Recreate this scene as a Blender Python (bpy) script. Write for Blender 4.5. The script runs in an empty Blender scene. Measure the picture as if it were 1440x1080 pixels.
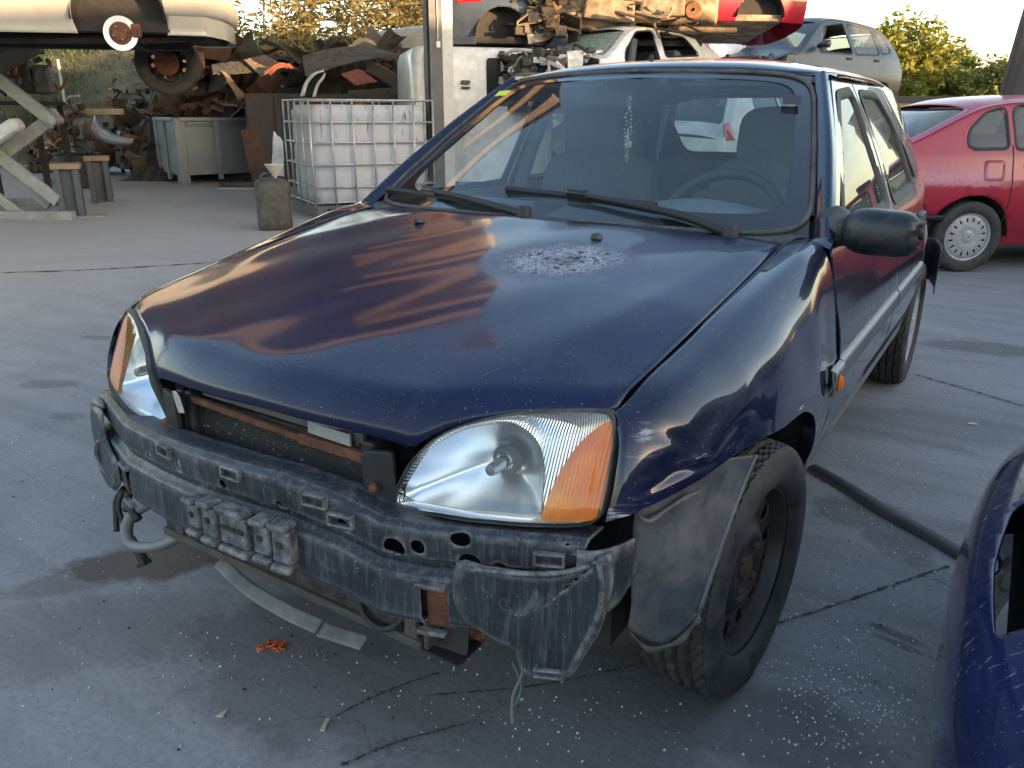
import bpy, bmesh, math, random
from mathutils import Vector, Matrix
from math import sin, cos, pi, radians, sqrt, atan2, hypot
SC = bpy.context.scene
COL = SC.collection
random.seed(11)
# ---------------------------------------------------------------- camera
CAM = (1.1131, -1.5194, 1.1852)
YAW, PITCH, ROLL, FPX = -0.5620, -0.32894, 0.0043, 1122.9
cf = Vector((sin(YAW)*cos(PITCH), cos(YAW)*cos(PITCH), sin(PITCH)))
cr_ = Vector((cos(YAW), -sin(YAW), 0)); cu_ = cr_.cross(cf)
crt = cos(ROLL)*cr_ + sin(ROLL)*cu_; cup = -sin(ROLL)*cr_ + cos(ROLL)*cu_
cam_d = bpy.data.cameras.new('camera'); cam = bpy.data.objects.new('camera', cam_d); COL.objects.link(cam)
cam.matrix_world = Matrix((( crt.x, cup.x, -cf.x, CAM[0]), (crt.y, cup.y, -cf.y, CAM[1]), (crt.z, cup.z, -cf.z, CAM[2]), (0,0,0,1)))
cam_d.sensor_width = 36; cam_d.lens = 36*FPX/1440; cam_d.clip_start = .05; cam_d.clip_end = 9000
SC.camera = cam
# ---------------------------------------------------------------- world, sun, exposure
SUN_EL = radians(5.0)
# direction towards the sun: behind the viewer and to the right
FW = Vector((sin(YAW), cos(YAW), 0)); RT = Vector((cos(YAW), -sin(YAW), 0))
sdir = (-FW*cos(radians(54)) + RT*sin(radians(54))).normalized()
sun_v = Vector((sdir.x*cos(SUN_EL), sdir.y*cos(SUN_EL), sin(SUN_EL)))
W = bpy.data.worlds.new('World'); SC.world = W; W.use_nodes = True
nt = W.node_tree; bg = nt.nodes['Background']
sky = nt.nodes.new('ShaderNodeTexSky'); sky.sky_type = 'NISHITA'; sky.sun_disc = False
sky.sun_elevation = SUN_EL; sky.sun_rotation = atan2(sdir.x, sdir.y)
sky.altitude = 300; sky.air_density = 1.0; sky.dust_density = 2.2; sky.ozone_density = 1.2
# thin evening haze and high streaky cloud, the same all round the horizon
wtc = nt.nodes.new('ShaderNodeTexCoord'); wsx = nt.nodes.new('ShaderNodeSeparateXYZ'); nt.links.new(wtc.outputs['Generated'], wsx.inputs[0])
wmp = nt.nodes.new('ShaderNodeMapping'); wmp.inputs['Scale'].default_value = (1.6, 1.6, 9); nt.links.new(wtc.outputs['Generated'], wmp.inputs[0])
wno = nt.nodes.new('ShaderNodeTexNoise'); wno.inputs['Scale'].default_value = 2.2; wno.inputs['Detail'].default_value = 7; nt.links.new(wmp.outputs[0], wno.inputs[0])
wra = nt.nodes.new('ShaderNodeValToRGB'); e = wra.color_ramp.elements
for k_, (p_, c_) in enumerate(((0, (1.05,.92,.78)), (.14, (1.0,.92,.82)), (.36, (.34,.37,.43)), (.62, (.04,.06,.10)))):
    if k_ > 1: e.new(.5)
    e[k_].position = p_; e[k_].color = (*c_, 1)
nt.links.new(wsx.outputs[2], wra.inputs[0])
wcl = nt.nodes.new('ShaderNodeMapRange'); wcl.inputs[1].default_value = .35; wcl.inputs[2].default_value = .7; wcl.inputs[3].default_value = .55; wcl.inputs[4].default_value = 1.35; nt.links.new(wno.outputs[0], wcl.inputs[0])
wmu = nt.nodes.new('ShaderNodeVectorMath'); wmu.operation = 'SCALE'; nt.links.new(wra.outputs[0], wmu.inputs[0]); nt.links.new(wcl.outputs[0], wmu.inputs['Scale'])
wm2 = nt.nodes.new('ShaderNodeVectorMath'); wm2.operation = 'SCALE'; nt.links.new(wmu.outputs[0], wm2.inputs[0]); wm2.inputs['Scale'].default_value = 1.0
wad = nt.nodes.new('ShaderNodeVectorMath'); wad.operation = 'ADD'; nt.links.new(sky.outputs[0], wad.inputs[0]); nt.links.new(wm2.outputs[0], wad.inputs[1])
nt.links.new(wad.outputs[0], bg.inputs[0]); bg.inputs[1].default_value = 0.15
sl = bpy.data.lights.new('sun', 'SUN'); sl.energy = 3.2; sl.angle = radians(.6); sl.color = (1, .66, .34)
sun = bpy.data.objects.new('sun', sl); COL.objects.link(sun)
sun.rotation_euler = (-sun_v).to_track_quat('-Z', 'Y').to_euler()
SC.view_settings.view_transform = 'Standard'; SC.view_settings.look = 'None'
SC.view_settings.exposure = 2.55; SC.view_settings.gamma = 1
SC.render.film_transparent = False
try:
    SC.cycles.max_bounces = 10; SC.cycles.transparent_max_bounces = 16; SC.cycles.glossy_bounces = 5
    SC.cycles.sample_clamp_indirect = 6; SC.cycles.use_denoising = True
except Exception: pass
# ---------------------------------------------------------------- helpers: places
def ray(px, py): return cf + (px-720)/FPX*crt - (py-540)/FPX*cup
def U(px, py, **k):
    """point on the sight line through a photograph pixel where one coordinate is known (metres)"""
    d = ray(px, py); a, v = list(k.items())[0]; i = 'xyz'.index(a)
    return Vector(CAM) + d*((v-CAM[i])/d[i])
def G(px, py): return U(px, py, z=0)
def AT(px, py, b):
    d = ray(px, py); return Vector(CAM) + d*(b/(d.x*FW.x + d.y*FW.y))
def YD(a, b, z=0):
    """yard frame: a metres to the right, b metres ahead of where the photographer stands"""
    v = RT*a + FW*b; return Vector((CAM[0]+v.x, CAM[1]+v.y, z))
YROT = -YAW
# ---------------------------------------------------------------- helpers: objects
def tag(o, label=None, cat=None, group=None, kind=None):
    if label: o['label'] = label
    if cat: o['category'] = cat
    if group: o['group'] = group
    if kind: o['kind'] = kind
    return o
def empty(name, loc=(0,0,0), rz=0, label=None, cat=None, group=None):
    o = bpy.data.objects.new(name, None); COL.objects.link(o)
    o.empty_display_size = .2
    o.location = loc; o.rotation_euler = (0,0,rz); return tag(o, label, cat, group)
def mesh(name, v, f, m, parent=None, smooth=True, thick=0, offset=-1, sharp=None, bevel=0):
    me = bpy.data.meshes.new(name); me.from_pydata([tuple(p) for p in v], [], f)
    me.materials.append(m)
    if smooth:
        me.polygons.foreach_set('use_smooth', [True]*len(me.polygons))
    me.update()
    if sharp:
        me.set_sharp_from_angle(angle=radians(sharp))
    o = bpy.data.objects.new(name, me); COL.objects.link(o)
    if parent is not None: o.parent = parent
    if thick:
        s = o.modifiers.new('thickness', 'SOLIDIFY'); s.thickness = thick; s.offset = offset
    if bevel:
        s = o.modifiers.new('bevel', 'BEVEL'); s.width = bevel; s.segments = 2; s.limit_method = 'ANGLE'; s.angle_limit = radians(40)
    return o
def put(o, parent):
    o.parent = parent; return o
def copy_tree(o, parent=None):
    c = o.copy(); COL.objects.link(c); c.parent = parent
    for ch in o.children: copy_tree(ch, c)
    return c
def lerp(a, b, t): return a + (b-a)*t
def interp(x, tab):
    if x <= tab[0][0]: return tab[0][1]
    for (x0, y0), (x1, y1) in zip(tab, tab[1:]):
        if x <= x1: return y0 + (y1-y0)*(x-x0)/(x1-x0)
    return tab[-1][1]
def sinterp(x, tab):
    """smooth (Catmull-Rom) table lookup"""
    n = len(tab)
    if x <= tab[0][0]: return tab[0][1]
    if x >= tab[-1][0]: return tab[-1][1]
    for i in range(n-1):
        if x <= tab[i+1][0]: break
    x0, y0 = tab[i]; x1, y1 = tab[i+1]; h = x1-x0; t = (x-x0)/h
    m0 = (y1-tab[i-1][1])/(x1-tab[i-1][0]) if i > 0 else (y1-y0)/h
    m1 = (tab[i+2][1]-y0)/(tab[i+2][0]-x0) if i+2 < n else (y1-y0)/h
    return (2*t**3-3*t*t+1)*y0 + (t**3-2*t*t+t)*h*m0 + (-2*t**3+3*t*t)*y1 + (t**3-t*t)*h*m1
def smooth01(t):
    t = max(0, min(1, t)); return t*t*(3-2*t)
def crs(pts, n, closed=False):
    """Catmull-Rom curve through pts, n points evenly by length"""
    P = [Vector(p) for p in pts]; m = len(P)
    if m == 2 and not closed: return [P[0].lerp(P[1], i/(n-1)) for i in range(n)]
    seg = m if closed else m-1; out = []
    for i in range(seg):
        if closed: a, b, c, d = P[i-1], P[i], P[(i+1) % m], P[(i+2) % m]
        else:
            b, c = P[i], P[i+1]; a = P[i-1] if i else b*2-c; d = P[i+2] if i+2 < m else c*2-b
        for k in range(12):
            t = k/12
            out.append(.5*((2*b)+(c-a)*t+(2*a-5*b+4*c-d)*t*t+(3*b-a-3*c+d)*t**3))
    out.append(P[0].copy() if closed else P[-1].copy())
    L = [0]
    for p, q in zip(out, out[1:]): L.append(L[-1]+(q-p).length)
    res = []; j = 0; tot = L[-1]
    cnt = n if closed else n-1
    for i in range(n):
        s = tot*i/cnt
        while j < len(L)-2 and L[j+1] < s: j += 1
        d = L[j+1]-L[j]; res.append(out[j].lerp(out[j+1], (s-L[j])/d if d > 1e-9 else 0))
    return res
def gridfaces(nu, nv, flip=False, wrap=False):
    f = []
    for j in range(nv-1):
        for i in range(nu if wrap else nu-1):
            k = (i+1) % nu; q = (j*nu+i, j*nu+k, (j+1)*nu+k, (j+1)*nu+i)
            f.append(q[::-1] if flip else q)
    return f
def loft(name, curves, nu, nv, m, parent=None, flip=False, thick=0, side=1, offset=-1, fn=None):
    rows = [crs(c, nu) for c in curves]
    cols = [crs([r[i] for r in rows], nv) for i in range(nu)]
    v = [cols[i][j] for j in range(nv) for i in range(nu)]
    if fn: v = [fn(p) for p in v]
    if side < 0: v = [Vector((-p.x, p.y, p.z)) for p in v]; flip = not flip
    return mesh(name, v, gridfaces(nu, nv, flip), m, parent, thick=thick, offset=offset)
def inpoly(p, poly):
    x, y = p; c = False; n = len(poly)
    for i in range(n):
        x0, y0 = poly[i]; x1, y1 = poly[i-1]
        if (y0 > y) != (y1 > y) and x < (x1-x0)*(y-y0)/(y1-y0)+x0: c = not c
    return c
def snappoly(p, poly):
    best = None
    for i in range(len(poly)):
        ax, ay = poly[i-1]; bx, by = poly[i]; dx, dy = bx-ax, by-ay; l = dx*dx+dy*dy
        t = max(0, min(1, ((p[0]-ax)*dx+(p[1]-ay)*dy)/l)) if l else 0
        q = (ax+t*dx, ay+t*dy); d = (q[0]-p[0])**2+(q[1]-p[1])**2
        if best is None or d < best[0]: best = (d, q)
    return best[1]
def ell(cx, cy, rx, ry, n=20, rot=0):
    return [(cx+rx*cos(a)*cos(rot)-ry*sin(a)*sin(rot), cy+rx*cos(a)*sin(rot)+ry*sin(a)*cos(rot)) for a in [2*pi*i/n for i in range(n)]]
def rpoly(pts, r=.03, n=4):
    """round the corners of a 2-D polygon"""
    out = []; m = len(pts)
    for i in range(m):
        p = Vector(pts[i]); a = Vector(pts[i-1])-p; b = Vector(pts[(i+1) % m])-p
        ra = min(r, a.length*.45); rb = min(r, b.length*.45)
        s = p+a.normalized()*ra; e = p+b.normalized()*rb
        for k in range(n+1):
            t = k/n; out.append(tuple((1-t)**2*s+2*t*(1-t)*p+t*t*e))
    return out
def cutgrid(name, nu, nv, p2, p3, holes, m, parent=None, flip=False, thick=0, side=1, offset=-1, keep=None):
    """grid in a 2-D chart p2(u,v) with polygon holes cut out, lifted to space by p3(s,t)"""
    P = [p2(i/(nu-1), j/(nv-1)) for j in range(nv) for i in range(nu)]
    bb = [(min(q[0] for q in h), max(q[0] for q in h), min(q[1] for q in h), max(q[1] for q in h)) for h in holes]
    ins = []
    for p in P:
        k = -1
        for hi, h in enumerate(holes):
            b = bb[hi]
            if b[0] <= p[0] <= b[1] and b[2] <= p[1] <= b[3] and inpoly(p, h): k = hi; break
        ins.append(k)
    F = []
    for q in gridfaces(nu, nv, flip):
        n_in = sum(ins[i] >= 0 for i in q)
        if n_in >= 3: continue
        if keep and not keep(*[sum(P[i][k] for i in q)/4 for k in (0, 1)]): continue
        F.append(q)
    used = sorted({i for q in F for i in q}); idx = {i: k for k, i in enumerate(used)}
    touch = set()
    allq = gridfaces(nu, nv)
    fs = {tuple(sorted(q)) for q in F}
    for q in allq:
        if tuple(sorted(q)) not in fs and any(ins[i] >= 0 for i in q):
            touch.update(q)
    v = []
    for i in used:
        p = P[i]
        if ins[i] >= 0: p = snappoly(p, holes[ins[i]])
        elif i in touch:
            hi = min(range(len(holes)), key=lambda h: (snappoly(p, holes[h])[0]-p[0])**2+(snappoly(p, holes[h])[1]-p[1])**2)
            p = snappoly(p, holes[hi])
        w = Vector(p3(*p)); v.append(w)
    if side < 0: v = [Vector((-p.x, p.y, p.z)) for p in v]; F = [q[::-1] for q in F]
    return mesh(name, v, [tuple(idx[i] for i in q) for q in F], m, parent, thick=thick, offset=offset)
def patch(name, outline, p3, m, parent=None, rings=5, side=1, flip=False, thick=0, bulge=None, offset=-1):
    """closed 2-D outline filled by concentric rings, lifted by p3(s,t) (plus bulge(r))"""
    n = len(outline); cx = sum(p[0] for p in outline)/n; cy = sum(p[1] for p in outline)/n
    v = []
    for r in range(rings):
        k = 1-r/rings
        for p in outline:
            q = (cx+(p[0]-cx)*k, cy+(p[1]-cy)*k); w = Vector(p3(*q))
            if bulge: w = w+bulge(k)
            v.append(w)
    w = Vector(p3(cx, cy)); v.append(w+bulge(0) if bulge else w)
    f = gridfaces(n, rings, flip, True)
    b = (rings-1)*n
    for i in range(n):
        t = (b+i, b+(i+1) % n, n*rings); f.append(t[::-1] if flip else t)
    if side < 0: v = [Vector((-p.x, p.y, p.z)) for p in v]; f = [q[::-1] for q in f]
    return mesh(name, v, f, m, parent, thick=thick, offset=offset)
def band(name, A, B, m, parent=None, closed=True, thick=0, side=1, flip=False, offset=-1, mid=None):
    """strip between two polylines with equal counts"""
    n = len(A); rows = [A] + ([mid] if mid else []) + [B]
    v = [Vector(p) for r in rows for p in r]
    if side < 0: v = [Vector((-p.x, p.y, p.z)) for p in v]; flip = not flip
    return mesh(name, v, gridfaces(n, len(rows), flip, closed), m, parent, thick=thick, offset=offset)
class MB:
    """collects boxes, tubes, prisms and lathes into one mesh"""
    def __init__(s): s.v = []; s.f = []; s.T = None
    def add(s, v, f):
        b = len(s.v); s.v += [Vector(p) for p in v]; s.f += [tuple(i+b for i in q) for q in f]; return s
    def box(s, c, d, R=None, taper=1, shear=(0,0)):
        c = Vector(c); x, y, z = d[0]/2, d[1]/2, d[2]/2; pts = []
        for k, zz in ((1, -z), (taper, z)):
            for sx, sy in ((-1,-1),(1,-1),(1,1),(-1,1)):
                p = Vector((sx*x*k + (shear[0] if zz > 0 else 0), sy*y*k + (shear[1] if zz > 0 else 0), zz))
                pts.append(c + (R @ p if R else p))
        return s.add(pts, [(3,2,1,0),(4,5,6,7),(0,1,5,4),(1,2,6,5),(2,3,7,6),(3,0,4,7)])
    def beam(s, a, b, w, h, up=(0,0,1)):
        a = Vector(a); b = Vector(b); d = (b-a); L = d.length; d.normalize(); up = Vector(up)
        x = d.cross(up)
        if x.length < 1e-4: x = d.cross(Vector((1,0,0)))
        x.normalize(); z = x.cross(d)
        R = Matrix((x, d, z)).transposed()
        return s.box((a+b)/2, (w, L, h), R)
    def tube(s, pts, r, n=8, sm=0, cap=True):
        P = [Vector(p) for p in pts]
        if sm: P = crs(P, sm)
        rr = r if isinstance(r, (list, tuple)) else [r]*len(P)
        if len(rr) != len(P): rr = [interp(i/(len(P)-1), [(k/(len(rr)-1), q) for k, q in enumerate(rr)]) for i in range(len(P))]
        v = []; px = None
        for i, p in enumerate(P):
            d = (P[min(i+1, len(P)-1)]-P[max(i-1, 0)])
            if d.length < 1e-9: d = Vector((0,0,1))
            d.normalize()
            if px is None:
                px = d.cross(Vector((0,0,1)))
                if px.length < .1: px = d.cross(Vector((1,0,0)))
            px = px - d*px.dot(d); px.normalize(); py = d.cross(px)
            for k in range(n):
                a = 2*pi*k/n; v.append(p+(px*cos(a)+py*sin(a))*rr[i])
        f = gridfaces(n, len(P), False, True)
        if cap: f.append(tuple(range(n))[::-1]); b = (len(P)-1)*n; f.append(tuple(b+k for k in range(n)))
        return s.add(v, f)
    def lathe(s, prof, c, axis='z', n=32, a0=0, a1=2*pi, flip=False):
        """prof: (radius, height along axis)"""
        full = abs(a1-a0-2*pi) < 1e-6; v = []; c = Vector(c); m = n if full else n+1
        for r, h in prof:
            for k in range(m):
                a = a0+(a1-a0)*k/n; x, y = r*cos(a), r*sin(a)
                v.append(c+Vector({'z': (x,y,h), 'x': (h,x,y), 'y': (x,h,y)}[axis]))
        return s.add(v, gridfaces(m, len(prof), flip, full))
    def prism(s, poly, t, M=None):
        """polygon in local xy, thickness t along local z, placed by matrix M"""
        n = len(poly); M = M or Matrix.Identity(4)
        v = [M @ Vector((x, y, -t/2)) for x, y in poly]+[M @ Vector((x, y, t/2)) for x, y in poly]
        f = [tuple(range(n))[::-1], tuple(range(n, 2*n))]+[(i, (i+1) % n, n+(i+1) % n, n+i) for i in range(n)]
        return s.add(v, f)
    def build(s, name, m, parent=None, smooth=False, bevel=0, sharp=None, mirror=False):
        v = s.v; f = s.f
        if mirror: v = [Vector((-p.x, p.y, p.z)) for p in v]; f = [q[::-1] for q in f]
        return mesh(name, v, f, m, parent, smooth, bevel=bevel, sharp=sharp)
def frame(o, x, y):
    """matrix with origin o, x and y axes given"""
    x = Vector(x).normalized(); y = Vector(y); y = (y-x*y.dot(x)).normalized(); z = x.cross(y); o = Vector(o)
    return Matrix(((x.x,y.x,z.x,o.x),(x.y,y.y,z.y,o.y),(x.z,y.z,z.z,o.z),(0,0,0,1)))
def textcurve(name, body, size, m, parent, M, extrude=.001):
    c = bpy.data.curves.new(name, 'FONT'); c.body = body; c.size = size; c.extrude = extrude; c.align_x = 'CENTER'; c.align_y = 'CENTER'
    o = bpy.data.objects.new(name, c); COL.objects.link(o)
    dg = bpy.context.evaluated_depsgraph_get(); me = bpy.data.meshes.new_from_object(o.evaluated_get(dg))
    bpy.data.objects.remove(o); me.materials.clear(); me.materials.append(m)
    me.transform(M); o = bpy.data.objects.new(name, me); COL.objects.link(o); o.parent = parent; return o
# ---------------------------------------------------------------- helpers: materials
def N(t, kind, **k):
    n = t.nodes.new(kind)
    for a, b in k.items(): setattr(n, a, b)
    return n
def noise(t, vec, scale, detail=4, rough=.6, dist=0):
    n = N(t, 'ShaderNodeTexNoise'); n.inputs['Scale'].default_value = scale; n.inputs['Detail'].default_value = detail
    n.inputs['Roughness'].default_value = rough; n.inputs['Distortion'].default_value = dist
    if vec: t.links.new(vec, n.inputs['Vector'])
    return n.outputs[0]
def ramp(t, fac, stops):
    r = N(t, 'ShaderNodeValToRGB'); e = r.color_ramp.elements
    while len(e) < len(stops): e.new(.5)
    for i, (p, c) in enumerate(stops):
        e[i].position = p; e[i].color = (c, c, c, 1) if isinstance(c, (int, float)) else (*c, 1)
    t.links.new(fac, r.inputs[0]); return r.outputs[0]
def mixc(t, fac, a, b, mode='MIX'):
    m = N(t, 'ShaderNodeMix', data_type='RGBA', blend_type=mode)
    for s, v in ((m.inputs[0], fac), (m.inputs[6], a), (m.inputs[7], b)):
        if hasattr(v, 'links'): t.links.new(v, s)
        elif isinstance(v, (int, float)): s.default_value = v
        else: s.default_value = (*v, 1)
    return m.outputs[2]
def math_(t, op, a, b=0.0, clamp=False):
    m = N(t, 'ShaderNodeMath', operation=op, use_clamp=clamp)
    for s, v in ((m.inputs[0], a), (m.inputs[1], b)):
        if hasattr(v, 'links'): t.links.new(v, s)
        else: s.default_value = v
    return m.outputs[0]
def newmat(name):
    m = bpy.data.materials.new(name); m.use_nodes = True; t = m.node_tree; b = t.nodes['Principled BSDF']
    co = N(t, 'ShaderNodeTexCoord').outputs['Object']
    return m, t, b, co
def bump(t, b, h, strength=.3, dist=.01):
    n = N(t, 'ShaderNodeBump'); n.inputs['Strength'].default_value = strength; n.inputs['Distance'].default_value = dist
    t.links.new(h, n.inputs['Height']); t.links.new(n.outputs[0], b.inputs['Normal']); return n
MATS = {}
def M(name, col, rough=.5, metal=0, var=.2, scale=6, bmp=0, bscale=80, dirt=None, damt=.5, dscale=3, coat=0, crough=.05, spec=.5, drough=None):
    if name in MATS: return MATS[name]
    m, t, b, co = newmat(name)
    n1 = noise(t, co, scale, 5)
    dk = tuple(c*(1-var) for c in col); lt = tuple(min(1, c*(1+var)) for c in col)
    c = mixc(t, ramp(t, n1, [(.3, 0), (.7, 1)]), dk, lt)
    rg = None
    if dirt:
        n2 = noise(t, co, dscale, 8, .7, .4); fac = ramp(t, n2, [(.5-.25*damt, 0), (.78-.25*damt, 1)])
        fac = math_(t, 'MULTIPLY', fac, min(1, damt*1.6))
        c = mixc(t, fac, c, dirt)
        r_ = mixc(t, fac, (rough,)*3, ((drough or min(1, rough+.35)),)*3); rg = r_
        if metal:
            mm = math_(t, 'MULTIPLY', math_(t, 'SUBTRACT', 1.0, fac), metal); t.links.new(mm, b.inputs['Metallic'])
    elif metal: b.inputs['Metallic'].default_value = metal
    t.links.new(c, b.inputs['Base Color'])
    if rg: t.links.new(rg, b.inputs['Roughness'])
    else: b.inputs['Roughness'].default_value = rough
    b.inputs['Coat Weight'].default_value = coat; b.inputs['Coat Roughness'].default_value = crough
    b.inputs['Specular IOR Level'].default_value = spec
    if bmp: bump(t, b, noise(t, co, bscale, 6, .65), bmp, .006)
    MATS[name] = m; return m
def glassmat(name, tint=(.55,.62,.62), rough=.0, refl=1.0, dirt=0.0, film_col=(.5,.5,.48), ior=1.5, trans=1.0, dsc=7):
    """thin pane: Fresnel reflection over tinted see-through, with a film of dust (windscreen: painted sky veil)"""
    m = bpy.data.materials.new(name); m.use_nodes = True; t = m.node_tree; t.nodes.clear()
    out = N(t, 'ShaderNodeOutputMaterial'); lw = N(t, 'ShaderNodeLayerWeight'); lw.inputs[0].default_value = .5
    fres = math_(t, 'ADD', math_(t, 'MULTIPLY', math_(t, 'POWER', lw.outputs['Facing'], 4.6), .92*refl), .075*refl)
    tr = N(t, 'ShaderNodeBsdfTransparent'); tr.inputs[0].default_value = (*tint, 1)
    gl = N(t, 'ShaderNodeBsdfGlossy'); gl.inputs['Roughness'].default_value = rough
    mx = N(t, 'ShaderNodeMixShader'); t.links.new(fres, mx.inputs[0])
    t.links.new(tr.outputs[0], mx.inputs[1]); t.links.new(gl.outputs[0], mx.inputs[2])
    last = mx
    if dirt:
        co = N(t, 'ShaderNodeTexCoord').outputs['Object']
        d = N(t, 'ShaderNodeBsdfDiffuse'); d.inputs[0].default_value = (*film_col, 1)
        n = math_(t, 'MULTIPLY', ramp(t, noise(t, co, dsc, 8, .7), [(.25, .45), (.8, 1)]), dirt)
        m2 = N(t, 'ShaderNodeMixShader'); t.links.new(n, m2.inputs[0]); t.links.new(mx.outputs[0], m2.inputs[1]); t.links.new(d.outputs[0], m2.inputs[2]); last = m2
    t.links.new(last.outputs[0], out.inputs[0]); MATS[name] = m; return m
# ================================================================ materials
def paint(name, col, hood=False):
    m, t, b, co = newmat(name)
    n1 = noise(t, co, 3, 6, .6); n2 = noise(t, co, 240, 2, .5)
    c = mixc(t, ramp(t, n1, [(.35, 0), (.7, 1)]), tuple(x*.8 for x in col), tuple(x*1.25 for x in col))
    b.inputs['Specular IOR Level'].default_value = .12
    # pale road dust, as thin uneven film and specks
    d = ramp(t, noise(t, co, 9, 9, .72, .6), [(.5, 0), (.75, .08 if hood else .05)])
    c = mixc(t, d, c, (.20, .19, .19))
    sp = ramp(t, noise(t, co, 260, 1, .5), [(.75, 0), (.77, .55)])
    c = mixc(t, sp, c, (.42, .42, .42))
    # hair scratches and wipe marks
    mps = N(t, 'ShaderNodeMapping'); mps.inputs['Rotation'].default_value = (0, 0, .7); mps.inputs['Scale'].default_value = (3, 90, 30); t.links.new(co, mps.inputs[0])
    sc_ = math_(t, 'MULTIPLY', ramp(t, noise(t, mps.outputs[0], 2.5, 3, .6, .3), [(.66, 0), (.70, .5)]), ramp(t, noise(t, co, 4, 3), [(.48, 0), (.62, .6)]))
    c = mixc(t, sc_, c, (.16, .165, .19))
    rgh = ramp(t, noise(t, co, 6, 7, .65), [(.3, .30 if hood else .22), (.75, .42 if hood else .34)])
    cw = 1.0
    if hood:
        # patch where the lacquer has flaked off in a ring
        mp = N(t, 'ShaderNodeMapping'); mp.inputs['Location'].default_value = (-HP.x, -HP.y, 0)
        mp.vector_type = 'TEXTURE'
        mp.inputs['Location'].default_value = (HP.x, HP.y, HP.z); mp.inputs['Rotation'].default_value = (0, 0, radians(32)); mp.inputs['Scale'].default_value = (.205, .150, .4)
        t.links.new(co, mp.inputs[0])
        ln = N(t, 'ShaderNodeVectorMath', operation='LENGTH'); t.links.new(mp.outputs[0], ln.inputs[0])
        rr = math_(t, 'ADD', ln.outputs['Value'], math_(t, 'MULTIPLY', math_(t, 'SUBTRACT', noise(t, co, 30, 6, .7), .5), .75))
        fog = math_(t, 'MULTIPLY', ramp(t, rr, [(.55, 1), (1.15, 0)]), .62)
        c = mixc(t, fog, c, (.20, .22, .26))
        v = N(t, 'ShaderNodeTexVoronoi', feature='DISTANCE_TO_EDGE'); v.inputs['Scale'].default_value = 75; t.links.new(co, v.inputs['Vector'])
        wv = noise(t, co, 62, 6, .75, .8)
        edge = ramp(t, wv, [(.445, 0), (.49, 1), (.525, .2), (.58, 0)])
        core = ramp(t, rr, [(.45, 1), (.72, 0)])
        c = mixc(t, math_(t, 'MULTIPLY', ramp(t, wv, [(.53, 0), (.58, 1)]), core), c, (.035, .03, .05))
        c = mixc(t, math_(t, 'MULTIPLY', edge, core), c, (.50, .52, .56))
        c = mixc(t, math_(t, 'MULTIPLY', ramp(t, rr, [(.12, 1), (.28, 0)]), ramp(t, wv, [(.45, 0), (.52, .8)])), c, (.05, .025, .03))
        cwn = math_(t, 'MULTIPLY', math_(t, 'SUBTRACT', 1.0, ramp(t, rr, [(.55, 1), (1.0, 0)])), .72)
        t.links.new(cwn, b.inputs['Coat Weight'])
        rgh = mixc(t, ramp(t, rr, [(.55, 1), (.95, 0)]), rgh, (.7, .7, .7))
    else: b.inputs['Coat Weight'].default_value = cw
    b.inputs['Coat Roughness'].default_value = .085 if hood else .04
    b.inputs['Coat IOR'].default_value = 1.42 if hood else 1.5
    t.links.new(c, b.inputs['Base Color']); t.links.new(rgh, b.inputs['Roughness']); b.inputs['Metallic'].default_value = .0
    return m
def scuffed(m, spots):
    """bare scrapes at given places on a painted panel"""
    t = m.node_tree; b = t.nodes['Principled BSDF']; co = N(t, 'ShaderNodeTexCoord').outputs['Object']
    c = b.inputs['Base Color'].links[0].from_socket
    mp = N(t, 'ShaderNodeMapping'); mp.inputs['Rotation'].default_value = (.25, 0, 0); mp.inputs['Scale'].default_value = (8, 10, 85); t.links.new(co, mp.inputs[0])
    f = ramp(t, noise(t, mp.outputs[0], 2.2, 6, .7, .4), [(.50, 0), (.60, 1)])
    for P_, r in spots:
        mq = N(t, 'ShaderNodeMapping', vector_type='TEXTURE'); mq.inputs['Location'].default_value = P_; mq.inputs['Scale'].default_value = r; t.links.new(co, mq.inputs[0])
        ln = N(t, 'ShaderNodeVectorMath', operation='LENGTH'); t.links.new(mq.outputs[0], ln.inputs[0])
        c = mixc(t, math_(t, 'MULTIPLY', f, ramp(t, ln.outputs['Value'], [(.4, .85), (1, 0)])), c, (.45, .46, .48))
    t.links.new(c, b.inputs['Base Color']); return m
HP = U(793, 352, z=.896)
NAVY = (.006, .009, .032)
m_paint = paint('navy_paint', NAVY); m_hood = paint('weathered_navy_bonnet_paint', (.006, .010, .041), True)
m_black = M('black_rubber', (.018, .018, .02), .6, var=.3, bmp=.2)
m_trim = M('grey_black_plastic_trim', (.035, .037, .042), .55, var=.2, bmp=.15, dirt=(.16, .15, .14), damt=.35, dscale=14)
m_gap = M('dark_underbody', (.012, .012, .013), .8, dirt=(.06, .05, .045), damt=.4)
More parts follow.
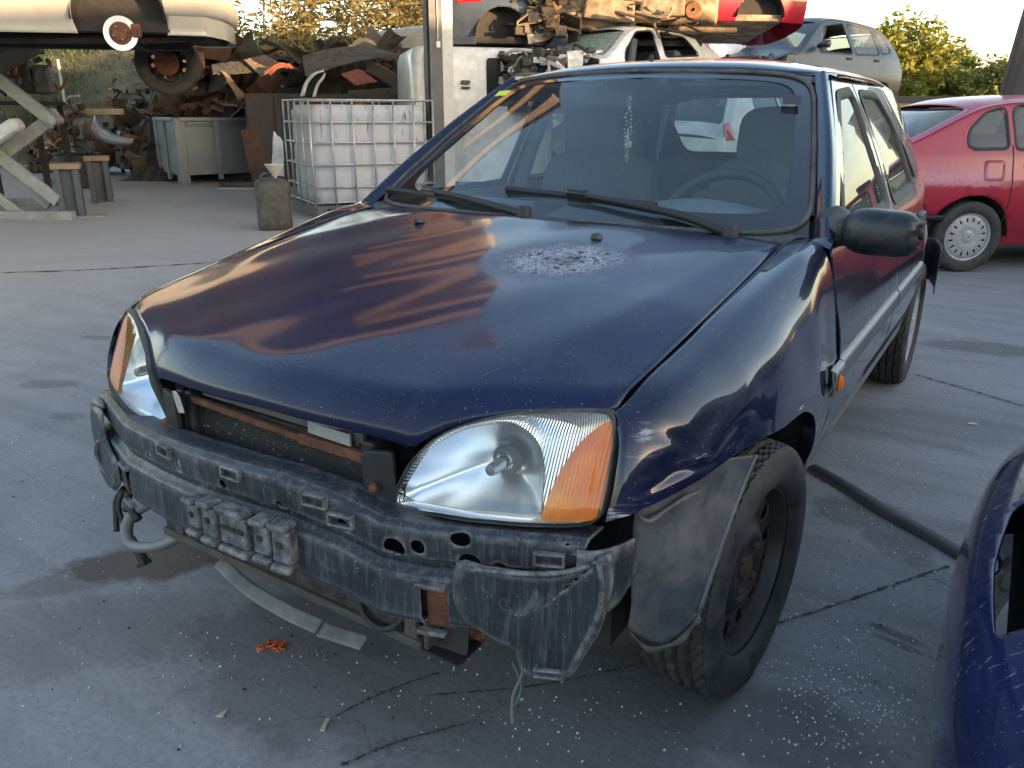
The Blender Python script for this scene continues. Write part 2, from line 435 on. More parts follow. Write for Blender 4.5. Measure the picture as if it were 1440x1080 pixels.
def carrier_mat():
    m, t, b, co = newmat('scuffed_black_plastic_carrier')
    c = mixc(t, ramp(t, noise(t, co, 10, 5), [(.35, 0), (.7, 1)]), (.012, .016, .023), (.026, .034, .045))
    mp = N(t, 'ShaderNodeMapping'); mp.inputs['Scale'].default_value = (60, 60, 5); t.links.new(co, mp.inputs[0])
    st = ramp(t, noise(t, mp.outputs[0], 1.6, 6, .7, .2), [(.50, 0), (.75, .75)])          # run-down streaks of dirt
    c = mixc(t, st, c, (.12, .125, .13))
    c = mixc(t, ramp(t, noise(t, co, 16, 9, .75, .6), [(.55, 0), (.72, .7)]), c, (.17, .175, .175))
    g = N(t, 'ShaderNodeNewGeometry'); c = mixc(t, math_(t, 'MULTIPLY', ramp(t, g.outputs['Pointiness'], [(.505, 0), (.56, .8)]), ramp(t, noise(t, co, 40, 5, .7), [(.4, .15), (.65, 1)])), c, (.24, .245, .245))
    c = mixc(t, ramp(t, noise(t, co, 190, 2, .5), [(.70, 0), (.74, .7)]), c, (.30, .30, .29))
    t.links.new(c, b.inputs['Base Color']); t.links.new(ramp(t, noise(t, co, 9, 6), [(.35, .30), (.7, .58)]), b.inputs['Roughness'])
    bump(t, b, noise(t, co, 70, 5, .7), .25, .004); return m
m_carrier = carrier_mat()
m_liner = M('dusty_plastic_liner', (.055, .066, .082), .42, var=.3, bmp=.2, bscale=30, dirt=(.20, .185, .17), damt=.42, dscale=9)
m_rust = M('brown_rusty_steel', (.16, .06, .03), .85, var=.5, scale=25, bmp=.6, bscale=90, dirt=(.07, .035, .025), damt=.5, dscale=20)
m_steel = M('dull_bare_steel', (.32, .32, .33), .45, .7, var=.2, dirt=(.15, .11, .08), damt=.4, dscale=8)
m_galv = M('dirty_zinc_bracket', (.34, .33, .31), .5, .5, dirt=(.16, .12, .09), damt=.55, dscale=18, bmp=.3)
m_tyre = M('tyre_rubber', (.018, .018, .019), .62, var=.4, scale=30, bmp=.25, bscale=120, dirt=(.075, .07, .066), damt=.45, dscale=14)
m_rim = M('black_steel_wheel', (.024, .022, .022), .42, .1, dirt=(.065, .045, .036), damt=.4, dscale=12, bmp=.2)
m_chrome = M('silver_reflector', (.84, .87, .90), .32, 1, var=.05)
m_fabric = M('charcoal_seat_fabric', (.085, .092, .11), .9, var=.15, scale=60, bmp=.3, bscale=300)
m_dash = M('grey_dashboard_plastic', (.13, .14, .15), .6, bmp=.3, bscale=400)
m_lining = M('pale_roof_lining', (.24, .24, .24), .9)
def lens_mat():
    m = glassmat('clear_headlight_lens', (.95, .97, .98), .02, .5, dirt=.03, film_col=(.6, .62, .62)); return m
m_lens = lens_mat()
m_screen = glassmat('windscreen_glass', (.78, .87, .90), .01, dirt=.085, film_col=(.30, .38, .46))  # bluish film over the dust paints in the sky's reflection on the screen
m_side = glassmat('side_window_glass', (.5, .58, .56), .0, dirt=.03)
def amber():
    m, t, b, co = newmat('amber_indicator_plastic')
    b.inputs['Base Color'].default_value = (.95, .30, .012, 1); b.inputs['Roughness'].default_value = .45
    b.inputs['Transmission Weight'].default_value = .25; b.inputs['Subsurface Weight'].default_value = 0
    b.inputs['Coat Weight'].default_value = .1; b.inputs['Specular IOR Level'].default_value = .2
    w = N(t, 'ShaderNodeTexWave'); w.inputs['Scale'].default_value = 55; t.links.new(co, w.inputs[0])
    bump(t, b, w.outputs[1], .5, .004)
    t.links.new(mixc(t, ramp(t, noise(t, co, 9, 3), [(.35, 0), (.65, 1)]), (.95, .27, .008), (.80, .12, .004)), b.inputs['Base Color'])
    return m
m_amber = amber()
def ribbed():
    m, t, b, co = newmat('ribbed_silver_reflector')
    b.inputs['Base Color'].default_value = (.80, .83, .86, 1); b.inputs['Metallic'].default_value = 1; b.inputs['Roughness'].default_value = .14
    w = N(t, 'ShaderNodeTexWave'); w.inputs['Scale'].default_value = 75; w.inputs['Distortion'].default_value = .0; t.links.new(co, w.inputs[0])
    bump(t, b, w.outputs[1], .5, .004); return m
m_ribbed = ribbed()
def radiator_mat():
    m, t, b, co = newmat('radiator_fins')
    w = N(t, 'ShaderNodeTexWave', bands_direction='Z'); w.inputs['Scale'].default_value = 70; t.links.new(co, w.inputs[0])
    c = mixc(t, ramp(t, w.outputs[1], [(.3, 0), (.6, 1)]), (.012, .012, .012), (.038, .038, .037))
    sp = ramp(t, noise(t, co, 130, 2, .5), [(.67, 0), (.71, 1)])
    c = mixc(t, math_(t, 'MULTIPLY', sp, .8), c, (.33, .33, .30))
    t.links.new(c, b.inputs['Base Color']); b.inputs['Roughness'].default_value = .6; b.inputs['Metallic'].default_value = .3
    bump(t, b, w.outputs[1], .6, .004); return m
m_rad = radiator_mat()

# ================================================================ the hatchback
CAR = empty('hatchback_car', (0,0,0), 0, 'dark navy blue hatchback with its front bumper missing, in the middle of the yard', 'car')
ZC = [(-.66,.655),(-.625,.703),(-.60,.727),(-.56,.748),(-.5,.767),(-.4,.793),(-.2,.837),(0,.874),(.2,.907),(.32,.925),(.46,.938)]
XE = [(-.66,.600),(-.446,.626),(-.2,.640),(0,.645),(.25,.646),(.46,.640)]
ED = [(-.6,.018),(-.446,.025),(0,.040),(.445,.049)]
XCR = [(-.66,.37),(-.47,.401),(-.17,.512),(0,.546),(.256,.592),(.46,.63)]
YFT = [(.351,-.5955),(.376,-.581),(.401,-.565),(.438,-.542),(.490,-.513),(.541,-.489),(.611,-.453),(.640,-.437)]
def Yf(x):
    x = abs(x); return -.625+.239*x*x if x < .351 else interp(x, YFT)
def hood_z(x, y):
    x = abs(x); xe = sinterp(y, XE); xc = min(sinterp(y, XCR), xe-.008); e = interp(y, ED)
    a = e*interp(y, [(-.6,.42),(-.45,.36),(-.1,.34),(.25,.62),(.45,.9)])
    if x < xc: d = a*(x/xc)**2.2
    else: d = a+(e-a)*((x-xc)/(xe-xc))**1.15
    return sinterp(y, ZC)-d
def Yr(x): return .298+.36*x*x
LIP = [(0,.680),(.14,.679),(.25,.676),(.319,.671),(.348,.665),(.364,.676),(.376,.687),(.401,.702),(.438,.717),(.490,.732),(.541,.739),(.58,.741),(.611,.740),(.63,.740)]
def build_hood():
    nu, nv = 97, 70; v = []
    for j in range(nv):
        q = j/(nv-1); q = q*.75+.25*q*q
        for i in range(nu):
            u = -1+2*i/(nu-1)
            x0 = u*.632; yf = Yf(x0); y = yf+(Yr(x0)-yf)*q; x = u*sinterp(y, XE)
            z = hood_z(x, y); d = y-yf
            r = max(0, hood_z(x0, yf)-interp(abs(x0), LIP)); z -= r*max(0, 1-d/.06)**2
            z += .0015*sin(x*9+1)*sin(y*7) + .0012*sin(x*21-y*13)   # slight waviness of the old panel
            v.append(Vector((x, y, z)))
    o = mesh('bonnet', v, gridfaces(nu, nv), m_hood, CAR, thick=.004)
    o['label'] = 'weathered bonnet with a pale ring of flaking lacquer'
    # folded front hem of the bonnet
    e = [v[i] for i in range(nu)]
    lo = [p+Vector((0, .006, -.005)) for p in e]; lo2 = [p+Vector((0, .045, -.004)) for p in e]
    band('hem', e, lo2, m_paint, o, closed=False, mid=lo, flip=True)
    return o
HOOD = build_hood()
for px, py in ((839, 331), (590, 304)):
    x = .267 if px > 700 else -.267; z = hood_z(x, .198)
    b = MB(); b.lathe([(.0,.013),(.008,.012),(.013,.006),(.016,0)], (x, .198, z-.001), 'z', 14)
    b.box((x, .189, z+.006), (.012, .016, .008)); b.build('washer_nozzle', m_trim, CAR, True, sharp=40)

# ---- flank surface (x as a function of y and z)
FZ = [(.22,.690),(.30,.735),(.38,.768),(.46,.789),(.53,.799),(.60,.803),(.68,.797),(.755,.780),(.83,.764),(.875,.753),(.90,.742)]
def XF(y, z):
    if z <= .90: x = sinterp(z, FZ)
    else: x = .742-(z-.90)*.385-(z-.90)**2*.22
    if y < .3: x -= (.3-y)**2*.13
    if y > 1.9: x -= (y-1.9)**2*(.085 if z < .95 else .085)
    return x
LIFT = Vector((.006, 0, .002))
m_wing = scuffed(paint('scraped_navy_paint', NAVY), [(U(905, 655, x=.705), (.05,.09,.022)), (U(985, 668, x=.765), (.05,.12,.012)), (U(925, 612, x=.70), (.05,.035,.02)), (U(1060, 560, x=.79), (.05,.06,.02)), (U(880, 715, x=.67), (.05,.06,.016))])
def fender(side):
    S = [
     [(.6275,-.446,.741),(.650,-.474,.702),(.656,-.499,.642),(.651,-.515,.586)],
     [(.634,-.425,.750),(.668,-.441,.722),(.688,-.466,.668),(.688,-.484,.600)],
     [(.637,-.35,.772),(.688,-.355,.757),(.728,-.362,.705),(.744,-.37,.655),(.743,-.377,.622)],
     [(.643,-.20,.799),(.700,-.20,.785),(.752,-.20,.735),(.775,-.20,.675),(.780,-.20,.632)],
     [(.648,-.05,.827),(.705,-.05,.815),(.762,-.05,.765),(.788,-.05,.690),(.800,-.06,.622)],
     [(.651,.10,.852),(.712,.10,.845),(.768,.10,.790),(.793,.10,.700),(.806,.09,.607)],
     [(.652,.22,.870),(.714,.21,.868),(.765,.21,.82),(.790,.215,.730),(.803,.22,.62),(.808,.21,.547)],
     [(.650,.33,.885),(.716,.31,.888),(.758,.31,.845),(.779,.315,.755),(.801,.32,.60),(.800,.305,.50),(.790,.30,.43)],
     [(.648,.40,.893),(.716,.375,.896),(.755,.375,.855),(.779,.38,.755),(.802,.385,.60),(.795,.38,.48),(.755,.36,.32),(.73,.335,.28)],
     [(.646,.455,.897),(.716,.437,.902),(.752,.437,.862),(.779,.437,.755),(.802,.437,.60),(.796,.437,.50),(.762,.437,.35),(.715,.437,.255)]]
    def dent(p):
        # creases and dents of the knock beside the lamp
        d = 0
        for (cy, cz, r1, r2, a, sk) in ((-.435,.64,.035,.008,.012,.25), (-.37,.645,.07,.008,.010,-.12), (-.28,.655,.05,.010,.010,.2), (-.40,.70,.03,.012,.010,-.5), ((-.40,.665,.05,.018,.012,.1)), ((-.33,.70,.09,.02,.009,.25)), ((-.22,.66,.07,.03,.012,.0)), ((-.12,.71,.06,.05,.006,.3)), ((.12,.73,.07,.06,.007,-.2))):
            yy = p.y-cy; zz = p.z-cz-sk*yy; d += a*math.exp(-(yy/r1)**2-(zz/r2)**2)
        d *= .25 if side < 0 else .6
        return p-Vector((d, 0, d*.15))
    rows = []
    for st in S:
        d_ = crs(st, 160); ze = st[-1][2]; zs = max(.60, ze+.02); k = next((i for i, p in enumerate(d_) if p.z <= zs), 150); k = max(100, min(152, k))
        top_ = [d_[round(k*i/31)] for i in range(32)]; low_ = [d_[round(k+(159-k)*i/12)] for i in range(1, 13)]; rows.append(top_+low_)
    nu, nv = 44, 64; cols = [crs([r[i] for r in rows], nv) for i in range(nu)]
    v = [dent(cols[i][j]) for j in range(nv) for i in range(nu)]; fl = side < 0
    if fl: v = [Vector((-p.x, p.y, p.z)) for p in v]
    o = mesh('wing', v, gridfaces(nu, nv, fl), m_wing if side > 0 else m_paint, CAR, thick=.0035)
    lips = [s[-1] for s in S]
    A = [dent(p) for p in crs(lips[2:], 60)]; B = [p+Vector((-.030, .004, .006)) for p in A]
    if side < 0: A = [Vector((-p.x, p.y, p.z)) for p in A]; B = [Vector((-p.x, p.y, p.z)) for p in B]
    band('arch_lip', A, B, m_paint, o, closed=False)
    return o
WL = fender(1); WL['label'] = 'dented left front wing'
WR = fender(-1)
# worn bare line along the left swage, with the crease highlight painted in
b = MB(); P_ = []
for k in range(24):
    t_ = k/23; x = lerp(.395, .520, t_)+.006*sin(t_*3); y = lerp(-.475, -.165, t_); P_.append((x, y, hood_z(x, y)+.0006))
b.tube(P_, [.0004,.0011,.0009,.0012,.0003], 5); b.build('worn_swage_highlight', M('tan_worn_highlight', (.30,.25,.21), .7, var=.4, scale=90), HOOD, True)
# dark engine bay under the bonnet, firewall, floor
b = MB(); b.box((0, .02, .40), (1.16, .66, .40)); b.box((0, .40, .58), (1.36, .03, .60)); b.box((0, 1.45, .24), (1.38, 2.2, .06)); b.build('engine_bay', m_gap, CAR)
for s in (1, -1):
    b = MB(); b.box((.700*s, .45, .58), (.05, .06, .56)); b.build('door_jamb', m_gap, CAR)
    b = MB(); b.box((.700*s, 1.378, .60), (.05, .08, .56)); b.build('door_jamb', m_gap, CAR)
b = MB(); b.box((0, 2.6, .42), (1.2, .62, .30)); b.box((0, -.25, .22), (.9, .1, .08)); b.box((0, .0, .24), (1.25, .12, .08)); b.build('subframe', m_gap, CAR)
# inner wheel houses
for s in (1, -1):
    b = MB(); b.lathe([(.345, .50), (.345, .775)], (0, 0, .29), 'x', 28, radians(20), radians(92)); b.box((.49, 0, .45), (.03, .66, .45))
    o = b.build('wheel_house', m_gap, CAR, True, sharp=40, mirror=s < 0)
    b = MB(); b.lathe([(.34, .50), (.34, .76)], (0, 2.446, .29), 'x', 28, radians(0), radians(180)); b.build('rear_wheel_house', m_gap, CAR, True, mirror=s < 0)

# ---- sides: doors, quarter panel
def yA(z):      # front edge of the front door: shut line, then along the A-pillar
    return .4395 if z < .885 else (.4395+(z-.885)/.02*.0685 if z < .905 else .508+(z-.905)*1.60)
def yB(z): return 1.375+max(0, z-.9)*.10
def yC(z):
    if z < .42: return 2.02
    if z < .64: return 2.02+(z-.42)*.55
    if z < .90: return 2.141+(z-.64)*.28
    return 2.214-(z-.90)*.62
def yE(z): return 2.98-max(0, z-.90)*.80
WIN1 = rpoly([(.66,.925),(1.11,1.225),(1.345,1.240),(1.325,.915),(.68,.905)], .035)
WIN2 = rpoly([(1.455,.915),(1.475,1.240),(1.80,1.235),(1.93,1.13),(1.955,.93)], .035)
WIN3 = rpoly([(1.99,.935),(1.965,1.10),(2.02,1.06),(2.10,.945)], .012)
def door(name, ya, yb, holes, z0, z1, side, nu=70, nv=96):
    o = cutgrid(name, nu, nv, lambda u, v: (lambda z: (lerp(ya(z), yb(z), u), z))(lerp(z0, z1, v)), lambda y, z: (XF(y, z), y, z), holes, m_paint, CAR, side=side, thick=.0035, flip=False)
    return o
def pane(o, poly, side, inset=.006, mat=None):
    patch('window_glass', poly, lambda y, z: (XF(y, z)-inset, y, z), mat or m_side, o, rings=6, side=side)
def around(poly, w):
    """outline grown by w"""
    n = len(poly); out = []
    for i in range(n):
        a = Vector(poly[i-1]); c = Vector(poly[(i+1) % n]); d = (c-a); 
        if d.length < 1e-9: d = Vector((1,0))
        d.normalize(); nn = Vector((d.y, -d.x)); out.append((poly[i][0]+nn.x*w, poly[i][1]+nn.y*w))
    return out
def area2(poly): return sum(poly[i-1][0]*poly[i][1]-poly[i][0]*poly[i-1][1] for i in range(len(poly)))
def seal(o, poly, side, w=.018, name='window_seal', m=None, lift=.003):
    sg = 1 if area2(poly) > 0 else -1
    A = [(XF(y, z)-.008, y, z) for y, z in around(poly, -sg*w*.35)]; B = [(XF(y, z)+lift, y, z) for y, z in around(poly, sg*w)]
    mid = [(XF(y, z)+lift, y, z) for y, z in poly]
    band(name, A, B, m or m_black, o, side=side, flip=sg > 0, mid=mid)
MZ = (.572, .628)
for s in (1, -1):
    d1 = door('front_door', yA, lambda z: yB(z)-.004, [WIN1], .30, 1.283, s); d2 = door('rear_door', lambda z: yB(z)+.004, yC, [WIN2, WIN3], .30, 1.283, s)
    arch = ell(2.446, .29, .345, .345, 40)
    q = cutgrid('rear_quarter', 60, 70, lambda u, v: (lambda z: (lerp(yC(z)+.008, yE(z), u), z))(lerp(.30, 1.283, v)), lambda y, z: (XF(y, z), y, z), [arch], m_paint, CAR, side=s, thick=.0035)
    if s > 0: pane(d1, WIN1, s)
    pane(d2, WIN2, s); pane(d2, WIN3, s)
    seal(d1, WIN1, s, .026); seal(d2, WIN2, s, .022); seal(d2, WIN3, s, .012)
    # sill
    loft('sill', [[(XF(y, .30)-.002, y, .30), (XF(y, .26), y, .255), (.685, y, .215), (.62, y, .21)] for y in (.44, .8, 1.3, 1.8, 2.05)], 10, 20, m_trim, CAR, side=s, flip=True)
    # rubbing strips, one length per panel
    for y0, y1, par in ((.335, .436, WL if s > 0 else WR), (.448, 1.368, d1), (1.384, 2.035, d2)):
        ys = (y0, lerp(y0, y1, .33), lerp(y0, y1, .67), y1); ex = .006 if y1 < .44 else 0
        C = [[(XF(y, z)+o_+ex, y, z) for y in ys] for z, o_ in ((MZ[0]-.006, -.004), (MZ[0]-.004, .006), (MZ[0]+.02, .0085), (MZ[1]-.014, .0085))]
        st_ = loft('rubbing_strip', C, 16, 14, M('slate_grey_rubbing_strip', (.075, .082, .092), .45, var=.15, dirt=(.05, .05, .05), damt=.3), par, side=s, flip=True)
        C = [[(XF(y, z)+o_+ex, y, z) for y in ys] for z, o_ in ((MZ[1]-.014, .0085), (MZ[1]-.003, .0075), (MZ[1]+.001, -.004))]
        loft('strip_highlight', C, 16, 8, M('strip_highlight_grey', (.26, .275, .29), .4, var=.1), par, side=s, flip=True)  # paler colour of the top bevel paints in the strip's highlight
    # door handles
    for yy, par in ((1.235, d1), (1.985, d2)):
        b = MB(); x = XF(yy, .80); b.box((x+.006, yy, .80), (.026, .17, .045)); b.build('handle', m_trim, par, True, .008, 40, mirror=s < 0)
    # grey sail panel in front of the window, under the mirror
    patch('mirror_sail', rpoly([(.50,.898),(.68,.905),(.665,.94),(.60,.955)], .01), lambda y, z: (XF(y, z)+.006, y, z), m_trim, d1, rings=3, side=s, thick=.004)
    # side repeater
    patch('side_indicator', ell(.384, .588, .015, .022, 24), lambda y, z: (XF(y, z)+.016, y, z), m_amber, WL if s > 0 else WR, rings=6, side=s, thick=.012, bulge=lambda k: Vector((.010*(1-k*k), 0, 0)))
# ---- windscreen, cowl, pillars, roof
WB = [(-.684,.505,.898),(-.6,.462,.903),(-.35,.388,.911),(0,.355,.915),(.35,.388,.911),(.6,.462,.903),(.684,.505,.898)]
WM = [(-.602,.795,1.103),(-.52,.757,1.108),(-.3,.697,1.117),(0,.672,1.122),(.3,.697,1.117),(.52,.757,1.108),(.602,.795,1.103)]
WT = [(-.511,1.093,1.287),(-.44,1.060,1.292),(-.25,1.012,1.300),(0,.995,1.305),(.25,1.012,1.300),(.44,1.060,1.292),(.511,1.093,1.287)]
SCREEN = loft('windscreen', [WB, WM, WT], 60, 30, m_screen, CAR, flip=False)
def ws(u, v, lift=0):
    a = crs(WB, 61)[round(u*60)]; b_ = crs(WM, 61)[round(u*60)]; c = crs(WT, 61)[round(u*60)]
    p = a*(1-v)*(1-2*v)+b_*4*v*(1-v)+c*v*(2*v-1)
    return p+Vector((0, -.8, .55))*lift
def rect_uv(u0, u1, v0, v1, n=24, r=.35):
    out = []
    for k in range(n*4):
        a = 2*pi*k/(n*4); cx, cy = cos(a), sin(a); e = .22
        sx = math.copysign(abs(cx)**e, cx); sy = math.copysign(abs(cy)**e, cy)
        out.append(((u0+u1)/2+(u1-u0)/2*sx, (v0+v1)/2+(v1-v0)/2*sy))
    return out
_wb, _wm, _wt = crs(WB, 241), crs(WM, 241), crs(WT, 241)
def wsf(u, v, lift=0):
    k = max(0, min(240, u*240)); i = min(239, int(k)); f = k-i
    a, b_, c = (q[i].lerp(q[i+1], f) for q in (_wb, _wm, _wt))
    p = a*(1-v)*(1-2*v)+b_*4*v*(1-v)+c*v*(2*v-1)
    return p+Vector((0, -.8, .55))*lift
O = rect_uv(0, 1, 0, 1); I = rect_uv(.075, .960, .085, .945)
band('black_border', [wsf(u, v, .0015) for u, v in O], [wsf(u, v, .0015) for u, v in I], M('black_glass_border', (.012, .014, .018), .12, var=.1, coat=1), SCREEN, flip=True)
OO = [wsf(.5+(u-.5)*1.028, v, .002) for u, v in [(p[0], .5+(p[1]-.5)*1.03) for p in O]]
def ext(u, v, k):     # just outside the glass
    p = wsf(max(0, min(1, u)), max(0, min(1, v)), .004); c = wsf(.5, .5)
    return p+(p-c).normalized()*k
m_seal = M('weathered_rubber_seal', (.045, .045, .05), .7, var=.3, dirt=(.16, .145, .13), damt=.4, dscale=15, bmp=.2)
tb = MB(); ring = [ext(u, v, .005) for u, v in O]; tb.tube(ring+[ring[0]], .0065, 8, cap=False); tb.build('screen_seal', m_seal, SCREEN, True)
# cowl between bonnet and glass
loft('cowl', [[(x, Yr(x)-.012, hood_z(x, Yr(x))-.022) for x in (-.64,-.35,0,.35,.64)], [(x*1.02, (Yr(x)+.39+.22*x*x)/2-.02, .895) for x in (-.64,-.35,0,.35,.64)], [(x*1.06, .37+.30*x*x, .905) for x in (-.64,-.35,0,.35,.64)]], 40, 8, m_trim, CAR)
PIL = []
for s in (1, -1):
    Wd = [Vector(WB[-1])+Vector((.012,-.004,.0)), Vector(WM[-1])+Vector((.012,0,.002)), Vector(WT[-1])+Vector((.010,0,.004))]
    D = [(XF(.51, .905)+.004, .500, .906), (XF(.80, 1.09)+.002, .800, 1.094), (XF(1.105, 1.283)-.006, 1.112, 1.291)]
    Cm = [(Wd[0]+Vector(D[0]))/2+Vector((.010,-.018,.006)), (Wd[1]+Vector(D[1]))/2+Vector((.010,-.016,.012)), (Wd[2]+Vector(D[2]))/2+Vector((.004,-.008,.012))]
    PIL.append(loft('pillar', [Wd, Cm, D], 24, 9, m_paint, CAR, side=s, flip=True))
    # base of the pillar down to the wing
    loft('pillar_foot', [[(.647,.457,.895),(.672,.480,.897),Wd[0]], [(.70,.440,.901),(.712,.470,.905),Cm[0]], [(.748,.438,.886),(.748,.47,.898),D[0]]], 8, 8, m_paint, CAR, side=s, flip=True)
rows = []
for y, zc, xe, ze in ((None,)*4, (1.16,1.338,.552,1.299), (1.35,1.362,.562,1.304), (1.75,1.374,.556,1.305), (2.2,1.355,.538,1.294), (2.50,1.316,.515,1.272), (2.62,1.288,.50,1.250)):
    if y is None: rows.append([Vector(p)+Vector((0,.012,.004)) for p in WT]); continue
    rows.append([(xe*k, y-(0 if y > 1.2 else .075*(1-k*k)), zc-(zc-ze)*abs(k)**2.6) for k in (-1,-.85,-.5,0,.5,.85,1)])
ROOF = loft('roof', rows, 60, 50, m_paint, CAR, thick=.004, flip=False)
for s in (1, -1):
    # roof edge down to the door frames, with the drip channel
    A = [(.520,1.096,1.291),(.553,1.17,1.298),(.562,1.35,1.302),(.556,1.75,1.303),(.538,2.2,1.292),(.515,2.5,1.272)]
    Bm = [(.545,1.108,1.295),(.571,1.18,1.297),(.577,1.35,1.296),(.571,1.75,1.297),(.553,2.2,1.286),(.530,2.5,1.262)]
    Bq = [(.573,1.116,1.288),(XF(1.2,1.283)+.001,1.2,1.287),(XF(1.4,1.283)+.001,1.4,1.287),(XF(1.75,1.283)+.001,1.75,1.287),(XF(2.2,1.283)+.001,2.2,1.28),(XF(2.5,1.25)+.002,2.5,1.25)]
    loft('roof_rail', [A, Bm, Bq], 40, 8, m_paint, CAR, side=s, flip=True)
b = MB(); ap = Vector((-.066, 1.22, 1.326)); 
b.tube([ap, ap+Vector((0,.012,.012)), ap+Vector((0,.03,.045))], [.020,.014,.006], 12); b.build('aerial_base', m_black, CAR, True)
loft('roof_lining', [[(x, y, 1.27-.05*abs(x/.5)**3) for x in (-.5,-.25,0,.25,.5)] for y in (1.06, 1.4, 2.0, 2.55)], 12, 8, m_lining, CAR, flip=True)
# ---- tail: tailgate with its window, rear bumper
RW = rpoly([(-.50,.985),(-.545,1.21),(-.49,1.255),(.49,1.255),(.545,1.21),(.50,.985)], .05)
def tail(x, z):
    y = 2.62+(1.288-z)*.82 if z > .90 else 2.938+(.90-z)*.08
    return Vector((x, y-.10*(abs(x)/.6)**3, z))
def tw(z): return .50+(1.285-z)*.42 if z > .9 else .66+(.9-z)*.12
TG = cutgrid('tailgate', 60, 60, lambda u, v: ((2*u-1)*tw(lerp(.48, 1.285, v)), lerp(.48, 1.285, v)), tail, [RW], m_paint, CAR, flip=True, thick=.004)
patch('rear_window', RW, lambda x, z: tail(x, z)+Vector((0, .004, 0)), m_side, TG, rings=4, flip=True)
loft('rear_bumper', [[(-.80,2.50,z),(-.79,2.80,z),(-.68,2.99,z),(0,3.06,z),(.68,2.99,z),(.795,2.82,z),(.83,2.56,z)] for z in (.40,.46,.53,.60)], 40, 10, m_trim, CAR, flip=True, thick=.004)
# ---- wipers
def onscreen(px, py, off=.02):
    p = U(px, py, y=.45)
    for _ in range(25):
        y = .355+.32*p.x*p.x+(p.z-.915)*1.58-off; p = U(px, py, y=p.y+(y-p.y)*.6)
    return p
for pivot, arm, joint, b0, b1 in (((1027,329),(965,305),(812,273),(712,267),(925,291)), ((737,301),(690,288),(604,268),(545,267),(700,292))):
    t = MB(); pv = onscreen(*pivot, .03); a_ = onscreen(*arm, .038); j = onscreen(*joint, .034); e0 = onscreen(*b0, .014); e1 = onscreen(*b1, .012)
    t.tube([pv, a_, a_.lerp(j, .5)+Vector((0,-.004,.004)), j], [.013,.011,.008,.007], 8, sm=12)
    t.lathe([(0,.028),(.014,.026),(.020,.016),(.021,-.02)], pv+Vector((0,0,-.004)), 'z', 14)
    w = t.build('wiper', m_black, CAR, True, sharp=50)
    t = MB(); t.beam(e0, e1, .015, .021, (0,-.6,.8)); t.build('blade', m_black, w, False, .002)
    t = MB(); d = (e1-e0).normalized(); jj = j+Vector((0,.004,-.002)); t.beam(jj-d*.035, jj+d*.035, .020, .030, (0,-.6,.8)); t.build('blade_clip', M('glossy_black_plastic', (.012,.012,.013), .2), w, True, .007, 40)
# ---- stickers and beads
def on_glass(name, px, py, w, h, m, rot=0):
    c = onscreen(px, py, -.0); ex = (onscreen(px+10, py, 0)-c).normalized(); ey = (onscreen(px, py-10, 0)-c).normalized()
    ex = (ex*cos(rot)+ey*sin(rot)); 
    mb = MB(); mb.prism([(-w/2,-h/2),(w/2,-h/2),(w/2,h/2),(-w/2,h/2)], .001, frame(c, ex, ey)); return mb.build(name, m, SCREEN)
on_glass('inspection_sticker', 707, 131, .058, .030, M('yellow_green_sticker', (.55,.62,.05), .5), .10)
on_glass('dark_sticker', 1114, 140, .050, .044, M('dark_printed_sticker', (.05,.04,.05), .5), 0)
# ---- left mirror, its casing cracked at the outer end
def mirror(side):
    c = U(1238, 327, y=.50) if side > 0 else Vector((-.845, .53, .962))
    hw, hh, hd = .086, .050, .05; v = []; nu, nv = 26, 17
    sgn = side
    for j in range(nv):
        s_ = -1+2*j/(nv-1)
        k = (1-abs(s_)**3.2)**.5 if s_ < 0 else (1-abs(s_)**7)**.5
        k = max(k, .0 if s_ < 0 else .55)
        for i in range(nu):
            a = 2*pi*i/nu; cx, cy = cos(a), sin(a)
            yy = math.copysign(abs(cx)**.75, cx)*hd*k; zz = math.copysign(abs(cy)**.75, cy)*hh*k*(1-.10*s_*.5)
            if yy > hd*.35: yy = hd*.35
            w = Vector((s_*hw, yy, zz))
            if s_ > .8: w.x += random.uniform(-.008, .004); w.y += random.uniform(-.003, .003)
            v.append(c+Vector((w.x*sgn, w.y-.15*w.x, w.z)) if side > 0 else c+Vector((-w.x, w.y, w.z)))
    o = mesh('door_mirror', v, gridfaces(nu, nv, side > 0, True), M('black_mirror_casing', (.010,.012,.018), .34, var=.3, dirt=(.07,.075,.085), damt=.22, dscale=25, bmp=.25, bscale=50), CAR, thick=.003)
    t = MB(); a = Vector((XF(.58, .925)*side, .58, .925)); d = c-Vector((.085*side, -.02, .01))
    t.tube([a-Vector((.01*side,0,0)), a.lerp(d, .4)+Vector((0,0,.0)), d], [.048,.040,.034], 12, sm=6); t.build('mirror_arm', m_trim, o, True)
    t = MB(); t.box(c+Vector((-.012*side, .010, 0)), (.10, .004, .06)); t.build('mirror_glass', M('mirror_silver', (.6,.62,.65), .03, 1), o, False, .002)
    return o
mirror(1)['label'] = 'black door mirror with a cracked outer edge'
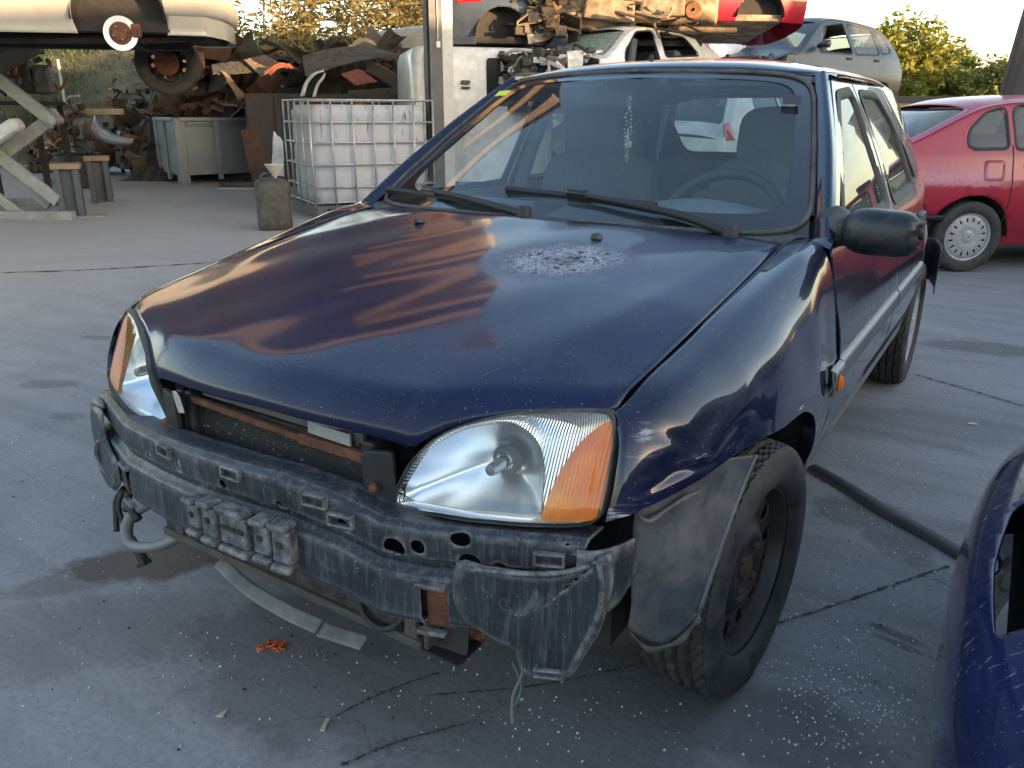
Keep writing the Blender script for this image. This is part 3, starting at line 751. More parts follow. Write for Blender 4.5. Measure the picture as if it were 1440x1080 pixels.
# ---- wheels
def make_wheel(par, loc, steer, side, style, R=.283, w=.165, name='wheel', camber=0, segs=150, m_cov=None, detail=True):
    """axis along local x, outer face towards +x*side"""
    root = bpy.data.objects.new(name, None); COL.objects.link(root); root.parent = par
    root.location = loc; root.rotation_euler = (0, camber, steer); root.empty_display_size = .1
    hw = w/2; rr = R*.645
    prof = [(rr+.004,-hw*.80),(rr+.012,-hw*.92),(rr+.035,-hw*1.02),(R*.86,-hw*1.03),(R*.945,-hw*.96),(R*.975,-hw*.86)]
    nt_ = 21 if detail else 5
    tread = [(R*(1-.012*(2*k/(nt_-1)-1)**4*2), hw*.84*(2*k/(nt_-1)-1)) for k in range(nt_)]
    prof2 = prof+tread+[(r, -h) for r, h in prof[::-1]]
    v = []; n = segs
    gro = {4, 8, 12, 16} if detail else set()
    for j, (r, h) in enumerate(prof2):
        k = j-len(prof)
        for i in range(n):
            q = r
            if detail and 0 <= k < nt_:
                if k in gro: q -= .010
                else:
                    sk = (i+int(abs(k-10)*.8)) % 3 if (k < 4 or k > 16) else (i+int((k-10)*.6)) % 5
                    if sk == 0: q -= .008
            elif detail and (k in (-1, nt_)) and i % 3 == 0: q -= .004
            a = 2*pi*i/n; v.append((h*side, q*cos(a), q*sin(a)))
    # load flattens the tyre a little where it stands
    v = [Vector(p) for p in v]
    for p in v:
        if p.z < -R+.016: p.x *= 1.03; p.z = -R+.016+(p.z+R-.016)*.1 
    mesh('tyre', v, gridfaces(n, len(prof2), side > 0, True), m_tyre, root, sharp=35)
    xo = hw*.80
    if style == 'steel':
        mr = m_rim
        b = MB(); b.lathe([(rr+.012, xo+.006),(rr+.013, xo),(rr-.002, xo-.004),(rr-.008, xo-.03),(rr-.012, xo-.055),(rr-.012,-xo),(rr+.01,-xo-.004)], (0,0,0), 'x', 64, flip=True)
        o = b.build('rim', mr, root, True, sharp=50, mirror=side < 0)
        holes = [ell(2*pi*k/12+.13, rr*.78, .15, .020, 14) for k in range(12)]+[]
        def disc(th, r):
            q = r/rr
            h = interp(q, [(0,-.002),(.22,-.002),(.30,.0),(.42,.008),(.52,-.004),(.62,-.014),(.70,-.008),(.88,-.008),(.96,-.022),(1.0,-.03)])
            return Vector(((xo-.028+h)*side, r*cos(th), r*sin(th)))
        d = cutgrid('disc', 181, 34, lambda u, vv: (u*2*pi*1.0001-.0, lerp(rr*.12, rr*.965, vv)), disc, holes, mr, root, thick=.004, flip=side < 0)
        b = MB(); b.lathe([(0,.012),(.026,.010),(.030,-.004)], (xo-.028,0,0), 'x', 16, flip=True); b.build('hub_cap', M('dark_rusty_nut', (.07,.032,.02), .8, var=.4, scale=60), root, True, sharp=40, mirror=side < 0)
        for k in range(4):
            a = pi/4+k*pi/2; b = MB(); b.lathe([(0,.020),(.006,.019),(.009,.016),(.009,0),(.012,-.002)], (xo-.032, .052*cos(a), .052*sin(a)), 'x', 6, flip=True)
            b.build('wheel_nut', M('dark_rusty_nut', (.07,.032,.02), .8, var=.4, scale=60), root, False, mirror=side < 0)
        b = MB(); b.lathe([(.05,-.06),(.115,-.06),(.115,-.075),(.0,-.075)], (0,0,0), 'x', 32); b.build('brake_disc', m_rust, root, True, sharp=40, mirror=side < 0)
    else:
        mc = m_cov or M('silver_wheel_cover', (.42,.42,.42), .45, .3, dirt=(.20,.18,.16), damt=.4, dscale=10)
        b = MB(); b.lathe([(rr+.012, xo+.006),(rr-.006, xo-.004),(rr-.014, xo-.05),(rr-.014,-xo)], (0,0,0), 'x', 48, flip=True); b.build('rim', mc, root, True, sharp=50, mirror=side < 0)
        nh = 16
        holes = [ell(2*pi*k/nh+.2, rr*.74, .095, .016, 12) for k in range(nh)]
        def disc(th, r):
            q = r/rr; h = interp(q, [(0,.022),(.2,.020),(.28,.012),(.45,.016),(.8,.010),(.97,-.002)])
            return Vector(((xo+h-.012)*side, r*cos(th), r*sin(th)))
        cutgrid('wheel_cover', 129, 22, lambda u, vv: (u*2*pi*1.0001, lerp(.004, rr*.97, vv)), disc, holes, mc, root, thick=.003, flip=side < 0)
        b = MB(); b.lathe([(rr*.95,-.006),(0,-.006)], (xo-.03,0,0), 'x', 32); b.build('backing', m_gap, root, mirror=side < 0)
    return root
wfl = make_wheel(CAR, (.704,0,.272), radians(-5), 1, 'steel', .278); 
make_wheel(CAR, (-.704,0,.272), radians(-5), -1, 'steel', .278)
make_wheel(CAR, (.700,2.446,.277), 0, 1, 'cover', segs=96); make_wheel(CAR, (-.700,2.446,.277), 0, -1, 'cover', segs=96)

# ---- headlamps
LYB = [(.28,-.597),(.35,-.597),(.40,-.5955),(.449,-.590),(.50,-.575),(.554,-.555),(.60,-.539),(.64,-.522),(.66,-.513)]; LYL = [(.34,0),(.40,.25),(.44,.33),(.49,.39),(.54,.42),(.61,.45),(.65,.42)]
def LY(x, z):
    x = abs(x); return sinterp(x, LYB)+interp(x, LYL)*(z-.57)-.002
def onlens(px, py, off=0):
    p = U(px, py, y=-.5)
    for _ in range(30): p = U(px, py, y=p.y+.6*(LY(p.x, p.z)+off-p.y))
    return (p.x, p.z)
OUT = [onlens(*p) for p in [(551,706),(556,690),(573,657),(592,634),(616,614),(654,598),(693,588),(732,582),(771,579),(810,578),(848,580),(861,586),(864,612),(860,652),(853,692),(845,722),(834,735),(800,740),(740,739),(680,734),(620,726),(575,718),(555,713)]]
OUT = [tuple(p) for p in crs([(x, z, 0) for x, z in OUT], 72, True)]; OUT = [(p[0], p[1]) for p in OUT]
AMB = [onlens(*p, .004) for p in [(860,591),(863,612),(859,652),(852,692),(844,720),(834,731),(800,732),(764,731),(765,716),(775,690),(792,656),(814,625),(838,603)]]
AMB = [(p.x, p.y) for p in crs([(x, z, 0) for x, z in AMB], 48, True)]
DISH = [onlens(*p, .01) for p in [(571,697),(585,660),(608,630),(650,606),(700,596),(735,602),(757,625),(765,660),(762,700),(757,722),(700,720),(630,712)]]
DISH = [(p.x, p.y) for p in crs([(x, z, 0) for x, z in DISH], 48, True)]
def lampy(off): return lambda x, z: Vector((x, LY(x, z)+off, z))
LAMP_C = (sum(p[0] for p in OUT)/len(OUT), sum(p[1] for p in OUT)/len(OUT))
def grow(poly, k, c=LAMP_C): return [(c[0]+(x-c[0])*k, c[1]+(z-c[1])*(1+(k-1)*2)) for x, z in poly]
def polar(poly, c, n=90):
    out = []
    for k in range(n):
        a = 2*pi*k/n; d = (cos(a), sin(a)); best = 0
        for i in range(len(poly)):
            ax, az = poly[i-1][0]-c[0], poly[i-1][1]-c[1]; bx, bz = poly[i][0]-c[0], poly[i][1]-c[1]
            den = d[0]*(bz-az)-d[1]*(bx-ax)
            if abs(den) < 1e-12: continue
            t_ = (ax*(bz-az)-az*(bx-ax))/den; u_ = (ax*d[1]-az*d[0])/den
            if t_ > 0 and -1e-6 <= u_ <= 1+1e-6: best = max(best, t_)
        out.append((c[0]+d[0]*best, c[1]+d[1]*best))
    return out
for s in (1, -1):
    H = empty('headlamp', (0,0,0)); H.parent = CAR
    patch('lens', OUT, lampy(-.002), m_lens, H, rings=7, side=s, bulge=lambda k: Vector((0, -.014*(1-k**3), 0)))
    # housing behind the lens: silver bezel with a bowl
    inner = grow(OUT, .988)
    cutg = [Vector((x, LY(x, z)+.010, z)) for x, z in inner]
    dish3 = [Vector((x, LY(x, z)+.022, z)) for x, z in DISH]
    dc = (sum(p[0] for p in DISH)/48, sum(p[1] for p in DISH)/48)
    bz_o = polar(inner, dc); bz_i = polar(DISH, dc)
    band('bezel', [Vector((x, LY(x, z)+.006, z)) for x, z in bz_o], [Vector((x, LY(x, z)+.012, z)) for x, z in bz_i], m_ribbed, H, side=s, mid=[Vector(((x0+x1)/2, LY((x0+x1)/2, (z0+z1)/2)+.026, (z0+z1)/2)) for (x0, z0), (x1, z1) in zip(bz_o, bz_i)])
    patch('reflector', DISH, lambda x, z: Vector((x, LY(x, z)+.010, z)), m_chrome, H, rings=9, side=s, bulge=lambda k: Vector((0, .075*(1-k**2.2), 0)))
    # faceted floor and roof of the bowl
    b = MB(); c = Vector((dc[0]+.025, LY(*dc)+.03, dc[1]+.012)); b.lathe([(0,-.012),(.009,-.010),(.011,.0),(.011,.05)], c, 'y', 20); b.build('bulb_shield', M('smoked_bulb_shield', (.30,.32,.34), .15, .9), H, True, sharp=50, mirror=s < 0)
    b = MB(); b.lathe([(.016,.034),(.026,.038),(.026,.05)], c, 'y', 24); b.build('bulb_holder', m_trim, H, True, mirror=s < 0)
    patch('amber_indicator', AMB, lampy(.002), m_amber, H, rings=6, side=s, bulge=lambda k: Vector((0, -.010*(1-k**3), 0)))
    b = MB(); cx = (.575, LY(.575, .62)+.035, .615); b.lathe([(0,-.02),(.014,-.016),(.018,0),(.014,.02)], cx, 'y', 18); b.build('indicator_bulb', M('red_amber_bulb', (.75,.09,.01), .3), H, True, mirror=s < 0)
    A = [Vector((x, LY(x, z)-.003, z)) for x, z in grow(OUT, .994)]; B = [Vector((x, LY(x, z)-.003, z)) for x, z in grow(OUT, 1.004)]; Cc = [Vector((x, LY(x, z)+.02, z)) for x, z in grow(OUT, 1.008)]
    band('gasket', A, Cc, M('olive_grey_gasket', (.03,.033,.028), .6, var=.3, dirt=(.14,.13,.11), damt=.4, dscale=20), H, side=s, mid=B)
    # dark box behind
    patch('lamp_box', grow(OUT, 1.0), lampy(.16), m_gap, H, rings=2, side=s)
# ---- black plastic bumper carrier across the front
def Yb(x): x = abs(x); return -.690+.36*x*x if x < .41 else -.6295+.385*(x-.41)
PROF = [(a_, z_*.875) for a_, z_ in [(.060,.004),(.012,.006),(.0,-.002),(-.001,-.030),(.001,-.052),(.010,-.060),(.011,-.076),(.002,-.086),(-.008,-.094),(-.010,-.130),(-.010,-.175),(-.004,-.188),(.030,-.192)]]
PS = [0]
for (a, b_), (c, d) in zip(PROF, PROF[1:]): PS.append(PS[-1]+hypot(c-a, d-b_))
TY = list(zip(PS, [p[0] for p in PROF])); TZ = list(zip(PS, [p[1] for p in PROF]))
def ztop(x): return interp(x, [(-.75,.530),(-.6,.555),(-.42,.555),(-.3,.566),(-.2,.574),(-.06,.584),(.12,.588),(.237,.575),(.315,.549),(.39,.548),(.60,.553),(.72,.55)])
def carrier(x, s):
    wob = .0010*sin(x*17)+.0006*sin(x*41+2)
    return Vector((x, Yb(x)+interp(s, TY)+wob*(.3 if s < .07 else 1), ztop(x)+interp(s, TZ)))
def sz(z): return interp(-z, [(-p[1], q) for p, q in list(zip(PROF, PS))[2:]])
HO = []
for x, z, rx, rz in [(-.13,-.035,.012,.014),(.075,-.035,.012,.014),(.245,-.04,.013,.014),(.315,-.040,.020,.020),(.352,-.036,.011,.013),(.452,-.022,.016,.012),(.475,-.060,.018,.017),(.545,-.058,.012,.011),(.60,-.085,.028,.020),
                   (-.30,-.035,.012,.015),(-.43,-.03,.02,.014),(-.47,-.06,.018,.02),(-.36,-.05,.010,.018),(-.53,-.095,.022,.026)]:
    HO.append(ell(x, sz(z), rx, rz, 18))
def hole_px(px, py, rx, ry, rot=0):
    p = U(px, py, y=-.62)
    for _ in range(40): p = U(px, py, y=p.y+.5*(Yb(p.x)+.004-p.y))
    k = (p-Vector(CAM)).length/FPX; return ell(p.x, sz(p.z-ztop(p.x)), rx*k*1.15, ry*k, 20, rot)
HO = [hole_px(*q) for q in ((558,768,14,16),(591,766,9,11),(650,757,12,10),(662,788,13,14),(704,794,9,9),(800,812,24,13),(488,735,8,9),(396,709,7,9),(318,680,6,9),(256,652,6,9),(214,640,8,7),(800,760,3,3))]
PL = rpoly([(.388,sz(-.092)),(.432,sz(-.092)),(.434,sz(-.168)),(.390,sz(-.172))], .003); PR = [(-x, s_) for x, s_ in PL]
HO += [PL, PR]
_vs = [lerp(a_, c_, k_/5) for a_, c_ in zip(PS, PS[1:]) for k_ in range(5)]+[PS[-1]]
CR = cutgrid('bumper_carrier', 340, len(_vs), lambda u, v: (lerp(-.655, .635, u), _vs[min(len(_vs)-1, round(v*(len(_vs)-1)))]), carrier, HO, m_carrier, CAR, thick=.0045, flip=False)
CR.data.set_sharp_from_angle(angle=radians(16))
CR['label'] = 'scuffed black plastic bumper carrier full of holes'
for x in (.41, -.41):
    b = MB(); b.box((x, Yb(x)+.012, ztop(x)-.132), (.050, .012, .095), Matrix.Rotation(.3*x/.41, 3, 'Z')); b.build('rusty_mounting_plate', m_rust, CR, False, .002)
    for dz in (-.175, -.088):
        b = MB(); b.box((x, Yb(x)-.018, ztop(x)+dz), (.05, .014, .008), Matrix.Rotation(.3*x/.41, 3, 'Z')); b.build('plate_tab', m_carrier, CR, False, .002)
# slotted tabs along the upper ledge
for x, dz in ((-.20,-.012),(.01,-.012),(.20,-.012),(.25,-.03),(.585,-.030)):
    b = MB(); c = carrier(x, .075)+Vector((0,-.008,dz+.02)); R_ = Matrix.Rotation(.72*x, 3, 'Z')
    for (p, d) in (((0,0,.0095),(.050,.012,.005)),((0,0,-.0095),(.050,.012,.005)),((-.0225,0,0),(.005,.012,.014)),((.0225,0,0),(.005,.012,.014))): b.box(c+R_ @ Vector(p), d, R_)
    b.build('slot_tab', m_carrier, CR, False, .0015)
# clip towers of the number-plate holder
for x, w_, h_ in ((-.085,.036,.072),(-.037,.040,.082),(.030,.072,.086),(.098,.038,.080),(.142,.042,.088)):
    y = Yb(x)-.014; z = ztop(x)-.105; R_ = Matrix.Rotation(.72*x, 3, 'Z')
    b = MB()
    b.box((x, y-.008, z), (w_, .026, h_*.72), R_, .92); b.box((x, y-.013, z+h_*.44), (w_*.95, .036, h_*.16), R_); b.box((x, y-.012, z-h_*.46), (w_*1.06, .036, h_*.15), R_, .9)
    o = b.build('clip_block', m_carrier, CR, False, .005)
    b = MB(); b.box((x, y-.0225, z+.004), (w_*.24 if w_ < .06 else w_*.8, .004, .010 if w_ < .06 else .007), R_); b.build('clip_slot', m_gap, CR)
# deep end pieces
def ear(px_pts, side, name, bulge=.02):
    o2 = []
    for px, py in px_pts:
        p = U(px, py, y=-.55)
        for _ in range(30): p = U(px, py, y=p.y+.6*(Yb(p.x)-.016-p.y))
        o2.append((p.x, p.z, 0))
    o2 = [(p.x, p.y) for p in crs(o2, 60, True)]
    return o2
EAR = ear([(640,802),(650,790),(690,800),(770,808),(815,800),(838,790),(856,778),(860,815),(853,850),(842,885),(822,918),(803,948),(785,956),(762,953),(738,946),(731,928),(724,912),(700,900),(670,882),(646,862),(638,835)], 1, 'x')
def ear3(x, z): return Vector((x, Yb(x)-.014, z))
ER = patch('carrier_end', EAR, ear3, m_carrier, CAR, rings=24, thick=.004, bulge=lambda k: Vector((0, -.008*smooth01((1-k)/.10), 0)))
ER.data.set_sharp_from_angle(angle=radians(22))
b = MB(); b.tube([ear3(x, z) for x, z in EAR]+[ear3(*EAR[0])], .0032, 6, cap=False); b.build('edge_bead', m_carrier, ER, True)
def rib(points, r=.004, par=None, off=-.022):
    b = MB(); q = []
    for px, py in points:
        p = U(px, py, y=-.56)
        for _ in range(30): p = U(px, py, y=p.y+.6*(Yb(p.x)+off-p.y))
        q.append(p)
    b.tube(q, r, 6, sm=14); return b.build('rib', m_carrier, par or ER, True)
rib([(842,790),(846,830),(838,870),(815,915),(800,945)], .006); rib([(655,800),(720,806),(790,806),(830,795)], .005)
b = MB()
for k, (px, py) in enumerate([(712,848)]):
    p = U(px, py, y=Yb(.5)-.032); b.lathe([(.007,0),(.007,-.006),(.011,-.006),(.011,0)], p, 'y', 16)
b.build('boss', m_carrier, ER, True, sharp=40)
b = MB(); p = U(772, 948, y=Yb(.56)-.03)
for (q, d) in (((0,0,.006),(.05,.008,.004)),((0,0,-.006),(.05,.008,.004)),((-.023,0,0),(.004,.008,.012)),((.023,0,0),(.004,.008,.012))): b.box(p+Vector(q), d, Matrix.Rotation(.4, 3, 'Z'))
b.build('slot_tab', m_carrier, ER, False, .001)
# return of the carrier towards the wheel
def ret(side, z0, z1):
    A = [(.628,-.560,z1),(.650,-.548,z1-.002),(.664,-.500,z1-.012),(.666,-.43,z1-.03)]; B = [(.628,-.562,z0+.01),(.652,-.550,z0+.004),(.667,-.500,z0),(.669,-.43,z0+.02)]
    return loft('carrier_return', [A, [tuple(Vector(a).lerp(Vector(c), .5)+Vector((.001,-.001,0))) for a, c in zip(A, B)], B], 16, 8, m_carrier, CAR, side=side, thick=.004)
ret(1, .435, .555)
# far end of the carrier: a boxed corner with a round opening and a bolt
FE = rpoly([(-0.555,.548),(-0.610,.545),(-0.655,.535),(-0.697,.50),(-0.703,.40),(-0.690,.345),(-0.615,.33),(-0.555,.345),(-0.475,.40),(-0.475,.46),(-0.555,.475)], .02)
FE = [tuple(p) for p in FE]
o = patch('carrier_end', FE, lambda x, z: Vector((x, Yb(x)-.020, z)), m_carrier, CAR, rings=20, thick=.004, bulge=lambda k: Vector((0, -.010*smooth01((1-k)/.12), 0)))
o.data.set_sharp_from_angle(angle=radians(22))
b = MB(); b.lathe([(.050,-.012),(.050,-.026),(.044,-.030),(.038,-.026),(.036,.01)], (-0.595, Yb(.64)-.012, .415), 'y', 28); b.build('opening_rim', m_carrier, o, True, sharp=50)
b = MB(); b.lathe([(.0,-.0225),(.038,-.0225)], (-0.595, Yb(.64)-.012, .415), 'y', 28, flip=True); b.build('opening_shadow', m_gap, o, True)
b = MB(); b.tube([(-0.670, Yb(.715)-.03, .50),(-0.655, Yb(.70)-.035, .53),(-0.625, Yb(.67)-.035, .545),(-0.575, Yb(.62)-.03, .55)], .010, 8, sm=16); b.build('rib', m_carrier, o, True)
b = MB(); b.tube([(-0.697, Yb(.742)-.024, .47),(-0.697, Yb(.742)-.026, .40),(-0.680, Yb(.725)-.03, .35),(-0.615, Yb(.66)-.034, .337)], .008, 8, sm=16); b.build('rib', m_carrier, o, True)
b = MB(); b.lathe([(0,-.034),(.012,-.032),(.014,-.02)], (-0.587, Yb(.64)-.012, .412), 'y', 12); b.build('bolt', m_rust, o, True, sharp=40)
# ---- radiator, its rusty top rail and brackets
b = MB(); b.box((0,-.560,.505), (.47,.04,.27)); RAD = b.build('radiator', m_rad, CAR)
for xx, ww in ((-.235,.022),(-.262,.018),(.240,.03)):
    b = MB(); b.box((xx,-.565,.53), (ww,.06,.25)); b.build('radiator_tank', m_black, RAD, False, .006)
b = MB(); b.beam((-.225,-.590,.640), (.075,-.590,.624), .014, .013); b.beam((.075,-.590,.624), (.232,-.590,.622), .016, .020); b.build('rusty_top_rail', m_rust, RAD, False, .003)
b = MB(); b.beam((-.20,-.580,.668), (.225,-.580,.660), .012, .036); b.build('top_rail_plate', M('grey_painted_rail', (.06,.06,.065), .6, dirt=(.15,.14,.13), damt=.5, dscale=20), RAD, False, .003)
b = MB(); b.beam((.105,-.5965,.654), (.205,-.5965,.650), .004, .022); b.build('label_plate', M('pale_grey_plate', (.30,.30,.29), .6, dirt=(.15,.14,.13), damt=.3, dscale=30), RAD)
for s in (1, -1):
    b = MB(); b.prism(rpoly([(.0,.0),(.058,.005),(.062,-.075),(.045,-.135),(.012,-.14),(.0,-.06)], .012), .012, frame((.246*s, -.612, .648), (s,.25*1,0), (0,0,1)) if s > 0 else frame((.246*s,-.612,.648), (-1,.25,0), (0,0,1)))
    o = b.build('lamp_bracket', m_black, CAR, False, .003)
    b = MB(); b.lathe([(.018,.0),(.018,-.010),(.013,-.010),(.012,0)], (.274*s, -.616, .545), 'y', 18); b.build('boss', m_black, o, True, sharp=40)
    b = MB(); b.lathe([(.0,-.008),(.004,-.0075),(.007,-.006),(.007,0),(.009,0)], (.276*s, -.622, .590), 'y', 10); b.build('bolt', m_rust, o, True, sharp=40)
b = MB(); b.prism([(-.014,-.022),(.014,-.022),(.014,.012),(.002,.024),(-.014,.024)], .004, frame(U(251, 566, y=-.618), (1,-.25,.25), (-.30,0,1))); o = b.build('white_clip', M('dirty_white_plastic', (.5,.5,.48), .5, dirt=(.2,.19,.18), damt=.4, dscale=40), CAR, False, .002)
b = MB(); b.box((0,-.47,.60), (.56,.10,.06)); b.box((0,-.50,.46), (.56,.03,.34)); b.box((0,-.40,.52), (1.1,.04,.36)); b.build('front_panel', m_gap, CAR)
# lower radiator, cross-member and its loose skid strip
b = MB(); b.box((-.02,-.585,.368), (.66,.05,.13)); LOW = b.build('condenser', M('grimy_condenser', (.016,.015,.014), .8, dirt=(.10,.085,.07), damt=.45, dscale=24, bmp=.4), CAR, False, .004)
b = MB(); b.beam((-.35,-.600,.318), (.36,-.600,.305), .040, .018); b.build('cross_member', M('grimy_cross_member', (.05,.048,.045), .7, dirt=(.13,.11,.09), damt=.4, dscale=20, bmp=.3), LOW, False, .004)
for x in (-.30, .335):
    b = MB(); b.box((x,-.608,.365), (.028,.014,.13)); b.box((x+.034,-.60,.365), (.010,.03,.13)); b.build('upright', M('grimy_cross_member', (.05,.048,.045), .7), LOW, False, .003)
m_skid = M('scraped_grey_strip', (.12,.125,.13), .5, .3, dirt=(.26,.24,.21), damt=.45, dscale=16, bmp=.3)
loft('skid_strip', [[(-.220,-.568,.270),(-.11,-.592,.262),(.01,-.603,.258),(.11,-.603,.256)], [(-.225,-.580,.262),(-.11,-.604,.254),(.01,-.616,.250),(.11,-.616,.248)], [(-.225,-.592,.254),(-.11,-.617,.245),(.01,-.629,.241),(.11,-.629,.239)]], 30, 6, m_skid, LOW, thick=.003)
loft('skid_strip', [[(.114,-.603,.252),(.215,-.593,.254)], [(.114,-.616,.244),(.215,-.606,.246)], [(.114,-.629,.235),(.215,-.618,.238)]], 12, 6, m_skid, LOW, thick=.003)
b = MB(); b.prism(rpoly([(0,0),(.10,.0),(.095,.09),(.07,.10),(.03,.02)], .008), .006, frame((.33,-.585,.285), (1,.1,0), (0,.3,1))); b.prism(rpoly([(0,0),(.16,-.02),(.17,.05),(.02,.05)], .008), .005, frame((.27,-.60,.285), (1,.1,0), (0,1,.1))); b.build('torn_guard', m_black, CAR, False, .002)
# pipes and hanging leads
b = MB(); b.tube([(-.42,-.56,.36),(-.50,-.60,.30),(-.47,-.63,.255),(-.40,-.62,.262),(-.36,-.60,.28),(-.33,-.57,.30)], .013, 10, sm=26); b.build('coolant_pipe', M('dull_aluminium_pipe', (.22,.22,.22), .5, .6, dirt=(.1,.09,.08), damt=.4), CAR, True)
b = MB(); b.tube([(.20,-.60,.385),(.23,-.62,.33),(.28,-.625,.315),(.315,-.61,.34),(.32,-.58,.38)], .006, 8, sm=22); b.build('hose', m_black, CAR, True)
def lead(pts, r, m, name='hanging_lead'):
    b = MB(); b.tube(pts, r, 7, sm=26); return b.build(name, m, CAR, True)
lead([(-.56,-.57,.345),(-.57,-.585,.30),(-.545,-.59,.25),(-.50,-.595,.225)], .006, m_black)
lead([(-.56,-.57,.345),(-.585,-.58,.31),(-.58,-.59,.275),(-.57,-.60,.24)], .007, m_black)
lead([(-.54,-.57,.345),(-.53,-.59,.31),(-.50,-.60,.325),(-.47,-.60,.30)], .010, m_black)
b = MB(); b.box((-.492,-.597,.205), (.022,.018,.045), Matrix.Rotation(-.5, 3, 'Y')); b.box((-.483,-.597,.182), (.034,.022,.012), Matrix.Rotation(-.5, 3, 'Y')); b.build('lead_plug', m_black, CAR, False, .003)
for px0, px1, r in (((716,885),(735,945),.003), ((720,930),(728,985),.002)):
    a = U(*px0, y=-.50); c = U(*px1, y=-.52); d = U(721, 1018, y=-.52)
    lead([a, a.lerp(c, .5)+Vector((.012,0,0)), c, c.lerp(d, .5)+Vector((-.01,0,0)), d], r, M('grey_wire', (.16,.17,.17), .5) if r > .0025 else M('green_wire', (.06,.16,.12), .5))
b = MB(); b.tube([U(664,893,y=-.45), U(690,880,y=-.43), U(660,905,y=-.47), U(630,897,y=-.47)], .012, 8, sm=18); b.build('rusty_pipe', m_rust, CAR, True)
# ---- front wheel-arch liner, half torn away
lo = [[(1062,640,.768),(1050,668,.766),(1028,725,.762),(1004,795,.757),(982,862,.750)],
      [(1000,650,.750),(995,700,.745),(978,775,.738),(965,840,.730),(955,893,.722)],
      [(940,680,.705),(940,730,.702),(935,790,.698),(930,850,.692),(925,905,.685)],
      [(893,715,.668),(891,750,.664),(889,800,.658),(887,850,.652),(884,884,.648)]]
LN = loft('arch_liner', [[U(px, py, x=x) for px, py, x in r] for r in lo], 40, 34, m_liner, CAR, thick=.0025, flip=True, fn=lambda p: p+Vector((.001*sin(p.z*60+p.y*20), .0012*sin(p.z*34+p.x*50), 0)))
rm = [U(884, 884, x=.646), U(905, 905, x=.664), U(930, 907, x=.687), U(958, 893, x=.724), U(984, 862, x=.762)]
low2 = [p+Vector((.002, .006, -.014+.005*sin(i*.9))) for i, p in enumerate(crs(rm, 20))]
band('torn_flange', crs(rm, 20), low2, M('sandy_dried_mud', (.13,.115,.10), .9, var=.4, scale=25, bmp=.5), LN, closed=False, thick=.004)
e = MB(); q = [U(px, py, x=x) for px, py, x in lo[0]]; e.tube(q, .006, 6, sm=20); e.build('edge_bead', m_liner, LN, True)
e = MB(); q = [U(px, py, x=x+.004) for px, py, x in ((895,722,.668),(912,733,.69),(935,718,.70),(960,702,.72),(985,690,.735))]; e.tube(q, [.002,.005,.003,.005,.002], 6, sm=24); e.build('torn_edge', M('grey_torn_plastic', (.12,.12,.12), .6, bmp=.4), LN, True)
loft('arch_liner', [[(.50,-.33,.30),(.50,-.30,.48),(.50,-.12,.60),(.50,.10,.62)],[(.60,-.34,.31),(.60,-.31,.49),(.60,-.12,.61),(.60,.10,.63)],[(.70,-.30,.42),(.70,-.25,.53),(.70,-.10,.60),(.70,.10,.615)]], 20, 10, m_gap, CAR, side=-1)
# ---- interior
loft('dashboard', [[(x, y-.05*abs(x/.6)**2*0+.10*(x/.62)**2, z) for x in (-.64,-.4,0,.4,.64)] for y, z in ((.385,.895),(.50,.925),(.62,.925),(.70,.88),(.72,.70),(.70,.45))], 40, 30, m_dash, CAR, fn=lambda p: p+Vector((0, 0, .035*math.exp(-((p.x-.36)/.17)**2)*smooth01((p.y-.45)/.1))))
t = MB(); cc = Vector((.365,.800,.855)); ax = Vector((0,-.85,.52)).normalized(); e1 = Vector((1,0,0)); e2 = ax.cross(e1).normalized()
ringp = [cc+e1*.185*cos(a)+e2*.185*sin(a) for a in [2*pi*k/40 for k in range(41)]]; t.tube(ringp, .016, 10, cap=False)
t.beam(cc-e1*.17, cc+e1*.17, .05, .02, ax); t.tube([cc+ax*.0, cc+ax*.20], .03, 10); t.lathe([(0,.0),(.05,.0)], cc, 'z', 8)
t.build('steering_wheel', m_black, CAR, True, sharp=50)
def seat(x, name='front_seat'):
    o = empty(name, (0,0,0)); o.parent = CAR
    def sb(nm, c, d, tilt, e=.4):
        v = []; nu, nv = 24, 14
        for j in range(nv):
            ph = -pi/2+pi*j/(nv-1)
            for i in range(nu):
                a = 2*pi*i/nu; f_ = lambda q, ex: math.copysign(abs(q)**ex, q)
                p = Vector((f_(cos(ph), e)*f_(cos(a), e)*d[0]/2, f_(cos(ph), e)*f_(sin(a), e)*d[1]/2, f_(sin(ph), e)*d[2]/2))
                v.append(Vector(c)+Matrix.Rotation(tilt, 3, 'X') @ p)
        mesh(nm, v, gridfaces(nu, nv, False, True), m_fabric, o)
    sb('cushion', (x,1.12,.45), (.50,.52,.16), .1); sb('backrest', (x,1.42,.74), (.50,.13,.60), -.24); sb('headrest', (x,1.505,1.095), (.34,.10,.22), -.20, .5)
    return o
seat(.355); seat(-.355)
o = empty('rear_bench', (0,0,0)); o.parent = CAR
loft('backrest', [[(-.60,y,z),(-.3,y+.0,z+.01),(0,y,z),(.3,y,z+.01),(.60,y,z)] for y, z in ((2.10,.42),(2.16,.62),(2.24,.90),(2.28,.955),(2.36,.955),(2.40,.90))], 30, 20, m_fabric, o)
loft('cushion', [[(-.60,y,z),(0,y,z),(.60,y,z)] for y, z in ((1.62,.36),(1.60,.44),(1.7,.47),(2.1,.44))], 20, 12, m_fabric, o)
b = MB(); b.box((0,2.55,.905), (1.12,.36,.03)); b.build('parcel_shelf', m_fabric, CAR, False, .005)
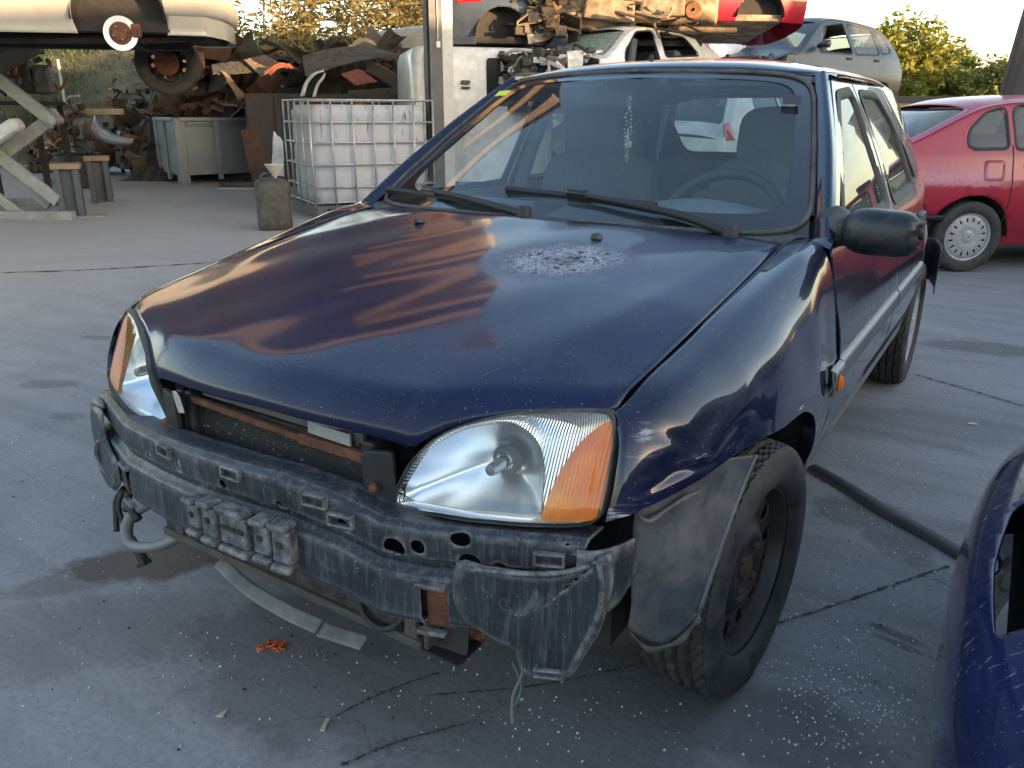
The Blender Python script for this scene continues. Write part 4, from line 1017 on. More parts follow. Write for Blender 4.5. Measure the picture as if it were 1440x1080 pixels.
p = AT(850, 137, 2.75); p = U(852, 138, y=1.02); b = MB(); b.box(p, (.20,.03,.055), Matrix.Rotation(.15, 3, 'Z')); b.tube([p+Vector((0,-.01,.02)), p+Vector((0,.02,.09))], .012, 8); b.build('interior_mirror', m_black, CAR, True, .012, 40)
for s in (1, -1):
    b = MB(); b.box((s*.30, 1.12, 1.262), (.36, .13, .014), Matrix.Rotation(radians(-8), 3, 'X')); b.build('sun_visor', m_lining, CAR, False, .006)
    loft('inner_pillar', [[(.725*s,1.36,.62),(.70*s,1.38,.92),(.56*s,1.42,1.27)], [(.69*s,1.40,.62),(.66*s,1.42,.92),(.53*s,1.44,1.26)], [(.725*s,1.48,.62),(.70*s,1.47,.92),(.56*s,1.48,1.27)]], 10, 8, m_dash, CAR)
    loft('door_lining', [[(.755*s,y,.32),(.775*s,y,.55),(.715*s,y,.90)] for y in (.50,1.0,1.6,2.1)], 8, 10, m_dash, CAR)
# beads hanging inside the windscreen
top = U(886, 128, y=1.0); BD = empty('bead_string', top, 0, 'string of pale beads with a cross hanging inside the windscreen', 'beads')
m_bead = M('pale_glass_beads', (.40,.38,.30), .2, var=.3, scale=60)
b = MB()
for k in range(34):
    a = k/33; dx = .010*sin(a*pi)*(1 if k % 2 else -1)+.003*sin(k*2.3); r = .0036 if k % 5 else .0058
    z = -.02-a*.20
    b.lathe([(0,-r),(r*.75,-r*.6),(r,0),(r*.75,r*.6),(0,r)], (dx, .003*cos(k), z), 'z', 8)
b.build('beads', m_bead, BD, True)
b = MB(); b.box((.004,0,-.165), (.022,.006,.022)); b.box((.0,0,-.135), (.006,.005,.04)); b.build('cross_pendant', m_bead, BD, False, .002)
# ================================================================ ground
def ground_mat():
    m, t, b, co = newmat('worn_concrete_yard')
    n1 = noise(t, co, .35, 8, .6, .3); n2 = noise(t, co, 2.2, 9, .65, .5); n3 = noise(t, co, 60, 4, .6)
    c = mixc(t, ramp(t, n1, [(.3, 0), (.7, 1)]), (.240, .236, .246), (.325, .318, .324))
    c = mixc(t, math_(t, 'MULTIPLY', ramp(t, n2, [(.42, 0), (.72, 1)]), .42), c, (.15, .147, .15))
    c = mixc(t, math_(t, 'MULTIPLY', ramp(t, n3, [(.35, 1), (.6, 0)]), .35), c, (.13, .13, .132))
    gsp = noise(t, co, 210, 3, .6); c = mixc(t, ramp(t, gsp, [(.60, 0), (.68, .45)]), c, (.40, .39, .385)); c = mixc(t, ramp(t, gsp, [(.30, .5), (.40, 0)]), c, (.085, .083, .083))
    vo = N(t, 'ShaderNodeTexVoronoi', feature='DISTANCE_TO_EDGE'); vo.inputs['Scale'].default_value = 1.15; wv_ = N(t, 'ShaderNodeVectorMath', operation='ADD'); nz_ = N(t, 'ShaderNodeTexNoise'); nz_.inputs['Scale'].default_value = 3; nz_.inputs['Detail'].default_value = 8; t.links.new(co, nz_.inputs[0]); t.links.new(co, wv_.inputs[0]); t.links.new(nz_.outputs['Color'], wv_.inputs[1]); t.links.new(wv_.outputs[0], vo.inputs['Vector'])
    hair = math_(t, 'MULTIPLY', ramp(t, vo.outputs['Distance'], [(.002, 1), (.007, 0)]), ramp(t, noise(t, co, .8, 3), [(.55, 0), (.64, .55)])); c = mixc(t, hair, c, (.06, .057, .055))
    # trowel and tyre streaks, drawn out along one direction
    mp = N(t, 'ShaderNodeMapping'); mp.inputs['Rotation'].default_value = (0, 0, radians(-20)); mp.inputs['Scale'].default_value = (.5, 5, 1); t.links.new(co, mp.inputs[0])
    c = mixc(t, math_(t, 'MULTIPLY', ramp(t, noise(t, mp.outputs[0], 1.6, 7, .6, .6), [(.45, 0), (.72, 1)]), .5), c, (.125, .122, .122))
    # paler, warmer tone towards the far left of the yard
    sx = N(t, 'ShaderNodeSeparateXYZ'); t.links.new(co, sx.inputs[0])
    dist = math_(t, 'SUBTRACT', math_(t, 'MULTIPLY', sx.outputs[0], -.75), math_(t, 'MULTIPLY', sx.outputs[1], -.25))
    far = ramp(t, math_(t, 'MULTIPLY', math_(t, 'ADD', dist, math_(t, 'MULTIPLY', n1, 1.5)), .13), [(.30, 0), (.75, 1)])
    c = mixc(t, math_(t, 'MULTIPLY', far, .7), c, (.42, .365, .325))
    # oil stains with own outlines; broad ones before the car paint in shade too
    rgh = .75; stain_shade = None
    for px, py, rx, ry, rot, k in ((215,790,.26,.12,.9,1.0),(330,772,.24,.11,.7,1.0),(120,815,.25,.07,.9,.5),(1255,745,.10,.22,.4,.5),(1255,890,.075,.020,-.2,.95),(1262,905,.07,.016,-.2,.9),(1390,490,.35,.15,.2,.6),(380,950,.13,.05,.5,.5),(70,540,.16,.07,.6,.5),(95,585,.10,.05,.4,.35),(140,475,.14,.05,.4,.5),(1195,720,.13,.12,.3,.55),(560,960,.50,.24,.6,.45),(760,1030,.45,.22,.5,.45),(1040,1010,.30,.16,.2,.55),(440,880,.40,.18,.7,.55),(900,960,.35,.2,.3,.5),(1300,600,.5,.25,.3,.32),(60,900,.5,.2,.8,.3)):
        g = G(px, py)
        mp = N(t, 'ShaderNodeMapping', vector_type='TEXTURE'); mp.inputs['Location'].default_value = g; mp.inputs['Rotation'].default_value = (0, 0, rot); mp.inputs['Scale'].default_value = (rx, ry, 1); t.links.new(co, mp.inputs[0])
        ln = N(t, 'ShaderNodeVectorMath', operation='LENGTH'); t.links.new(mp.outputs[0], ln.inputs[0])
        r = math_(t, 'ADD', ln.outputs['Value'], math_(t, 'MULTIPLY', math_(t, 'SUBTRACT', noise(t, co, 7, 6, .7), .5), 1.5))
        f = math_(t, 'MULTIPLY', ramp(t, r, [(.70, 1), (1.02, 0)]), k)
        stain_shade = f if stain_shade is None else math_(t, 'MAXIMUM', stain_shade, f)
    c = mixc(t, math_(t, 'MULTIPLY', stain_shade, .85), c, (.030, .026, .024))
    t.links.new(c, b.inputs['Base Color'])
    rr = math_(t, 'SUBTRACT', ramp(t, n2, [(.3, .68), (.7, .88)]), math_(t, 'MULTIPLY', stain_shade, .25)); t.links.new(rr, b.inputs['Roughness'])
    b.inputs['Specular IOR Level'].default_value = .35
    h = math_(t, 'ADD', math_(t, 'MULTIPLY', n3, .4), math_(t, 'MULTIPLY', n2, .6)); bump(t, b, h, .35, .01)
    return m
gv = []; n = 61
for j in range(n):
    for i in range(n):
        gv.append((-900+1800*i/(n-1), -900+1800*j/(n-1), 0))
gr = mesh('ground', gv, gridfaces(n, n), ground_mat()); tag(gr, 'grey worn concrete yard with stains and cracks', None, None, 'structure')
m_joint = M('dirt_filled_joint', (.05, .047, .045), .95, bmp=.4)
def crackline(pts, w, name='crack', jit=.0018):
    P = crs([G(*p) for p in pts], 70); L = []; Rr = []
    for i, p in enumerate(P):
        d = (P[min(i+1, 69)]-P[max(i-1, 0)]).normalized(); nn = Vector((-d.y, d.x, 0)); ww = w*random.uniform(.1, 1.3)*(.4+.6*abs(sin(i*.37+w*900)))/2; j = random.uniform(-jit, jit)
        L.append(p+nn*(j+ww)+Vector((0,0,.004))); Rr.append(p+nn*(j-ww)+Vector((0,0,.004)))
    return band(name, L, Rr, m_joint, gr, closed=False)
crackline([(1070,885),(1180,850),(1260,822),(1335,797)], .009); crackline([(1290,528),(1360,548),(1440,572)], .012)
crackline([(466,1012),(540,975),(625,945)], .007); crackline([(480,1078),(560,1045),(660,1018)], .008); crackline([(600,980),(760,965),(905,935)], .006)
crackline([(0,384),(120,380),(260,372),(360,366)], .035, 'slab_joint', .004)
# ---- crumbs of safety glass and grit on the concrete
def crumbs(name, spots, m, label, cat, size=(.0012, .0034), zmax=.9):
    b = MB(); rnd = random.Random(5)
    for px, py, rx, ry, k in spots:
        for _ in range(k):
            g = G(px+rnd.gauss(0, rx), py+rnd.gauss(0, ry)); s_ = rnd.uniform(*size)
            if g.y < -1.2 or g.y > 60: continue
            R_ = Matrix.Rotation(rnd.uniform(0, 6.3), 3, 'Z')
            b.box((g.x, g.y, s_*.35+.0015), (s_*rnd.uniform(.7, 1.5), s_*rnd.uniform(.7, 1.3), s_*zmax), R_, rnd.uniform(.5, 1))
    o = b.build(name, m); tag(o, label, cat, None, 'stuff'); return o
m_crumb = M('glass_crumb', (.62, .70, .68), .12, var=.3, scale=60, spec=.8)
m_crumb2 = M('green_glass_crumb', (.16, .48, .42), .15, var=.4, scale=60, spec=.8)
crumbs('glass_crumbs', [(1200,930,75,90,300),(1220,700,60,60,170),(1290,640,80,50,90),(1180,990,60,50,130),(560,960,180,70,90),(300,980,150,70,30),(120,440,110,40,130),(300,410,60,15,120),(230,840,120,60,25),(820,1010,120,40,60),(1360,560,60,40,50),(60,700,60,120,40),(100,560,70,60,30)], m_crumb, 'tiny clear crumbs of broken safety glass scattered over the concrete', 'glass')
crumbs('green_glass_crumbs', [(1320,812,16,10,60),(1250,930,70,90,90),(1195,660,35,35,40),(1140,640,15,15,10),(440,918,14,5,8)], m_crumb2, 'tiny green crumbs of broken glass beside the blue nose', 'glass')
crumbs('grit', [(500,950,300,90,45),(1200,850,120,140,40),(150,600,120,180,30),(1330,500,70,40,40)], M('dark_grit', (.035,.032,.03), .9), 'dark grit and crumbs of dirt on the concrete', 'grit', (.0015, .005), .6)
# ---- bits lying about
def bit(name, px, py, poly, m, label, cat, th=.004, rot=0, tilt=0):
    g = G(px, py); b = MB(); b.prism(poly, th, Matrix.Translation((0,0,th/2+.002)) @ Matrix.Rotation(rot, 4, 'Z') @ Matrix.Rotation(tilt, 4, 'X'))
    o = b.build(name, m, None, False, .0008); o.location = g; return tag(o, label, cat)
m_chip = M('pale_wood_chip', (.45,.36,.24), .8)
bit('wood_chip', 313, 1005, [(-.008,-.012),(.008,-.010),(.004,.016)], m_chip, 'pale pointed wood chip on the concrete at lower left', 'wood chip', rot=.3)
bit('wood_splinter', 457, 1021, [(-.005,-.018),(.005,-.018),(.004,.0),(.007,.016),(-.003,.016)], m_chip, 'narrow pale wood splinter beside the end of the crack', 'wood chip', rot=.5)
o = None
b = MB(); rnd = random.Random(3)
for k in range(16):
    b.box((rnd.gauss(0, .016), rnd.gauss(0, .010), .004), (rnd.uniform(.006,.018), rnd.uniform(.005,.013), .005), Matrix.Rotation(rnd.uniform(0,3), 3, 'Z'), .8)
o = b.build('rust_flakes', M('orange_rust', (.55,.10,.02), .8)); o.location = G(382, 908); tag(o, 'small heap of orange flakes on the concrete before the car', 'flakes', None, 'stuff')
# black rubber edging lying beside the front wheel
A0, A1 = G(1143, 661), G(1372, 795); d = (A1-A0).normalized(); nn = Vector((-d.y, d.x, 0))
prof = [(-.028,.002),(-.026,.012),(-.010,.020),(.012,.020),(.027,.012),(.030,.002)]
o = loft('rubber_strip', [[A0.lerp(A1, q)+nn*(a+.004*sin(q*9))+Vector((0,0,z)) for q in (0,.25,.5,.75,1)] for a, z in prof], 40, 14, M('dusty_black_rubber_strip', (.035,.037,.042), .55, var=.3, dirt=(.10,.10,.10), damt=.3), None); tag(o, 'long black rubber strip lying on the concrete beside the front wheel', 'rubber strip')
g = G(205, 466); bit('cardboard_scrap', 205, 466, [(-.05,-.02),(.05,-.025),(.055,.02),(-.04,.022)], M('grey_card', (.2,.19,.18), .9), 'small flat grey scrap on the concrete at left', 'scrap', rot=.5)
bit('paper_scrap', 1367, 597, [(-.018,-.006),(.02,-.004),(.016,.008),(-.012,.006)], M('white_paper', (.6,.6,.58), .9), 'small white scrap on the concrete right of the rear wheel', 'scrap', rot=.2)

# ================================================================ generic scrap-yard car
def car_shape(W, zbelt, Lr, taper=(.10, .09), tumble=.40):
    k = W/.803; zk = zbelt/.90
    def X(y, z):
        zz = z/zk
        x = sinterp(zz, FZ)*k if zz <= .90 else .742*k-(z-zbelt)*tumble-(z-zbelt)**2*.2
        if y < .75: x -= (.75-y)**2*taper[0]*1.4
        if y > Lr-.85: x -= (y-Lr+.85)**2*taper[1]*1.3
        return max(x, .05)
    return X
def wreck(name, label, cat, loc, rz, m, L, W, TP, zbelt, wy, R=.29, win=(), screen=None, rear=None, group=None, tilt=(0,0), wheels=(1,1), glass=None, zb=.20, scale=1, lamps=(), sides=(1,-1), screen_glass=True, bumper=None, open_front=0, panes=None, interior=True, detail=0, archcut=True, wstyle='cover', mfloor=None):
    root = empty(name, loc, rz, label, cat, group); root.rotation_euler = (tilt[0], tilt[1], rz); root.scale = (scale,)*3
    X = car_shape(W, zbelt, L); drop = .055
    def top(y): return sinterp(y, TP)
    arches = [ell(y, R, R*1.16, R*1.16, 36) for y in wy] if archcut else []
    nu, nv = 110, 44
    glass = glass or m_side
    y0 = open_front
    for s in sides:
        def p2(u, v):
            y = lerp(y0+.02, L-.02, u); zt = top(y)-drop; return (y, lerp(zb, zt, v))
        bd = cutgrid('body_side', nu, nv, p2, lambda y, z: (X(y, z), y, z), list(win)+arches, m, root, side=s, thick=.004)
        for wi, w in enumerate(win):
            if panes is None or panes[wi]: patch('window', w, lambda y, z: (X(y, z)-.006, y, z), glass, root, rings=4, side=s)
            sg = 1 if area2(w) > 0 else -1
            band('window_seal', [(X(y, z)-.01, y, z) for y, z in around(w, -sg*.006)], [(X(y, z)+.004, y, z) for y, z in around(w, sg*.018)], m_black, root, side=s, flip=sg > 0, mid=[(X(y, z)+.004, y, z) for y, z in w])
    def tp3(y, k):
        zt = top(y); xs = X(y, zt-drop); return Vector((xs*k, y, zt-drop*abs(k)**4-.02*k*k*(1 if zt > zbelt+.1 else .6)+.02*abs(k)**4*0-.0))
    def tp3b(y, k):
        p = tp3(y, k); 
        if abs(k) > .995: p.z = top(y)-drop
        return p
    holes = []
    if screen: holes.append(rpoly([(screen[0], -.86), (screen[1], -.84), (screen[1], .84), (screen[0], .86)], .04))
    if rear: holes.append(rpoly([(rear[0], -.84), (rear[1], -.86), (rear[1], .86), (rear[0], .84)], .04))
    cutgrid('top_panel', 140, 36, lambda u, v: (lerp(y0+.02, L-.02, u), 2*v-1), tp3b, holes, m, root, thick=.004, flip=False)
    for hi, h in enumerate(holes):
        if hi == 0 and screen and not screen_glass: continue
        hh = sorted(h, key=lambda p: 0); patch('screen_glass', h, lambda y, k: tp3(y, k)-Vector((0,0,.006)), glass, root, rings=6, flip=True)
        sg = 1 if area2(h) > 0 else -1
        band('screen_seal', [tp3(y, k) for y, k in around(h, -sg*.010)], [tp3(y, k)+Vector((0,0,.004)) for y, k in around(h, sg*.012)], m_black, root, flip=sg < 0)
    # ends
    for e in (0, 1):
        if e == 0 and open_front: continue
        y = .02 if e == 0 else L-.02; zt = top(y)-drop; sgn = -1 if e == 0 else 1
        def endp(x, z, y=y, sgn=sgn, zt=zt):
            xe = X(y, z); q = x*xe
            return Vector((q, y+sgn*.10*(1-abs(x)**2.5), z+ (0 if z < zt-.01 else .035*(1-x*x))))
        cutgrid('end_panel', 40, 24, lambda u, v: (2*u-1, lerp(zb, zt, v)), endp, [], m, root, flip=(e == 1))
        if bumper:
            zs = (.34, .36, .46, .52, .54)
            os_ = (0, .03, .045, .035, 0)
            C = []
            for z, o_ in zip(zs, os_):
                row = []
                for x in (-1,-.9,-.6,0,.6,.9,1):
                    p = endp(x, z); d_ = Vector((x*.6, sgn*(1-abs(x)*.5), 0)).normalized(); row.append(p+d_*o_)
                yy = y-sgn*.28; row = [Vector((-X(yy, z)-o_, yy, z))]+row+[Vector((X(yy, z)+o_, yy, z))]
                C.append(row)
            loft('bumper', C, 36, 12, bumper, root, flip=(e == 0))
    for ch, poly, mt in lamps:      # lamps laid on the side skin
        for s in sides:
            patch(ch, rpoly(poly, .02), lambda y, z: (X(y, z)+.006, y, z), mt, root, rings=3, side=s, thick=.01)
    b = MB(); b.box((0, (wy[0]+wy[1])/2, zb+.06), (2*W*.82, L*.80, .08)); b.box((0, L/2+.1, zbelt*.62), (2*W*.80, 1.9, .18)); b.box((0, L*.14, zbelt*.55), (2*W*.6, L*.22, .35)) if not open_front else None
    b.build('floor_pan', mfloor or m_gap, root)
    if interior:
        for x in (-.36, .36):
            bb = MB(); bb.box((x, L*.47, zbelt*.92), (.46, .14, .62), Matrix.Rotation(-.2, 3, 'X'), .85); bb.box((x, L*.47+.07, zbelt*.92+.42), (.27, .09, .18), Matrix.Rotation(-.2, 3, 'X')); bb.build('seat', m_fabric, root, True, .03, 40)
        bb = MB(); bb.box((0, L*.69, zbelt*.82), (W*1.55, .14, .55), Matrix.Rotation(-.25, 3, 'X')); bb.build('rear_seat', m_fabric, root, True, .03, 40)
    for k, y in enumerate(wy):
        if not wheels[k] and y > open_front: b = MB(); b.box((0, y, R+.22), (2*W*.72, R*2.5, R*1.5)); b.build('inner_arch', m_gap, root)
        for s in (1, -1):
            if wheels[k] or y > open_front: b = MB(); b.lathe([(R*1.17, W*.55), (R*1.17, W-.03)], (0, y, R), 'x', 24, 0, pi); b.build('wheel_house', m_gap, root, True, mirror=s < 0)
            if wheels[k]: make_wheel(root, (s*(W-.095), y, R), 0, s, wstyle, R, .18, segs=64, detail=False)
    return root, X
m_red = M('faded_red_paint', (.36, .006, .022), .35, var=.10, scale=2, coat=.8, crough=.10)
def saloon_red():
    m, t, b, co = newmat('faded_red_saloon_paint'); sx = N(t, 'ShaderNodeSeparateXYZ'); t.links.new(co, sx.inputs[0])
    n = noise(t, co, 7, 7, .65, .4); n2 = noise(t, co, 26, 5, .7)
    z = math_(t, 'ADD', sx.outputs[2], math_(t, 'MULTIPLY', math_(t, 'SUBTRACT', n, .5), .16))
    f = math_(t, 'MULTIPLY', ramp(t, z, [(.655, 0), (.668, 1), (.75, .85), (.83, 0)]), ramp(t, sx.outputs[1], [(0, 0), (.9, 1)]))
    ry = N(t, 'ShaderNodeMapRange'); ry.inputs[1].default_value = 3.05; ry.inputs[2].default_value = 3.3; t.links.new(sx.outputs[1], ry.inputs[0])
    f = math_(t, 'MULTIPLY', math_(t, 'MULTIPLY', ramp(t, z, [(.655, 0), (.668, 1), (.75, .85), (.83, 0)]), ry.outputs[0]), ramp(t, n2, [(.3, .5), (.6, .95)]))
    c = mixc(t, ramp(t, noise(t, co, 3, 4), [(.3, 0), (.7, 1)]), (.30, .004, .02), (.40, .008, .03))
    c = mixc(t, f, c, (.50, .20, .25)); t.links.new(c, b.inputs['Base Color'])
    b.inputs['Roughness'].default_value = .4; t.links.new(math_(t, 'MULTIPLY', math_(t, 'SUBTRACT', 1.0, f), .7), b.inputs['Coat Weight']); b.inputs['Coat Roughness'].default_value = .1
    return m
m_redsal = saloon_red()
m_mpv = M('dark_grey_car_paint', (.035, .037, .042), .45, .2, coat=.35, crough=.2, dirt=(.05,.05,.05), damt=.1, dscale=3)
m_white = M('white_car_paint', (.68, .68, .67), .4, coat=.6, crough=.15, dirt=(.35,.33,.30), damt=.3, dscale=4)
m_silver = M('pale_silver_paint', (.60, .61, .63), .35, .3, coat=.7, crough=.1, dirt=(.35,.33,.31), damt=.25)
m_slate = M('slate_blue_grey_paint', (.035, .05, .08), .45, .1, coat=.3, crough=.2)
m_cream = M('champagne_car_paint', (.56, .52, .45), .32, .25, coat=.8, crough=.08, var=.06)
m_tail = M('red_tail_lamp', (.55, .01, .015), .15, coat=1, var=.15, scale=20)
m_glassg = glassmat('dusty_window_glass', (.45,.50,.50), .02, dirt=.16, film_col=(.45,.45,.43))
# ---- red saloon standing right of the hatchback
TP = [(0,.56),(.25,.70),(.9,.85),(1.12,.90),(1.75,1.26),(2.2,1.325),(2.75,1.33),(3.25,1.30),(3.46,1.24),(3.93,1.02),(4.02,1.0),(4.10,.985),(4.14,.93)]
w1 = rpoly([(1.40,.94),(1.85,1.21),(2.22,1.24),(2.22,.935)], .04); w2 = rpoly([(2.32,.935),(2.32,1.245),(3.08,1.24),(3.12,1.20),(3.12,.935)], .04)
w3 = rpoly([(3.19,.94),(3.19,1.225),(3.34,1.19),(3.48,1.06),(3.50,.96),(3.44,.935)], .04)
rw = G(1346, 381)
RZ = YROT+radians(90+4)
loc = Vector((rw.x, rw.y, 0))
def anchor(rz, lx, ly, target, sc=1):
    c_, s_ = cos(rz), sin(rz); return Vector((target.x-(lx*c_-ly*s_)*sc, target.y-(lx*s_+ly*c_)*sc, 0))
REDW = rpoly([(2.0,.63),(4.06,.60),(4.06,.66),(3.9,.72),(3.5,.75),(2.9,.74)], .02)
red, Xr = wreck('red_saloon', 'red saloon with silver wheel trims parked behind the hatchback at right', 'car', anchor(RZ, -.76, 3.42, loc), RZ, m_redsal, 4.14, .83, TP, .91, (.85, 3.42), .275, [w1, w2, w3], (1.16, 1.72), (3.44, 3.91), glass=m_glassg, bumper=M('red_bumper_paint', (.42,.012,.03), .4, coat=.6, dirt=(.5,.25,.25), damt=.2))
for s in (1, -1):
    b = MB(); b.box((.0, 3.98, .43), (.02, .28, .035)); C = [[(Xr(y, z)+o_, y, z) for y in (3.66,3.78,3.9,4.0)] for z, o_ in ((.405,.03),(.41,.055),(.44,.06),(.445,.03))]
    loft('bumper_strip', C, 10, 8, m_black, red, side=s, flip=True)
    b = MB(); x = Xr(2.95, .88); b.box((x+.01, 2.98, .80), (.03, .18, .05)); b.build('handle', m_black, red, True, .01, 40, mirror=s < 0)
    patch('filler_flap', rpoly([(3.22,.70),(3.38,.70),(3.38,.85),(3.22,.85)], .03), lambda y, z: (Xr(y, z)+.004, y, z), m_redsal, red, rings=3, side=s, thick=.003)
    for y in (2.27, 3.155):
        band('door_gap', [(Xr(y, z)+.0025, y-.004, z) for z in [.30+.66*k/10 for k in range(11)]], [(Xr(y, z)+.0025, y+.004, z) for z in [.30+.66*k/10 for k in range(11)]], m_gap, red, closed=False, side=s)
    C = [[(Xr(y, z)+.002, y, z) for y in (1.3,1.8,2.4,2.95,3.1)] for z in (.205,.24,.30)]
# ---- blue nose at the right edge
NOSE = empty('blue_damaged_car', (1.328, .1, 0), 0, 'scratched dark blue car nose with an empty lamp hole at the right edge', 'car')
m_nose = paint('scratched_navy_paint', (.014,.020,.075))
def nose_scratch(m):
    t = m.node_tree; b = t.nodes['Principled BSDF']; co = N(t, 'ShaderNodeTexCoord').outputs['Object']
    old = b.inputs['Base Color'].links[0].from_socket
    mp = N(t, 'ShaderNodeMapping'); mp.inputs['Rotation'].default_value = (.6, .3, .2); mp.inputs['Scale'].default_value = (3, 26, 9); t.links.new(co, mp.inputs[0])
    f = ramp(t, noise(t, mp.outputs[0], 3.2, 5, .7, .5), [(.60, 0), (.66, .75), (.70, .2), (.74, 0)])
    reg = ramp(t, noise(t, co, 3.2, 2, .5), [(.47, 0), (.58, 1)])
    t.links.new(mixc(t, math_(t, 'MULTIPLY', f, reg), old, (.55,.56,.58)), b.inputs['Base Color'])
nose_scratch(m_nose)
YC_ = -.05
def nx(y, z):
    q = (y-YC_)/.82
    x0 = sinterp(z, [(.14,.05),(.20,.0),(.28,-.02),(.38,-.025),(.48,-.02),(.56,.0),(.62,.045),(.655,.10)])
    return x0+.10*q*q+.24*q**6-.185
NZ = .87
def np3(y, z): return Vector((nx(y, z), y-.1, z*NZ))
HL = rpoly([(-.40,.590),(-.20,.597),(-.02,.618),(.02,.634),(-.15,.641),(-.40,.640)], .012)
GR_ = rpoly([(-.50,.20),(-.30,.20),(-.24,.27),(-.30,.315),(-.52,.31)], .03)
GR2 = rpoly([(-.15,.19),(.50,.19),(.50,.28),(-.15,.28)], .03)
cutgrid('bumper', 130, 60, lambda u, v: (lerp(-.86, .76, u), lerp(.14, .650, v)), np3, [HL, GR_, GR2], m_nose, NOSE, thick=.004, flip=True)
C = []
for k, (dx, z) in enumerate(((.0,.652),(.03,.658),(.12,.664),(.32,.674),(.60,.685),(.95,.695))):
    C.append([(nx(y, .652)*(1-k/5)+ (nx(YC_,.652))*(k/5)*1.0+dx+.006, y-.1, z*NZ-.05*abs((y-YC_)/.82)**3*(.4+.1*k)) for y in (-.84,-.66,-.36,YC_,.26,.56,.74)])
loft('bonnet', C, 50, 24, m_nose, NOSE, thick=.004, flip=False)
b = MB(); b.box((.20,-.03,.43), (.60,1.04,.40)); b.box((.60,-.05,.40), (.8,1.25,.44)); b.build('dark_cavity', m_gap, NOSE)
b = MB(); b.tube([(-.02,-.46,.60),(.0,-.40,.63),(.04,-.36,.60),(.03,-.30,.63)], .004, 6, sm=20); b.build('loose_wire', M('pale_wire', (.5,.5,.48), .5), NOSE, True)
b = MB(); b.prism(rpoly([(-.03,-.015),(.03,-.02),(.035,.012),(-.02,.018)], .006), .006, frame((-.035,-.40,.585), (.2,1,.1), (0,-.1,1))); b.build('broken_bracket', m_steel, NOSE, False, .002)
for s, y in ((1,-.52),(-1,.96)):
    pass
# ================================================================ the yard behind: big structures first
def place(rz, l, px, py, b, sc=1):
    T = AT(px, py, b); c_, s_ = cos(rz), sin(rz)
    return Vector((T.x-(l[0]*c_-l[1]*s_)*sc, T.y-(l[0]*s_+l[1]*c_)*sc, T.z-l[2]*sc))
# low workshop behind the photographer: the whole yard lies in its evening shade
wp = Vector((CAM[0], CAM[1], 0))+sdir*10.5; wr = atan2(sdir.y, sdir.x)-pi/2
WH = empty('workshop_building', wp, wr, 'low grey sheet metal workshop behind the photographer', 'building')
m_sheet = M('grey_sheet_metal', (.22,.23,.24), .55, .2, dirt=(.12,.10,.09), damt=.4)
b = MB(); b.box((0, 4, 1.76), (60, 8, 3.52)); b.build('wall', m_sheet, WH)
b = MB(); b.box((0, 4, 3.58), (60.6, 8.6, .12)); b.build('roof', M('grey_roof_sheet', (.16,.16,.17), .5), WH)
b = MB(); b.box((-14.3, 4.1, 2.7), (4.6, 8.1, 5.4)); b.build('added_shade_block', m_sheet, WH)  # unseen taller part, added to keep the people carrier in shade
for x in (-18,-11,-4,3,10,17):
    b = MB(); b.box((x, -.03, 1.4), (4.2, .06, 2.8)); b.build('roller_door', M('dark_roller_door', (.06,.065,.075), .5), WH)
# steel column
cb = AT(616, 60, 10.3); PO = empty('steel_column', (cb.x, cb.y, 0), YROT+radians(20), 'tall grey steel column behind the caged tank', 'column')
m_colg = M('dark_column_grey', (.10,.103,.108), .6, dirt=(.10,.09,.08), damt=.35, dscale=5); m_colw = M('lit_pale_column', (.52,.52,.50), .55, var=.12, dirt=(.30,.27,.24), damt=.35, dscale=6)  # dark and pale coats also put shaded and lit faces into the colour
b = MB(); b.box((.0,.10,2.3), (.23,.014,4.6)); b.build('web', m_colg, PO)
b = MB(); b.box((.125,.10,2.3), (.016,.30,4.6)); b.build('flange', m_colw, PO); b = MB(); b.box((-.125,.10,2.3), (.016,.16,4.6)); b.build('flange', m_colg, PO)
b = MB(); b.tube([(-.02,-.07,4.5),(-.025,-.072,3),(-.02,-.07,1.95)], .008, 6, sm=12); b.build('cable', M('white_cable', (.6,.6,.58), .5), PO, True)
b = MB(); b.box((-.045,-.055,2.3), (.15,.010,4.6)); b.build('face_plate', m_colg, PO)
b = MB(); b.box((-.02,-.075,1.93), (.05,.03,.07)); b.build('junction_box', M('white_junction_box', (.6,.6,.58), .5), PO, False, .005)
b = MB(); b.box((.100,-.055,2.3), (.13,.012,4.6), Matrix.Rotation(0, 3, 'Z')); b.build('face_plate', m_colw, PO)
# open steel canopy that the column carries, above the picture
CN = empty('yard_canopy', YD(-7, 10.3), YROT, 'open steel canopy above the left side of the yard', 'canopy')
b = MB(); b.box((0, 1.2, 4.62), (12.4, 10.5, .05)); b.build('roof_sheet', M('brown_roof_underside', (.07,.055,.05), .7), CN)
for k in range(9):
    b = MB(); b.box((0, -3.9+k*1.27, 4.44), (12.4, .09, .30)); b.build('purlin', M('tan_purlin', (.31,.22,.15), .6), CN)
for x, y in ((-6,-3.9),(-6,1.2),(-6,6.2)):
    b = MB(); b.box((x, y, 2.3), (.22,.22,4.6)); b.build('post', m_colg, CN)
